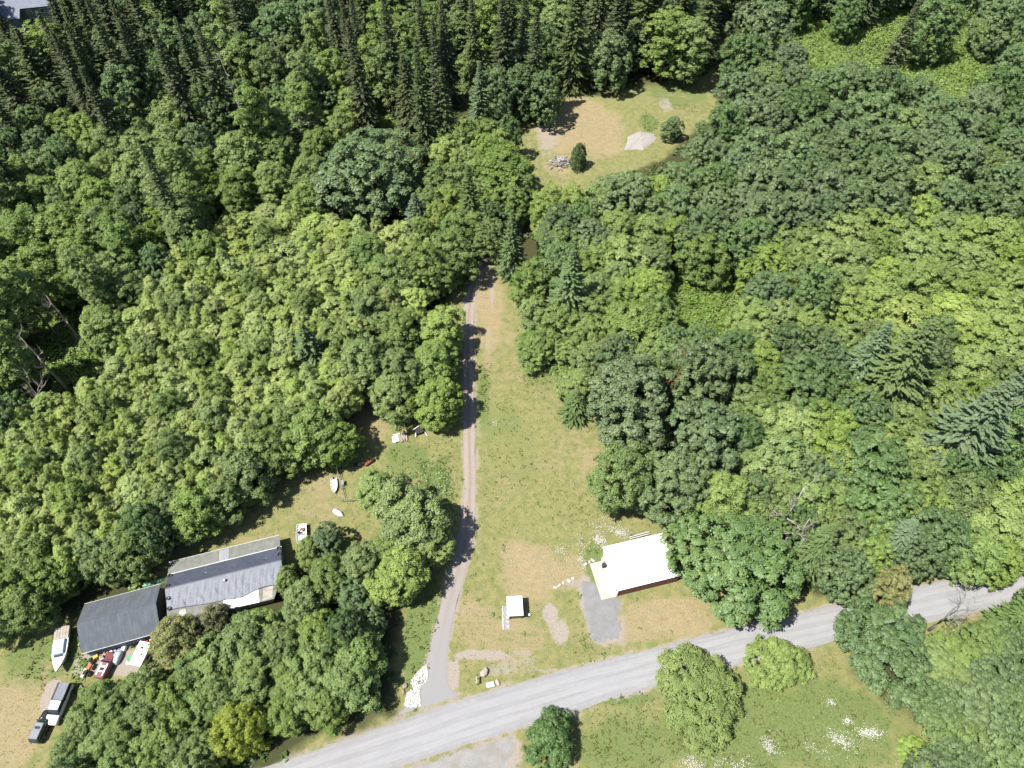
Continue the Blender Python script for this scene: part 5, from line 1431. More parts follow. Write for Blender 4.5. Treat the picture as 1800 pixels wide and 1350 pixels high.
# barn
bn = thing('barn', (-59.78, 44.63), R(16.5), 'barn with a curved dark shingle roof beside the tarped house', 'barn')
prof = [(0, 2.55), (1.1, 3.12), (2.2, 3.66), (3.3, 4.2), (4.3, 4.66), (5.3, 4.2), (6.4, 3.68), (7.4, 3.14), (8.45, 2.55)]
shingle = NB('dark_shingle'); P = shingle.obj(); n1 = shingle.noise(.8, P, 4); n2 = shingle.noise(9, P, 3, .7); cv = shingle.n('Mapping'); shingle.put(cv.inputs['Vector'], P); cv.inputs['Scale'].default_value = (3.0, .25, .25)
n3 = shingle.noise(1.2, cv.outputs[0], 3); cc = shingle.mix(shingle.ramp(n1, .3, .7), (.076, .086, .102), (.098, .108, .124)); cc = shingle.mix(shingle.math('MULTIPLY', shingle.ramp(n3, .45, .75), .55), cc, (.135, .148, .165)); cc = shingle.mix(shingle.math('MULTIPLY', shingle.ramp(n2, .45, .65), .4), cc, (.056, .063, .076))
shingle = shingle.pbr(cc, .9, 0, shingle.bump(n2, .4, .03), .2)
mb = MB(); rings = []
for x in np.linspace(-12.2, .05, 14): rings.append([(x, -v_, z_) for v_, z_ in prof] + [(x, -v_, z_-.09) for v_, z_ in prof[::-1]])
rf = mb.loft(rings).build('roof', shingle, bn)
for p_ in rf.data.polygons: p_.use_smooth = False
for y_, nm in ((.02, 'eave_trim'), (-8.47, 'eave_trim')): MB().tube([(-12.2, y_, 2.52), (.05, y_, 2.52)], .04, 6).build(nm, white_p, rf)
blue = mat('blue_grey_wall', (.16, .21, .27), (.11, .15, .20), .8, .8); dkw = mat('dark_boards', (.06, .068, .066), (.04, .046, .046), 1, .9)
mb = MB(); mb.box((-6.1, -.35, 1.25), (11.6, .12, 2.5)); mb.build('wall', dkw, bn)
mb = MB(); mb.box((-6.1, -8.1, 1.25), (11.6, .12, 2.5)); wl = mb.build('wall', blue, bn); wl['label'] = 'blue-grey front wall'
for x in (-.3, -11.9): mb = MB(); n_ = len(prof); mb.add([(x, -min(max(v_, .3), 8.15), z_-.1) for v_, z_ in prof] + [(x, -8.15, 0), (x, -.3, 0)], [tuple(range(n_+2))]); mb.build('gable_wall', dkw, bn)
for x in (-9.4, -5.6, -2.2):
    d_ = MB().box((x, -8.19, 1.1), (2.2, .06, 2.2)).build('door', mat('blue_door', (.13, .17, .23), (.10, .13, .18), 1, .8), bn); MB().box((x+.8, -8.24, 1.05), (.06, .05, .2)).build('handle', steel, d_)
# garage
GO, GA = (17.86, 43.31), 13.8
gr = thing('garage', GO, R(GA), 'red-walled garage with a bright white metal roof', 'garage')
redw = mat('barn_red', (.20, .080, .058), (.155, .062, .046), .8, .75); redd = mat('dark_red_strip', (.075, .035, .034), (.055, .028, .028), 1, .85)
mb = MB(); L_, D_ = 11.3, 8.15
mb.sheet((0, 0, 2.70), (L_, 0, 2.70), (L_, D_/2, 3.12), (0, D_/2, 3.12), .07).sheet((0, D_/2, 3.12), (L_, D_/2, 3.12), (L_, D_, 2.70), (0, D_, 2.70), .07); rf = mb.build('roof', white_r, gr)
mb = MB()
for i in range(13):
    x = .12 + i*(L_-.24)/12
    for a_, b_ in (((x, .03, 2.72), (x, D_/2-.1, 3.13)), ((x, D_/2+.1, 3.13), (x, D_-.03, 2.72))): mb.tube([a_, b_], .025, 4)
mb.build('ribs', white_r, rf); MB().box((L_/2, D_/2, 3.14), (L_, .35, .04)).build('ridge_cap', white_r, rf)
MB().box((L_/2, .14, 1.33), (L_-.3, .12, 2.6)).build('wall', redw, gr)
MB().box((L_/2, .12, .2), (L_-.28, .15, .4)).build('foot_strip', redd, gr)  # darker red-brown strip along the foot of the near wall
MB().box((L_/2, D_-.34, 1.3), (L_-.5, .12, 2.6)).build('wall', redw, gr); MB().box((L_-.3, D_/2, 1.3), (.12, D_-.9, 2.6)).build('wall', redw, gr)
for i in range(15): MB().box((.5+i*(L_-1)/14, .07, 1.4), (.05, .03, 2.05)).build('batten', redw, gr)
mb = MB(); mb.box((.31, D_/2, 1.3), (.12, D_-.45, 2.6)); mb.add([(.31, .4, 2.55), (.31, D_-.4, 2.55), (.31, D_/2, 3.0)], [(0, 1, 2)]); fw = mb.build('wall', white_p, gr); fw['label'] = 'white front wall'
for y0, y1 in ((.9, 3.4), (3.8, 6.3)):
    gd = MB().box((.24, (y0+y1)/2, 1.08), (.06, y1-y0, 2.16)).build('garage_door', white_r, gr)
    for k in range(4): MB().box((.20, (y0+y1)/2, .28+k*.53), (.04, y1-y0-.06, .49)).build('door_panel', white_r, gd)
d_ = MB().box((.24, 7.2, 1.02), (.05, .9, 2.04)).build('side_door', white_p, gr); MB().box((.20, 6.85, 1.0), (.06, .06, .12)).build('handle', steel, d_)
ln = MB().box((.14, .55, 1.75), (.22, .2, .34)).build('wall_lamp', mat('lamp_grey', (.16, .16, .17), (.12, .12, .13), 3, .6), gr)
MB().tube([(.16, .03, 2.6), (.16, .03, .05)], .045, 6).build('downpipe', white_p, gr)
ap = thing('concrete_apron', GO, R(GA), 'pale concrete apron in front of the garage doors', 'apron'); ap['kind'] = 'structure'
MB().box((-1.18, 3.38, .0), (2.85, 6.7, .13)).build('slab', conc, ap)
# small shed
sh = thing('shed', (-.72, 39.15), R(3.5), 'tiny shed with a white roof in the dry meadow', 'shed')
shw = mat('shed_wall', (.20, .15, .11), (.15, .11, .08), 1.5, .85)
MB().sheet((0, 0, 2.42), (2.62, .0, 2.30), (2.62, 3.35, 2.30), (0, 3.35, 2.42), .06).build('roof', white_r, sh)
mb = MB(); mb.box((1.3, 1.68, 1.15), (1.9, 2.7, 2.28)); mb.build('wall', shw, sh)
d_ = MB().box((.33, 1.7, .95), (.06, .85, 1.85)).build('door', white_p, sh); MB().box((.29, 2.0, .95), (.05, .05, .12)).build('handle', steel, d_)
for x, y in ((.3, .25), (2.3, .25), (.3, 3.1), (2.3, 3.1)): MB().tube([(x, y, 0), (x, y, 2.3)], .06, 6).build('post', wood_g, sh)
wk = thing('walkway', (-1.06, 39.68), R(2), 'grey gravel walkway with stone edging beside the tiny shed', 'walkway'); wk['kind'] = 'structure'
MB().box((0.15, 0, .0), (1.05, 4.0, .07)).build('gravel_bed', mat('bed_gravel', (.26, .265, .28), (.21, .215, .23), 4, .95, bump=.4), wk)
for i in range(4): MB().box((.32+.03*(i % 2), -1.5+i*.78, .04), (.46, .48, .09), .05*(i-1)).build('paver', conc, wk)
for i in range(11): MB().box((-.47+.03*math.sin(i*2), -1.85+i*.37, .07), (.16, .3+.04*math.sin(i*3), .2), .08*math.sin(i)).build('edging_stone', mat('edging', (.62, .60, .56), (.5, .48, .45), 3, .9), wk)
# house in the far corner
fh = thing('blue_house', (-162.33, 235.43), R(13), 'blue-grey house half hidden in the upper left corner', 'house')
rfm = mat('blue_roof', (.17, .19, .235), (.14, .155, .195), 1, .85, bump=.2); teal = mat('teal_wall', (.10, .165, .18), (.08, .13, .145), 1, .8)
MB().box((3, 7, 2.9), (16, 9, 5.8)).box((-2, .8, 2.3), (5.5, 4.4, 4.6)).build('wall', teal, fh)
rf = MB().sheet((-5.6, 2.0, 5.7), (11.6, 2.0, 5.7), (11.6, 7, 8.0), (-5.6, 7, 8.0), .15).sheet((-5.6, 7, 8.0), (11.6, 7, 8.0), (11.6, 12, 5.7), (-5.6, 12, 5.7), .15).build('roof', rfm, fh)
MB().sheet((-5.3, -2, 4.5), (1.3, -2, 4.5), (1.3, 3.4, 6.1), (-5.3, 3.4, 6.1), .12).build('porch_roof', rfm, fh)
for x in (2, 4.2, 6): MB().tube([(x, 5.4, 7), (x, 5.4, 7.9)], .2, 8).build('roof_vent', white_p, rf)
for x, z in ((3.5, 1.6), (7.5, 1.6), (3.5, 4.3), (7.5, 4.3)):
    w_ = MB().box((x, 2.47, z), (1.6, .08, 1.3)).build('window', white_p, fh); MB().box((x, 2.42, z), (1.4, .06, 1.1)).build('pane', dark_g, w_)
dk = MB().box((-1.5, -3.2, 1.5), (6.5, 3.4, .16)).build('deck', wood_g, fh)
for y in (-4.85,): MB().tube([(-4.7, y, 2.5), (1.7, y, 2.5)], .07, 5).build('railing', white_p, dk)
MB().tube([(1.7, -4.85, 2.5), (1.7, -1.6, 2.5)], .07, 5).build('railing', white_p, dk)
for x in (-4.7, -1.5, 1.7): MB().box((x, -4.85, 1.3), (.14, .14, 2.6)).build('post', white_p, dk)
# ------------------------------------------------------------------ vehicles
def wheel(parent, x, y, r=.36, w_=.24):
    mb = MB(); mb.tube([(x, y-w_/2, r), (x, y-w_/2+.03, r), (x, y+w_/2-.03, r), (x, y+w_/2, r)], [r*.88, r, r, r*.88], 16); t = mb.build('wheel', rubber, parent, True)
    s = 1 if y > 0 else -1; MB().tube([(x, y+s*w_*.45, r), (x, y+s*(w_*.5+.015), r)], r*.58, 12).build('rim', steel, t)
def body(sections):
    """sections: (x, half width, z bottom, z top, half width at top) lofted along x with rounded shoulders"""
    rings = []
    for x, hw, zb, zt, ht in sections:
        rings.append([(x, -hw*.96, zb), (x, -hw, zb+.18), (x, -hw, zt-.22), (x, -ht, zt-.03), (x, -ht*.6, zt), (x, ht*.6, zt), (x, ht, zt-.03), (x, hw, zt-.22), (x, hw, zb+.18), (x, hw*.96, zb)])
    return MB().loft(rings)
sv = thing('parked_car', (-72.3, 22.75), R(84), 'black SUV parked on the dry grass beside the white truck', 'car')
blk = mat('black_paint', (.022, .024, .028), (.018, .02, .023), 1, .22, spec=.6); blkr = mat('dusty_roof', (.15, .155, .175), (.12, .125, .145), 1, .4, spec=.5)
body([(-2.35, .80, .35, .95, .7), (-2.25, .9, .28, 1.05, .82), (-1.0, .93, .25, 1.08, .86), (.6, .93, .25, 1.07, .86), (.9, .93, .25, 1.05, .84), (2.0, .89, .27, .96, .78), (2.3, .80, .32, .86, .66)]).build('body', blk, sv, True)
body([(-2.2, .80, 1.0, 1.30, .72), (-2.0, .80, 1.0, 1.68, .66), (-.3, .80, 1.0, 1.74, .68), (.35, .80, 1.0, 1.70, .66), (.45, .80, .98, 1.62, .66), (1.15, .80, .96, 1.10, .72)]).build('cabin_glass', mat('car_glass', (.03, .05, .05), (.025, .04, .04), 1, .1, spec=.6), sv, True)
MB().sheet((-1.95, -.64, 1.725), (.35, -.64, 1.735), (.35, .64, 1.735), (-1.95, .64, 1.725), .05).build('roof', blkr, sv, False, .02)
for x in (-1.45, 1.45):
    for y in (-.84, .84): wheel(sv, x, y)
for y in (-.62, .62): MB().box((2.27, y, .72), (.1, .3, .16)).build('headlight', white_p, sv)
for y in (-.95, .95): MB().box((.75, y*1.06, 1.12), (.14, .2, .14)).build('mirror', blk, sv)
tk = thing('pickup_truck', (-70.85, 25.9), R(266), 'white pickup truck with a ribbed grey cover over its bed', 'truck')
wht = mat('truck_white', (.76, .76, .75), (.70, .70, .69), 1, .3, spec=.5)
body([(-3.0, .95, .45, 1.1, .9), (-2.9, 1.0, .4, 1.2, .95), (.2, 1.0, .38, 1.2, .95), (1.5, 1.0, .38, 1.2, .93), (2.7, .97, .4, 1.12, .86), (3.0, .86, .45, 1.0, .76)]).build('body', wht, tk, True)
body([(-.3, .9, 1.1, 1.78, .76), (.1, .9, 1.1, 1.85, .76), (.9, .9, 1.1, 1.83, .76), (1.65, .9, 1.1, 1.2, .8)]).build('cabin_glass', dark_g, tk, True)
MB().sheet((-.3, -.76, 1.9), (1.0, -.74, 1.89), (1.0, .74, 1.89), (-.3, .76, 1.9), .08).build('roof', wht, tk, False, .02)
cn = MB().box((-1.65, .0, 1.55), (2.55, 1.9, .75)).build('bed_canopy', mat('canopy_black', (.03, .032, .04), (.025, .027, .03), 1, .5), tk)
for i in range(9): MB().box((-1.65, .82-i*.165, 1.955), (2.55, .13, .05)).build('roof_rib', mat('canopy_grey', (.20, .215, .25), (.16, .175, .205), 1, .6), cn)
for x in (-1.9, 1.9):
    for y in (-.88, .88): wheel(tk, x, y, .40, .28)
for y in (-.68, .68): MB().box((2.95, y, .85), (.1, .3, .2)).build('headlight', mat('lens', (.7, .72, .74), (.6, .62, .64), 2, .2), tk)
# boats
def hull(L, W_, H_, flare=.75, n=9, bow=1.0, open_=True, th=.05):
    """hull lofted stern (-x) to bow (+x); open hulls have inner skin and floor"""
    rings = []
    for i in range(n):
        t = i/(n-1); x = -L/2 + L*t; w_ = W_/2*(1 - max(0, (t-.45)/.55)**2.2*.97)*(.9+.1*min(1, t*3)); k = .18*max(0, (t-.6)/.4)**2*bow; zt = H_*(1+k); zb = H_*.9*max(0, (t-.7)/.3)**2
        o_ = [(x, -w_, zt), (x, -w_*flare, zb+(H_)*.28), (x, 0, zb), (x, w_*flare, zb+H_*.28), (x, w_, zt)]
        if open_: wi = max(w_-th, .01); o_ += [(x, wi, zt-.01), (x, wi*flare*.9, zb+H_*.36), (x, -wi*flare*.9, zb+H_*.36), (x, -wi, zt-.01)]
        rings.append(o_)
    return MB().loft(rings)
cb = thing('cabin_boat', (-73.45, 34.1), R(283), 'old blue and white cabin boat left of the barn', 'boat')
hl = hull(7.3, 2.35, 1.25, open_=False).build('hull', white_p, cb); hl.location.z = .35
MB().box((-.3, 0, 1.72), (.0+2.6, 1.9, .65), top=(.86, .84)).build('cabin', mat('pale_blue', (.36, .48, .58), (.30, .42, .52), 1, .5), cb, False, .06)
MB().sheet((-1.35, -.72, 2.10), (.65, -.72, 2.10), (.65, .72, 2.10), (-1.35, .72, 2.10), .05).build('cabin_roof', mat('sky_blue_paint', (.50, .62, .70), (.45, .57, .65), 1, .4), cb, False, .02)
MB().sheet((.78, -.82, 1.68), (1.32, -.68, 1.62), (1.32, .68, 1.62), (.78, .82, 1.68), .05).build('windshield', dark_g, cb)
MB().sheet((1.35, -.62, 1.66), (3.3, -.04, 1.84), (3.3, .04, 1.84), (1.35, .62, 1.66), .04).build('foredeck', white_p, cb)
for i in range(5): MB().box((-2.65, -.92+i*.46, 1.74+.01*(i % 2)), (2.05, .43, .05)).build('plank', wood_g, cb)
for x in (-2.5, .6): MB().box((x, 0, .25), (.2, 1.6, .5)).build('cradle_block', wood_g, cb)
def skiff(name, xy, rz, L, W_, H_, label, m, seats=3, z=.05, junk=False, flip=False):
    t = thing(name, xy, rz, label, 'boat', z=z); h = hull(L, W_, H_).build('hull', m, t)
    if flip: h.rotation_euler.x = math.pi; h.location.z = H_*1.1
    else:
        for i in range(seats): MB().box((-L*.32+i*L*.24, 0, H_*.78), (.24, W_*.82*(1 if i < 2 else .8), .05)).build('seat', wood_g if junk else m, t)
        MB().box((-L/2+.03, 0, H_*.55), (.06, W_*.8, H_*.85)).build('transom', m, t)
    return t
alu = mat('aluminium', (.56, .57, .58), (.46, .47, .48), 3, .45, .2)
sk1 = skiff('rowing_boat', (-33.65, 64.51), R(281), 3.2, 1.3, .5, 'small white rowing boat lying on the lawn beside the wire fence', white_p)
MB().box((-1.62, 0, .55), (.25, .3, .55)).build('outboard_motor', rubber, sk1)
sk2 = skiff('open_boat', (-37.9, 54.1), R(279), 4.8, 1.9, .7, 'open white boat full of clutter beside the tarped house', white_p, 3, .3, True)
for x, y, c_ in ((-1.2, .3, rust), (-.7, -.35, dark_g), (-1.5, -.3, alu)): MB().box((x, y, .62), (.5, .45, .35), .4).build('crate', c_, sk2)
skiff('overturned_dinghy', (-31.99, 58.95), R(-32), 2.3, 1.05, .42, 'overturned white dinghy at the lower end of the lawn', alu, flip=True)
skiff('overturned_canoe', (-62.09, 45.93), R(20), 4.2, .95, .42, 'upturned green canoe behind the barn, the upper of two', mat('canoe_green', (.16, .36, .24), (.12, .28, .19), 2, .6), flip=True)
skiff('overturned_canoe', (-62.44, 44.81), R(22), 4.6, .8, .38, 'upturned darker green canoe behind the barn, the lower of two', mat('canoe_teal', (.09, .21, .16), (.07, .16, .12), 2, .6), flip=True)
# camper, van and clutter in front of the barn
cp = thing('camper_trailer', (-59.77, 33.17), R(79), 'white camper trailer with roof hatches in front of the barn', 'trailer')
MB().box((0, 0, 1.35), (3.75, 2.05, 1.9)).build('body', white_p, cp, False, .12); MB().box((0, 0, 2.33), (3.7, 2.0, .06)).build('roof', white_r, cp)
MB().box((.9, .12, 2.40), (.36, .36, .1)).build('roof_hatch', dark_g, cp); MB().box((-.1, -.25, 2.40), (.3, .22, .1)).build('roof_hatch', dark_g, cp)
MB().tube([(-.2, -.1, 2.38), (-1.2, -.1, 2.38)], .025, 5).build('awning_rail', steel, cp)
for y in (-.95, .95): wheel(cp, -.2, y, .33)
MB().box((0, -1.04, 1.5), (1.1, .04, .6)).build('window', dark_g, cp); MB().tube([(1.8, 0, .5), (2.7, 0, .5)], .05, 6).build('tow_bar', steel, cp)
vn = thing('old_van', (-65.42, 31.74), R(80), 'old maroon and white van in the clutter before the barn', 'van')
mar = mat('maroon_paint', (.20, .075, .085), (.15, .055, .065), 1, .5)
body([(-2.1, .72, .4, 1.3, .66), (-1.9, .78, .35, 1.5, .7), (.3, .8, .35, 1.5, .7), (.5, .8, .35, 1.2, .7), (1.8, .76, .38, 1.05, .68), (2.05, .7, .42, .95, .6)]).build('body', mar, vn, True)
rw = MB().sheet((-1.85, -.62, 1.53), (.25, -.62, 1.53), (.25, .62, 1.53), (-1.85, .62, 1.53), .03).build('roof', mar, vn)
for x, w_ in ((-1.1, .18), (-.35, .3)): MB().box((x, 0, 1.55), (w_, 1.25, .03)).build('roof_stripe', white_p, rw)
for y in (-.5, .5): MB().box((-.8, y, 1.552), (1.9, .2, .03)).build('roof_stripe', white_p, rw)
MB().box((-.72, 0, 1.57), (.3, .45, .05)).build('roof_hatch', dark_g, rw); MB().sheet((.28, -.6, 1.48), (.6, -.64, 1.22), (.6, .64, 1.22), (.28, .6, 1.48), .03).build('windscreen', dark_g, vn)
for x in (-1.3, 1.3):
    for y in (-.7, .7): wheel(vn, x, y, .32)
cc_ = thing('covered_car', (-64.26, 33.26), R(82), 'narrow car-shaped heap under a grey-blue cover beside the maroon van', 'covered vehicle')
body([(-1.3, .45, .0, .5, .3), (-1.0, .55, 0, .95, .4), (.0, .58, 0, 1.1, .42), (.6, .56, 0, .9, .42), (1.2, .5, 0, .6, .35)]).build('cover', mat('cover_sheet', (.40, .45, .50), (.30, .35, .40), 2, .6), cc_, True); MB().tube([(.6, -.5, .95), (.6, .5, .95)], .03, 5).build('strap', rubber, cc_)
def machine(xy, rz, m, label, cat, s=1.0):
    t = thing('garden_tractor', xy, rz, label, cat); t.scale = (s, s, s)
    MB().box((.45, 0, .7), (.8, .5, .4)).build('hood', m, t, False, .05); MB().box((-.35, 0, .6), (.5, .5, .12)).build('fender', m, t, False, .03); MB().box((-.42, 0, .82), (.4, .42, .4)).build('seat', rubber, t, False, .05)
    MB().tube([(.05, 0, .8), (-.1, 0, 1.1)], .03, 5).tube([(-.1, -.18, 1.1), (-.1, .18, 1.1)], .03, 5).build('steering_wheel', rubber, t)
    for x, r_ in ((.5, .22), (-.4, .36)):
        for y in (-.38, .38): wheel(t, x, y, r_, .2)
machine((-68.22, 31.04), R(75), mat('orange_rust', (.40, .13, .06), (.30, .10, .05), 2, .6), 'rust-orange garden tractor at the left of the clutter', 'tractor', 1.15)
machine((-68.01, 32.81), R(40), mat('yellow_paint', (.50, .34, .04), (.36, .24, .04), 2, .6), 'yellow garden tractor near the barn\'s front wall', 'tractor', 1.0)
def crate_heap(name, xy, rz, label, cat, bits, group=None):
    t = thing(name, xy, rz, label, cat, group)
    for nm, c, d, r_, m in bits: MB().box(c, d, r_, top=(.94, .94)).build(nm, m, t, False, .03)
fr1 = thing('fridge', (-63.71, 34.72), R(85), 'white fridge lying by the barn wall', 'fridge'); MB().box((0, 0, .32), (1.15, .62, .6)).build('body', white_p, fr1, False, .04); MB().box((.0, 0, .64), (1.1, .58, .05)).build('door', white_r, fr1); MB().box((.4, .18, .69), (.3, .04, .05)).build('handle', steel, fr1)
def barrow(xy, rz, m, label):
    t = thing('wheelbarrow', xy, rz, label, 'wheelbarrow'); MB().loft([[(-.4, -.3, .35), (.35, -.25, .35), (.35, .25, .35), (-.4, .3, .35)], [(-.6, -.42, .68), (.6, -.36, .68), (.6, .36, .68), (-.6, .42, .68)]]).build('tray', m, t)
    wheel(t, .72, 0, .2, .1)
    for y in (-.28, .28): MB().tube([(.6, y*.3, .25), (-1.1, y, .55)], .025, 5).build('handle', wood_g, t)
barrow((-61.97, 33.08), R(30), mat('barrow_green', (.10, .27, .12), (.08, .2, .1), 2, .6), 'green wheelbarrow left of the white camper')
crate_heap('junk_pile', (-66.77, 32.99), R(20), 'pile of brown and white boxes left of the maroon van', 'pile', [('box', (0, 0, .3), (.7, .8, .6), .2, wood_g), ('box', (.1, -.75, .2), (.6, .4, .4), 0, white_p), ('plank', (.3, .5, .66), (1.4, .16, .05), .9, rust), ('plank', (.5, .7, .72), (1.6, .14, .05), 1.1, wood_g)])
crate_heap('junk_pile', (-65.62, 33.99), R(10), 'pile of bright odds and ends against the barn front', 'pile', [('box', (0, 0, .25), (.5, .4, .5), .3, white_p), ('box', (.6, .1, .2), (.4, .5, .4), .7, mat('mauve', (.3, .22, .36), (.2, .15, .25), 2, .7)), ('box', (-.6, 0, .25), (.5, .5, .5), .2, rust), ('box', (.1, .5, .3), (.7, .3, .6), 0, steel)])
crate_heap('junk_pile', (-62.33, 32.46), R(15), 'low heap of pale sheets below the green wheelbarrow', 'pile', [('sheet', (0, 0, .1), (1.0, .8, .1), .2, alu), ('sheet', (.2, .1, .19), (.9, .6, .06), .7, wood_g)])
crate_heap('junk_pile', (-68.83, 30.69), R(80), 'grey drum and crate at the far left of the clutter', 'pile', [('crate', (0, 0, .3), (1.5, .5, .5), 0, alu), ('crate', (.2, -.5, .2), (.5, .4, .4), .3, rubber)])
crate_heap('cool_box', (-60.39, 35.82), R(15), 'red cool box behind the white camper', 'box', [('body', (0, 0, .22), (.6, .4, .4), 0, mat('red_plastic', (.5, .05, .05), (.4, .04, .04), 2, .4)), ('lid', (0, 0, .46), (.62, .42, .08), 0, mat('red_plastic', (.5, .05, .05)))])
crate_heap('bucket_box', (-59.72, 36.10), R(35), 'white storage box by the barn\'s right corner', 'box', [('body', (0, 0, .25), (.5, .45, .5), 0, white_p), ('lid', (0, 0, .53), (.53, .48, .06), 0, white_r)])
crate_heap('junk_pile', (-62.07, 35.17), R(0), 'scattered dark metal frames before the barn doors', 'pile', [('frame', (0, 0, .3), (.9, .06, .5), .5, rubber), ('frame', (.4, -.4, .25), (.7, .06, .4), 1.4, steel), ('frame', (-.4, -.3, .2), (.5, .3, .3), .2, rubber)])
crate_heap('rubble_pile', (-63.42, 47.37), R(15), 'heap of reddish rubble behind the upturned canoes', 'pile', [('block', ((i % 4)*.75-1.2 + .2*math.sin(i*5), (i//4)*.6-.4, .2 + .1*math.sin(i*3)), (.6+.2*math.sin(i*7), .4, .35), i*1.3, mat('pink_rubble', (.34, .18, .17), (.24, .13, .13), 2, .9)) for i in range(9)])
# lumber, tank, fence and boulders round the lawn
lp = thing('lumber_pile', (-22.25, 75.17), R(15), 'stack of white panels and brown boards at the lawn\'s far corner', 'lumber')
MB().box((-1.15, -.1, .25), (.6, 1.5, .5)).build('panel', white_p, lp); MB().box((.1, .95, .55), (2.6, .16, .12)).build('beam', white_p, lp); MB().sheet((-.85, -.7, .42), (-.2, -.7, .42), (-.2, .85, .62), (-.85, .85, .62), .05).build('sheet', alu, lp)
for i in range(7): MB().box((-.05+i*.24, .05+.06*math.sin(i*2.1), .45), (.17, 1.9+.3*math.sin(i*1.7), .06), .12*math.sin(i*2.7), 0, .12).build('board', (wood_g, mat('tan_board', (.40, .31, .24), (.3, .23, .18), 2, .9))[i % 2], lp)
pf = thing('pallet_frame', (-18.40, 76.50), R(20), 'dark bin between white timbers beside the stack of boards', 'bin')
MB().box((0, .2, .4), (1.5, 1.1, .8), top=(1.05, 1.05)).build('bin', rubber, pf); MB().box((-.4, 1.0, .85), (1.8, .14, .12), .35).build('timber', white_p, pf); MB().box((1.05, -.5, .3), (.16, 1.7, .12), .2).build('timber', white_p, pf); MB().box((-.9, -.3, .4), (.14, 1.0, .12), -.3).build('timber', white_p, pf)
tn = thing('rusty_tank', (-27.70, 69.71), R(38), 'rust-red cylindrical tank lying at the edge of the lawn', 'tank')
MB().tube([(-.95, 0, .42), (-.9, 0, .42), (.9, 0, .42), (.95, 0, .42)], [.3, .4, .4, .3], 16).build('shell', rust, tn, True)
for x in (-.5, .5): MB().box((x, 0, .06), (.12, .7, .12)).build('skid', wood_g, tn)
MB().tube([(.2, 0, .8), (.2, 0, .95)], .07, 8).build('filler_cap', rust, tn)
crate_heap('junk_pile', (-30.17, 69.21), R(0), 'small grey heap left of the rusty tank', 'pile', [('block', (0, 0, .2), (.7, .6, .4), .2, rubber), ('block', (.7, .1, .15), (.8, .5, .3), .5, wood_g)])
crate_heap('tool_box', (-32.12, 65.12), R(10), 'grey box standing against the wire fence', 'box', [('body', (0, 0, .35), (.5, .9, .7), 0, alu), ('lid', (0, 0, .73), (.55, .95, .06), 0, steel)])
fp = [(-34.08, 69.59), (-33.11, 66.71), (-32.29, 64.02), (-31.38, 61.40), (-29.79, 61.40)]
fe = thing('wire_fence', fp[0], 0, 'grey post and rail fence along the edge of the lawn', 'fence')
for i, p in enumerate(fp):
    q = (p[0]-fp[0][0], p[1]-fp[0][1]); MB().tube([(*q, -.1), (*q, 1.3)], .06, 6).build('post', wood_g, fe)
    if i:
        q0 = (fp[i-1][0]-fp[0][0], fp[i-1][1]-fp[0][1])
        for z in (.6, 1.15): MB().tube([(*q0, z), (*q, z)], .04, 5).build('rail', wood_g, fe)
def boulder(xy, d, seed, label, m, z=0.0):
    rng_ = np.random.default_rng(seed); import bmesh
    bm = bmesh.new(); bmesh.ops.create_icosphere(bm, subdivisions=3, radius=1); k = rng_.normal(0, 1, (10, 3))
    for v in bm.verts:
        p = np.array(v.co); s_ = 1.0
        for q in k: s_ = min(s_, (.78+.1*abs(q[0]))/max(1e-3, float(p @ unit(q))) if p @ unit(q) > 0 else 9)
        v.co = Vector(p*min(s_, 1.05)*(1+.04*math.sin(p[0]*7+seed)*math.sin(p[1]*6)))
    me_ = bpy.data.meshes.new('boulder'); bm.to_mesh(me_); bm.free(); me_.materials.append(m)
    o = bpy.data.objects.new('boulder', me_); COL.objects.link(o); o.location = (*xy, z + d[2]*.28); o.scale = (d[0]/2, d[1]/2, d[2]/2); o.rotation_euler = (0, 0, seed); return tag(o, label, 'boulder', 'boulders by the driveway')
pale = mat('pale_rock', (.38, .33, .285), (.30, .26, .225), 2, .9, bump=.4); brown = mat('brown_rock', (.27, .215, .165), (.2, .16, .13), 2, .9, bump=.4)
boulder((-4.50, 30.77), (1.7, 1.2, 1.1), 1, 'large pale boulder above the little sign by the road', pale)
boulder((-2.28, 29.29), (1.1, .75, .5), 2, 'flat tan boulder beside the white slab at the roadside', pale)
boulder((-17.08, 28.77), (.95, .85, .7), 4, 'round tan boulder beside the white rock bed', brown); boulder((-17.28, 27.92), (.9, .6, .5), 5, 'small grey-brown boulder just below the round tan one', brown)
boulder((-11.74, 58.15), (.95, .85, .7), 6, 'upper of two brown boulders at the driveway\'s edge', brown); boulder((-11.68, 57.01), (.85, .8, .6), 8, 'lower of two brown boulders at the driveway\'s edge', brown)
slb = MB().box((0, 0, .1), (1.25, .75, .3), .25, .05).build('stone_slab', white_p, None, False, .05); slb.location = (*(-3.46, 28.95), 0); tag(slb, 'white stone slab lying beside the flat tan boulder', 'slab')
sg = thing('road_sign', (-5.65, 29.38), R(88), 'little white signboard on posts beside the driveway mouth', 'sign')
MB().box((0, 0, 1.15), (1.1, .06, .55)).build('board', white_p, sg)
for x in (-.42, .42): MB().box((x, -.05, .7), (.09, .09, 1.5)).build('post', wood_g, sg)
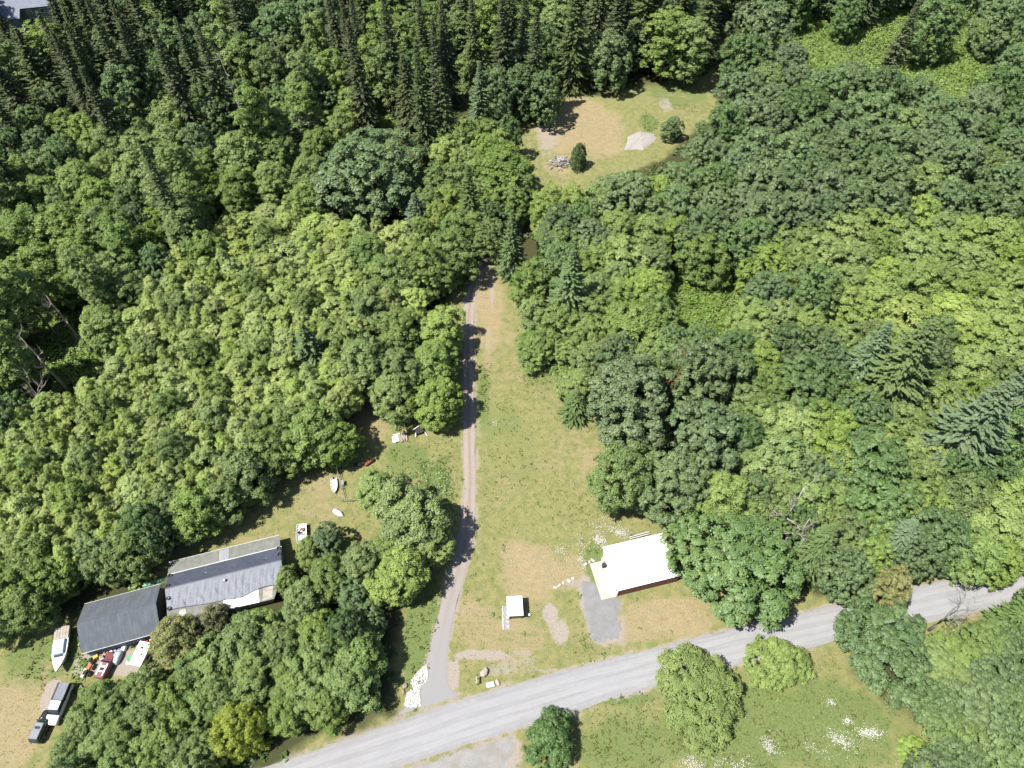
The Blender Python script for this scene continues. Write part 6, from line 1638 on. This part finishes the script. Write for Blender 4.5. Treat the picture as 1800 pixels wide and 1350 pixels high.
for i, (px_, py_) in enumerate([(7.49, 44.91), (8.19, 45.32), (8.90, 45.72), (9.91, 46.13), (10.63, 46.54), (12.97, 49.14), (13.70, 49.56), (14.33, 49.88)]):
    o = MB().box((0, 0, .05), (.75+.2*math.sin(i*3), .5+.1*math.sin(i*5), .16), i*.8, top=(.85, .85)).build('stepping_stone', conc, None, False, .04); o.location = (px_, py_, 0)
    tag(o, ['pale flat stone in the row of stones left of the gravel parking', 'pale flat stone beside the white flowers at the garage apron'][i > 4], 'stone', ['stones left of the parking', 'stones at the apron'][i > 4])
crate_heap('bin', (16.16, 48.72), R(13), 'black bin against the garage front at the apron corner', 'bin', [('body', (0, 0, .5), (.6, .6, 1.0), 0, rubber), ('lid', (0, 0, 1.03), (.66, .66, .08), 0, rubber)])
ch = thing('garden_chair', (16.14, 49.78), R(40), 'white garden chair behind the black bin by the garage', 'chair')
MB().box((0, 0, .45), (.55, .55, .06)).build('seat', white_p, ch); MB().box((0, .27, .75), (.55, .05, .6)).build('backrest', white_p, ch)
for x in (-.24, .24):
    for y in (-.24, .24): MB().box((x, y, .22), (.05, .05, .44)).build('leg', white_p, ch)
tl = thing('utility_trailer', (22.97, 54.32), R(14), 'grey trailer frame with pipes parked behind the garage', 'trailer')
for y in (-.5, .5): MB().tube([(-1.8, y, .55), (1.8, y*.8, .6)], .05, 6).build('frame_rail', steel, tl)
for x in (-1.5, 0, 1.5): MB().tube([(x, -.5, .55), (x, .5, .55)], .04, 6).build('crossbar', steel, tl)
for y in (-.2, .15): MB().tube([(-1.9, y, .68), (2.0, y+.1, .7)], .06, 6).build('pipe', white_p, tl)
for y in (-.6, .6): wheel(tl, -1.3, y, .3, .18)
bk = thing('white_bucket', (2.89, 40.07), 0, 'white bucket beside the tiny shed', 'bucket'); MB().tube([(0, 0, 0), (0, 0, .42)], [.16, .2], 12).build('body', white_p, bk); MB().tube([(0, 0, .42), (0, 0, .45)], .21, 12).build('lid', white_r, bk)
hb = thing('white_hut', (148.69, 188.12), R(10), 'bit of a white hut roof showing at the right edge of the forest', 'hut'); MB().box((0, 0, 1.2), (2, 1.6, 2.4)).build('wall', siding, hb); MB().sheet((-1.3, -1.1, 2.4), (1.3, -1.1, 2.4), (1.3, 1.1, 2.7), (-1.3, 1.1, 2.7), .06).build('roof', white_r, hb)
# brush pile and gravel heap in the clearing
bp = thing('brush_pile', (13.17, 163.38), 0, 'grey heap of cut branches in the middle of the clearing', 'brush pile'); rg = random.Random(9)
for i in range(110):
    a_, r_ = rg.uniform(0, 6.28), rg.uniform(0, 3.3); z_ = max(.1, 1.8 - r_*.5)*rg.uniform(.4, 1); b_ = rg.uniform(0, 6.28); L_ = rg.uniform(1.2, 2.8)
    p0 = Vector((r_*math.cos(a_), r_*math.sin(a_), z_)); d0 = Vector((math.cos(b_), math.sin(b_), rg.uniform(-.25, .35)))*L_/2
    MB().tube([p0-d0, p0 + Vector((rg.gauss(0, .1), rg.gauss(0, .1), .08)), p0+d0], [.10, .08, .03], 5).build('branch', mat(*(('grey_branch', (.33, .30, .28), (.2, .18, .17)), ('pale_branch', (.52, .49, .45), (.36, .33, .3)))[i % 3 == 0]), bp)
gh = np.array(HEAP); gc = gh.mean(0); hp = thing('gravel_heap', gc, 0, 'low heap of pale gravel at the right of the clearing', 'gravel heap'); mb = MB(); rr = []
for k, (s_, z_) in enumerate(((1.05, -.1), (.9, .15), (.6, .4), (.25, .5))): rr.append([(float((p[0]-gc[0])*s_*(1+.05*math.sin(i*3+k))), float((p[1]-gc[1])*s_), z_+.08*math.sin(i*5+k)) for i, p in enumerate(np.repeat(gh, 3, 0) + np.concatenate([np.linspace(0, .66, 3)[:, None]*(gh[(j+1) % len(gh)]-gh[j]) for j in range(len(gh))]))])
mb.loft(rr).build('mound', mat('heap_gravel', (.32, .30, .275), (.25, .235, .215), 3, .95, bump=.5), hp)
# white rock bed by the driveway mouth
rng = np.random.default_rng(12); A = np.array(ROCKBED[0]); lo, hi = A.min(0), A.max(0); c = rng.uniform(lo, hi, (1600, 2)); c = c[pmask(c[:, 0], c[:, 1], ROCKBED[0])]; mb = MB()
for x, y in c: s_ = rng.uniform(.10, .24); mb.box((x, y, s_*.35), (s_*1.5, s_*1.1, s_*.9), rng.uniform(0, 6), rng.uniform(-.3, .3), rng.uniform(-.3, .3), top=(.6, .65))
o = mb.build('white_rocks', mat('white_rock', (.54, .52, .50), (.38, .36, .345), 1.5, .9)); tag(o, 'bed of loose white rocks along the driveway mouth', 'rocks', kind='stuff')
# ------------------------------------------------------------------ trees
bark = mat('bark', (.12, .10, .08), (.07, .06, .05), 4, .9, bump=.4)
pale_bark = mat('pale_bark', (.27, .26, .24), (.17, .16, .14), 3, .9, bump=.3)
dead_wood = mat('dead_wood', (.40, .37, .34), (.26, .23, .20), 2, .9, bump=.3)
LM = {'a': leaf_mat('alder_leaf', (.215, .282, .088), (.385, .455, .165), .32, .012, .5),
      'y': leaf_mat('spring_leaf', (.158, .225, .066), (.300, .378, .124), .30, .01, .5),
      'g': leaf_mat('broad_leaf', (.115, .175, .052), (.245, .318, .105), .28, .015, .7),
      'o': leaf_mat('olive_leaf', (.150, .165, .065), (.260, .255, .110), .24, .02, .5),
      'm': leaf_mat('maple_leaf', (.070, .122, .043), (.158, .224, .083), .20, .025, .7),
      'd': leaf_mat('oak_leaf', (.084, .130, .053), (.176, .235, .101), .18, .025, .6),
      'f': leaf_mat('fir_needle', (.068, .112, .040), (.150, .208, .078), .12, .015, .5),
      'b': leaf_mat('blue_needle', (.082, .128, .064), (.162, .220, .115), .12, .02, .4),
      'c': leaf_mat('cedar_needle', (.045, .064, .028), (.112, .138, .058), .12, .015, .6),
      'u': None, 'v': None, 'n': None}
LM['w'] = leaf_mat('gold_leaf', (.215, .265, .045), (.360, .405, .085), .34, .01, .2); LM['u'] = LM['y']; LM['v'] = LM['m']; LM['n'] = LM['g']
CR, TRK = {}, {}
for v in range(4):
    CR['a', v] = crown_mesh('alder_crown', 11+v, 2.6, 4.2, 12, prof_egg, 28, .92, 6, .46, 66, .172, .36)
    TRK['a', v] = trunk_mesh('alder_trunk', v, 11, .13, .4, 2.4, 4)
    CR['g', v] = crown_mesh('leafy_crown', 31+v, 4.5, 1.6, 12, prof_round, 50, 1.25, 7, .56, 76, .195, .38)
    TRK['g', v] = trunk_mesh('leafy_trunk', 10+v, 10.5, .2, .25, 4.2, 6)
    CR['m', v] = crown_mesh('maple_crown', 51+v, 6.5, 2.6, 17, prof_round, 76, 1.30, 7, .56, 76, .215, .42, .5)
    TRK['m', v] = trunk_mesh('maple_trunk', 20+v, 15.5, .36, .25, 6, 7)
for v in range(3):
    CR['f', v] = fir_mesh('fir_crown', 71+v, 26, 5, 1.2, .56, 11, .26, .24, .21)
    TRK['f', v] = trunk_mesh('fir_trunk', 30+v, 25.5, .34, .5, 1, 0)
    CR['u', v] = crown_mesh('bush_crown', 81+v, 4, .15, 6, prof_dome, 84, .72, 7, .38, 60, .122, .38)
    TRK['u', v] = trunk_mesh('bush_trunk', 40+v, 5, .12, .1, 3, 6)
for v in range(2):
    CR['c', v] = fir_mesh('cedar_crown', 91+v, 30, 4.0, 2.0, .5, 10, .5, .24, .19, .8, .45, .05)
    TRK['c', v] = trunk_mesh('cedar_trunk', 50+v, 29.6, .36, .5, 1, 0)
    CR['n', v] = crown_mesh('slender_crown', 95+v, 3, 3.5, 18, prof_col, 46, 1.0, 6, .52, 66, .195, .4, .5, .12)
    TRK['n', v] = trunk_mesh('slender_trunk', 60+v, 17, .2, .3, 2.4, 6)
for k, s in (('y', 'g'), ('o', 'g'), ('d', 'm'), ('b', 'f'), ('v', 'u'), ('w', 'u')):
    for v in range(4):
        if (s, v) in CR: CR[k, v] = CR[s, v]; TRK[k, v] = TRK[s, v]
KIND = {'a': 'alder_tree', 'g': 'leafy_tree', 'y': 'leafy_tree', 'o': 'leafy_tree', 'm': 'maple_tree', 'd': 'oak_tree', 'f': 'fir_tree', 'b': 'fir_tree', 'c': 'cedar_tree', 'u': 'round_tree', 'w': 'round_tree', 'v': 'round_tree', 'n': 'slender_tree'}
LOOK = {'a': 'slim light green alder', 'g': 'mid-green leafy tree', 'y': 'yellow-green leafy tree', 'o': 'olive-brown leafy tree', 'm': 'dark green maple', 'd': 'grey-green oak', 'f': 'dark green fir',
        'b': 'blue-green fir', 'c': 'tall dull green cedar', 'u': 'rounded bright tree', 'w': 'rounded yellow tree', 'v': 'rounded dark tree', 'n': 'slender upright green tree'}
AREA = {'alders': 'in the left grove', 'ralders': 'in the bright right grove', 'oaks': 'in the oak clump', 'yard': 'round the tarped house', 'drive': 'edging the left grove', 'right': 'in the right wood',
        'corner': 'in the lower right corner', 'upleft': 'in the upper left forest', 'uptop': 'in the top forest', 'upright': 'in the upper right wood'}
for row in TREES.strip().split('\n'):
    kv, x, y, rot, s, sz, g, lab = row.split(' ', 7); k, v = kv[0], int(kv[1]); s, sz = float(s), float(sz)
    if lab[0] == '<': lab = LOOK[k] + ' ' + AREA[g] + ', in its ' + lab[1:] + ' part'
    grp = LOOK[k] + 's ' + AREA[g] if g != '-' else None
    if lab == '-': lab = LOOK[k] + ' ' + AREA[g]
    elif lab[0] == '>': lab = LOOK[k] + ' ' + AREA[g] + ', ' + ('', 'second ', 'third ', 'fourth ')[int(lab[1])] + 'nearest to the ' + lab[2:]
    t = thing(KIND[k], (float(x), float(y)), float(rot), lab, 'bush' if 'bush' in lab and 'bushy' not in lab else 'tree', grp)
    t.scale = (s, s, sz)
    for nm, me_, mt in (('trunk', TRK[k, v], bark), ('crown', CR[k, v], LM[k])):
        o = bpy.data.objects.new(nm, me_); COL.objects.link(o); o.parent = t
        if not me_.materials: me_.materials.append(mt)
        o.material_slots[0].link = 'OBJECT'; o.material_slots[0].material = mt
# dead and half-dead trees
def dead_tree(xy, H, lean, seed, label, depth=4, spread=.5, r=.3, L0=.5, m=dead_wood, up=.2, z0=0.0, group=None):
    rng = random.Random(seed); t = thing('dead_tree', xy, 0, label, 'dead tree', group); mb = MB()
    pts = [Vector((0, 0, -.3))] + [Vector((lean[0]*(i/6)**1.3 + rng.gauss(0, .12), lean[1]*(i/6)**1.3 + rng.gauss(0, .12), H*i/6)) for i in range(1, 7)]
    rad = [r*1.2] + [r*(1-.8*i/6) for i in range(1, 7)]; mb.tube(pts, rad, 8); mb.build('trunk', m, t, True)
    for i in range(3, 7):
        for j in range(rng.randint(1, 3)):
            b_ = MB(); a_ = rng.uniform(0, 6.28); limb_tree(b_, rng, pts[i], (math.cos(a_), math.sin(a_), rng.uniform(.1, .9)), H*L0*rng.uniform(.35, .6), rad[i]*.75, depth-2, spread, up, (2, 3), 5, .22)
            b_.build('limb', m, t)
    return t
bare_brown = mat('bare_brown', (.34, .28, .24), (.22, .17, .145), 3, .9, bump=.3)
dead_tree((-92.09, 86.59), 17, (-1.5, 1), 3, 'tall bare grey snag leaning left of the alder grove', r=.34, L0=.22, m=bare_brown)
dead_tree((-94.98, 100.46), 13, (-1, 1.5), 8, 'brown bare trunk with broken limbs above the leaning snag', r=.38, L0=.35, m=bare_brown)
dead_tree((-99.97, 101.76), 14, (-2, 1), 12, 'thin bare snag left of the brown broken trunk', r=.24, L0=.18, m=bare_brown)
dead_tree((-93.37, 81.58), 9, (-.5, .5), 21, 'low grey dead tree with tangled branches at the grove\'s left edge', r=.26, L0=.7)
dead_tree((46.42, 53.66), 19, (.4, .5), 33, 'bleached bare tree rising out of the big maple by the garage', r=.34, L0=.4, up=.45)
dead_tree((47.26, 50.95), 14.5, (1, 0), 35, 'low tangle of dead grey branches on the maple by the garage', r=.24, L0=.45, depth=5)
dead_tree((69.58, 37.59), 12, (.8, 1.2), 43, 'half-dead tree with bare grey limbs reaching over the road', r=.24, L0=.6, depth=5, spread=.6, m=pale_bark, up=.3)
dead_tree((-72.32, 171.84), 25, (-1, 0), 52, 'bare grey dead tree beside the tall narrow cedar', r=.24, L0=.2)
dead_tree((-64.23, 188.41), 21, (0, 0), 56, 'bare-topped dead tree among the slender trees at upper left', r=.2, L0=.2)
dead_tree((-55.68, 162.88), 14, (1, 0), 59, 'grey twiggy dead tree left of the very large dark maple', r=.2, L0=.5, depth=5)
dead_tree((-124.48, 133.41), 9, (0, 0), 61, 'grey dead brushy tree at the left edge of the picture', r=.2, L0=.6)
dead_tree((-26.63, 198.86), 22, (0, 0), 66, 'pale dead tree among slender trees near the top', r=.2, L0=.22)
dead_tree((30.56, 80.19), 18, (1, 1), 71, 'rust-brown bare limbs showing inside the grey oak clump', r=.24, L0=.4, m=mat('rust_bark', (.30, .13, .06), (.16, .08, .05), 2, .9))
# ------------------------------------------------------------------ ground cover that nobody could count
def lookup(A, x, y):
    i = np.clip(np.searchsorted(gx, x)-1, 0, nx-1); j = np.clip(np.searchsorted(gy, y)-1, 0, ny-1); return A[j, i]
def stuff(name, me_, m, label, cat):
    o = bpy.data.objects.new(name, me_); COL.objects.link(o); me_.materials.append(m); return tag(o, label, cat, kind='stuff')
def thicket(name, poly, dens, hmax, seed, m, label, leaf=.34):
    rng = np.random.default_rng(seed); A = np.array(poly); lo, hi = A.min(0), A.max(0); n = int((hi-lo).prod()*dens)
    c = rng.uniform(lo, hi, (n, 2)); c = c[pmask(c[:, 0], c[:, 1], poly)]; ok = lookup(paved, c[:, 0], c[:, 1]) < .5; c = c[ok]; n = len(c)
    if not n: return
    r = rng.uniform(.6, 1.5, n); h = rng.uniform(.35, 1, n)*hmax*(0.7+.5*wob(c[:, 0]*.8, c[:, 1]*.8)).clip(.3, 1.3)
    k = 42; D = hemi(np.tile([[0, 0, 1.]], (n, 1)), k, rng, 0.0); P = D*np.stack([r, r, h], 1)[:, None]*rng.uniform(.7, 1.05, (n, k, 1)); P[..., :2] += c[:, None]; P = P.reshape(-1, 3); P[:, 2] += .05
    N = unit(D.reshape(-1, 3)*.7 + np.array([0, 0, .6]) + rng.normal(0, .4, P.shape)); ti = .45 + np.repeat(rng.normal(0, .16, n), k) + rng.normal(0, .1, len(P))
    stuff(name, quads_mesh(name, leaves(P, N, leaf, rng), np.clip(ti, 0, 1)), m, label, 'thicket')
LBL = ['bright bramble thicket in the gap of the right wood', 'bright green scrub along the top right edge', 'low scrub between meadow and right wood', 'grassy scrub left of the clearing', 'green scrub between slender trees near the top',
       'scrub in the gully around the bare snags', 'leafy creeper left of the barn', 'scrub above the left alder grove', 'shrubs below the blue house', 'scrub in the lower right corner', 'weedy shrubs beside the driveway by the big tree', 'weeds behind the barn']
HM = [2.4, 2.6, 1.3, .9, .9, 1.6, 1.6, 2.4, 2.5, 1.6, .7, 1.2]
bram = leaf_mat('bramble_leaf', (.12, .185, .045), (.225, .30, .095), .3, .02)
for i, p in enumerate(THICKET): thicket('undergrowth', p, 1.0 if i < 2 else .75, HM[i], 200+i, bram if i not in (7,) else LM['a'], LBL[i])
# ferns and low plants on the forest floor
rng = np.random.default_rng(77); n = 13000; c = np.stack([rng.uniform(-150, 150, n), rng.uniform(12, 290, n)], 1)
c = c[(lookup(forest, c[:, 0], c[:, 1]) > .6) & (np.abs(c[:, 0]) < 60 + c[:, 1]*.75)]; c = c[(lookup(paved, c[:, 0], c[:, 1]) < .5)]
def off(c, x, y, r): return np.hypot(c[:, 0]-x, c[:, 1]-y) > r
c = c[off(c, -50, 45, 12) & off(c, -65, 37, 9) & off(c, 23, 48, 7)]; n = len(c)
k = 10; D = hemi(np.tile([[0, 0, 1.]], (n, 1)), k, rng, .1); sc = rng.uniform(.35, 1.1, n); P = D*sc[:, None, None]*np.array([1, 1, .7]); P[..., :2] += c[:, None]
P = P.reshape(-1, 3); N = unit(D.reshape(-1, 3)*.5 + np.array([0, 0, .8]) + rng.normal(0, .3, P.shape))
stuff('forest_undergrowth', quads_mesh('forest_undergrowth', leaves(P, N, .55, rng, 1.6), np.clip(.3 + rng.normal(0, .2, len(P)), 0, 1)), leaf_mat('fern', (.045, .075, .018), (.10, .15, .04), .25, .03), 'low ferns and plants on the shaded forest floor', 'undergrowth')
def apron(x, y):
    a_ = R(GA); dx, dy = x-GO[0], y-GO[1]; u_ = dx*math.cos(a_)+dy*math.sin(a_); v_ = -dx*math.sin(a_)+dy*math.cos(a_); return (u_ > -2.9) & (u_ < 11.6) & (v_ > -.3) & (v_ < 8.4)
# meadow grass
rng = np.random.default_rng(78); n = 70000; c = np.stack([rng.uniform(-90, 90, n), rng.uniform(12, 192, n)], 1)
x, y = c.T; keep = (lookup(forest, x, y) < .55) & (lookup(paved, x, y) < .5) & (rng.random(n) > lookup(bare, x, y)*1.05)
for (bx, by, br) in ((-50, 45, 10), (-62, 38, 8), (-.2, 41, 1.6)): keep &= np.hypot(x-bx, y-by) > br
keep &= ~apron(x, y)
keep &= rng.random(n) < .3 + .7*sstep(wob(x*.7, y*.7), -.4, .5)
c = c[keep]; n = len(c); x, y = c.T; dv, lv = lookup(dry, x, y), lookup(lush, x, y)
k = 3; az = rng.uniform(0, 6.28, (n, k)); sc = (rng.uniform(.08, .21, n)*(1 + 1.5*lv - .2*dv))[:, None]
base = np.zeros((n, k, 3)); base[..., 0] = x[:, None] + rng.normal(0, .12, (n, k)); base[..., 1] = y[:, None] + rng.normal(0, .12, (n, k)); base[..., 2] = lookup(gz, x, y)[:, None] - .02
d = np.stack([np.cos(az), np.sin(az), np.zeros_like(az)], -1); s_ = np.stack([-np.sin(az), np.cos(az), np.zeros_like(az)], -1)
tip = base + d*(sc*rng.uniform(.4, 1.2, (n, k)))[..., None] + np.array([0, 0, 1.])*(sc*rng.uniform(.5, 1.1, (n, k)))[..., None]; mid = (base+tip)/2 + np.array([0, 0, .05])
wd = (sc*.32)[..., None]
V = np.stack([base, mid - s_*wd, tip, mid + s_*wd], 2).reshape(-1, 4, 3)
tn = np.clip(np.repeat(.35*dv.clip(0, 1)*1.6 + (1-dv.clip(0, 1))*.22 + rng.normal(0, .1, n) - .08*lv, k), 0, 1)
b = NB('grass_blades'); t_ = b.attr('tint').outputs['Fac']; c_ = b.n('ValToRGB'); b.put(c_.inputs[0], t_); cr = c_.color_ramp
cr.elements[0].color = (.125, .155, .052, 1); cr.elements[1].color = (0.368, 0.296, 0.168, 1); el = cr.elements.new(.35); el.color = (0.160, 0.172, 0.060, 1); el = cr.elements.new(.6); el.color = (0.248, 0.208, 0.104, 1)
dd = b.n('BsdfDiffuse'); b.put(dd.inputs[0], c_.outputs[0]); tr = b.n('BsdfTranslucent'); b.put(tr.inputs[0], c_.outputs[0]); mx = b.n('MixShader'); mx.inputs[0].default_value = .3
b.t.links.new(dd.outputs[0], mx.inputs[1]); b.t.links.new(tr.outputs[0], mx.inputs[2]); b.t.links.new(mx.outputs[0], b.out.inputs[0])
stuff('meadow_grass', quads_mesh('meadow_grass', V, tn), b.m, 'tufts of green and dry grass over the meadow and lawns', 'grass')
# broad-leaved weeds in the meadow
rng = np.random.default_rng(79); n = 4200; c = np.stack([rng.uniform(-40, 60, n), rng.uniform(14, 120, n)], 1); x, y = c.T
kp = (lookup(forest, x, y) < .5) & (lookup(paved, x, y) < .5) & (rng.random(n) < .05 + .4*lookup(lush, x, y) + .2*(wob(x*.5, y*.5) > .35)) & (rng.random(n) > lookup(dry, x, y)) & (~apron(x, y)) & (np.hypot(x+50, y-45) > 11) & (np.hypot(x, y-41) > 2.2)
c = c[kp]; n = len(c); k = 9; D = hemi(np.tile([[0, 0, 1.]], (n, 1)), k, rng, .15); sc = rng.uniform(.2, .5, n); P = D*sc[:, None, None]*np.array([1, 1, .7]); P[..., :2] += c[:, None]; P = P.reshape(-1, 3)
N = unit(D.reshape(-1, 3)*.4 + np.array([0, 0, .9]) + rng.normal(0, .3, P.shape))
stuff('meadow_weeds', quads_mesh('meadow_weeds', leaves(P, N, .17, rng, 1.5), np.clip(.4 + rng.normal(0, .2, len(P)), 0, 1)), leaf_mat('weed_leaf', (.085, .125, .038), (.165, .205, .075), .25, .01, .1), 'clumps of leafy weeds in the meadow', 'weeds')
# white flowers
rng = np.random.default_rng(80); PP = []
for x, y, rx, ry, k in FLOWERS:
    k = int(k*(3.6 if rx*ry < 12 else .8)); q = rng.normal(0, .62, (k, 2))*np.array([rx, ry]); q = q[wob((x+q[:, 0])*3.1, (y+q[:, 1])*3.1) + rng.normal(0, .35, k) > .0]; k = len(q); PP.append(np.stack([x+q[:, 0], y+q[:, 1], rng.uniform(.15, .4, k)], 1))
P = np.concatenate(PP); P = P[(lookup(paved, P[:, 0], P[:, 1]) < .5) & ~apron(P[:, 0], P[:, 1])]
N = unit(np.array([0, 0, 1.]) + rng.normal(0, .3, P.shape))
stuff('white_flowers', quads_mesh('white_flowers', leaves(P, N, .095, rng, 1.0), rng.random(len(P))), mat('petals', (.60, .59, .56), (.50, .49, .45), 6, .8), 'drifts of white daisies in the grass', 'flowers')
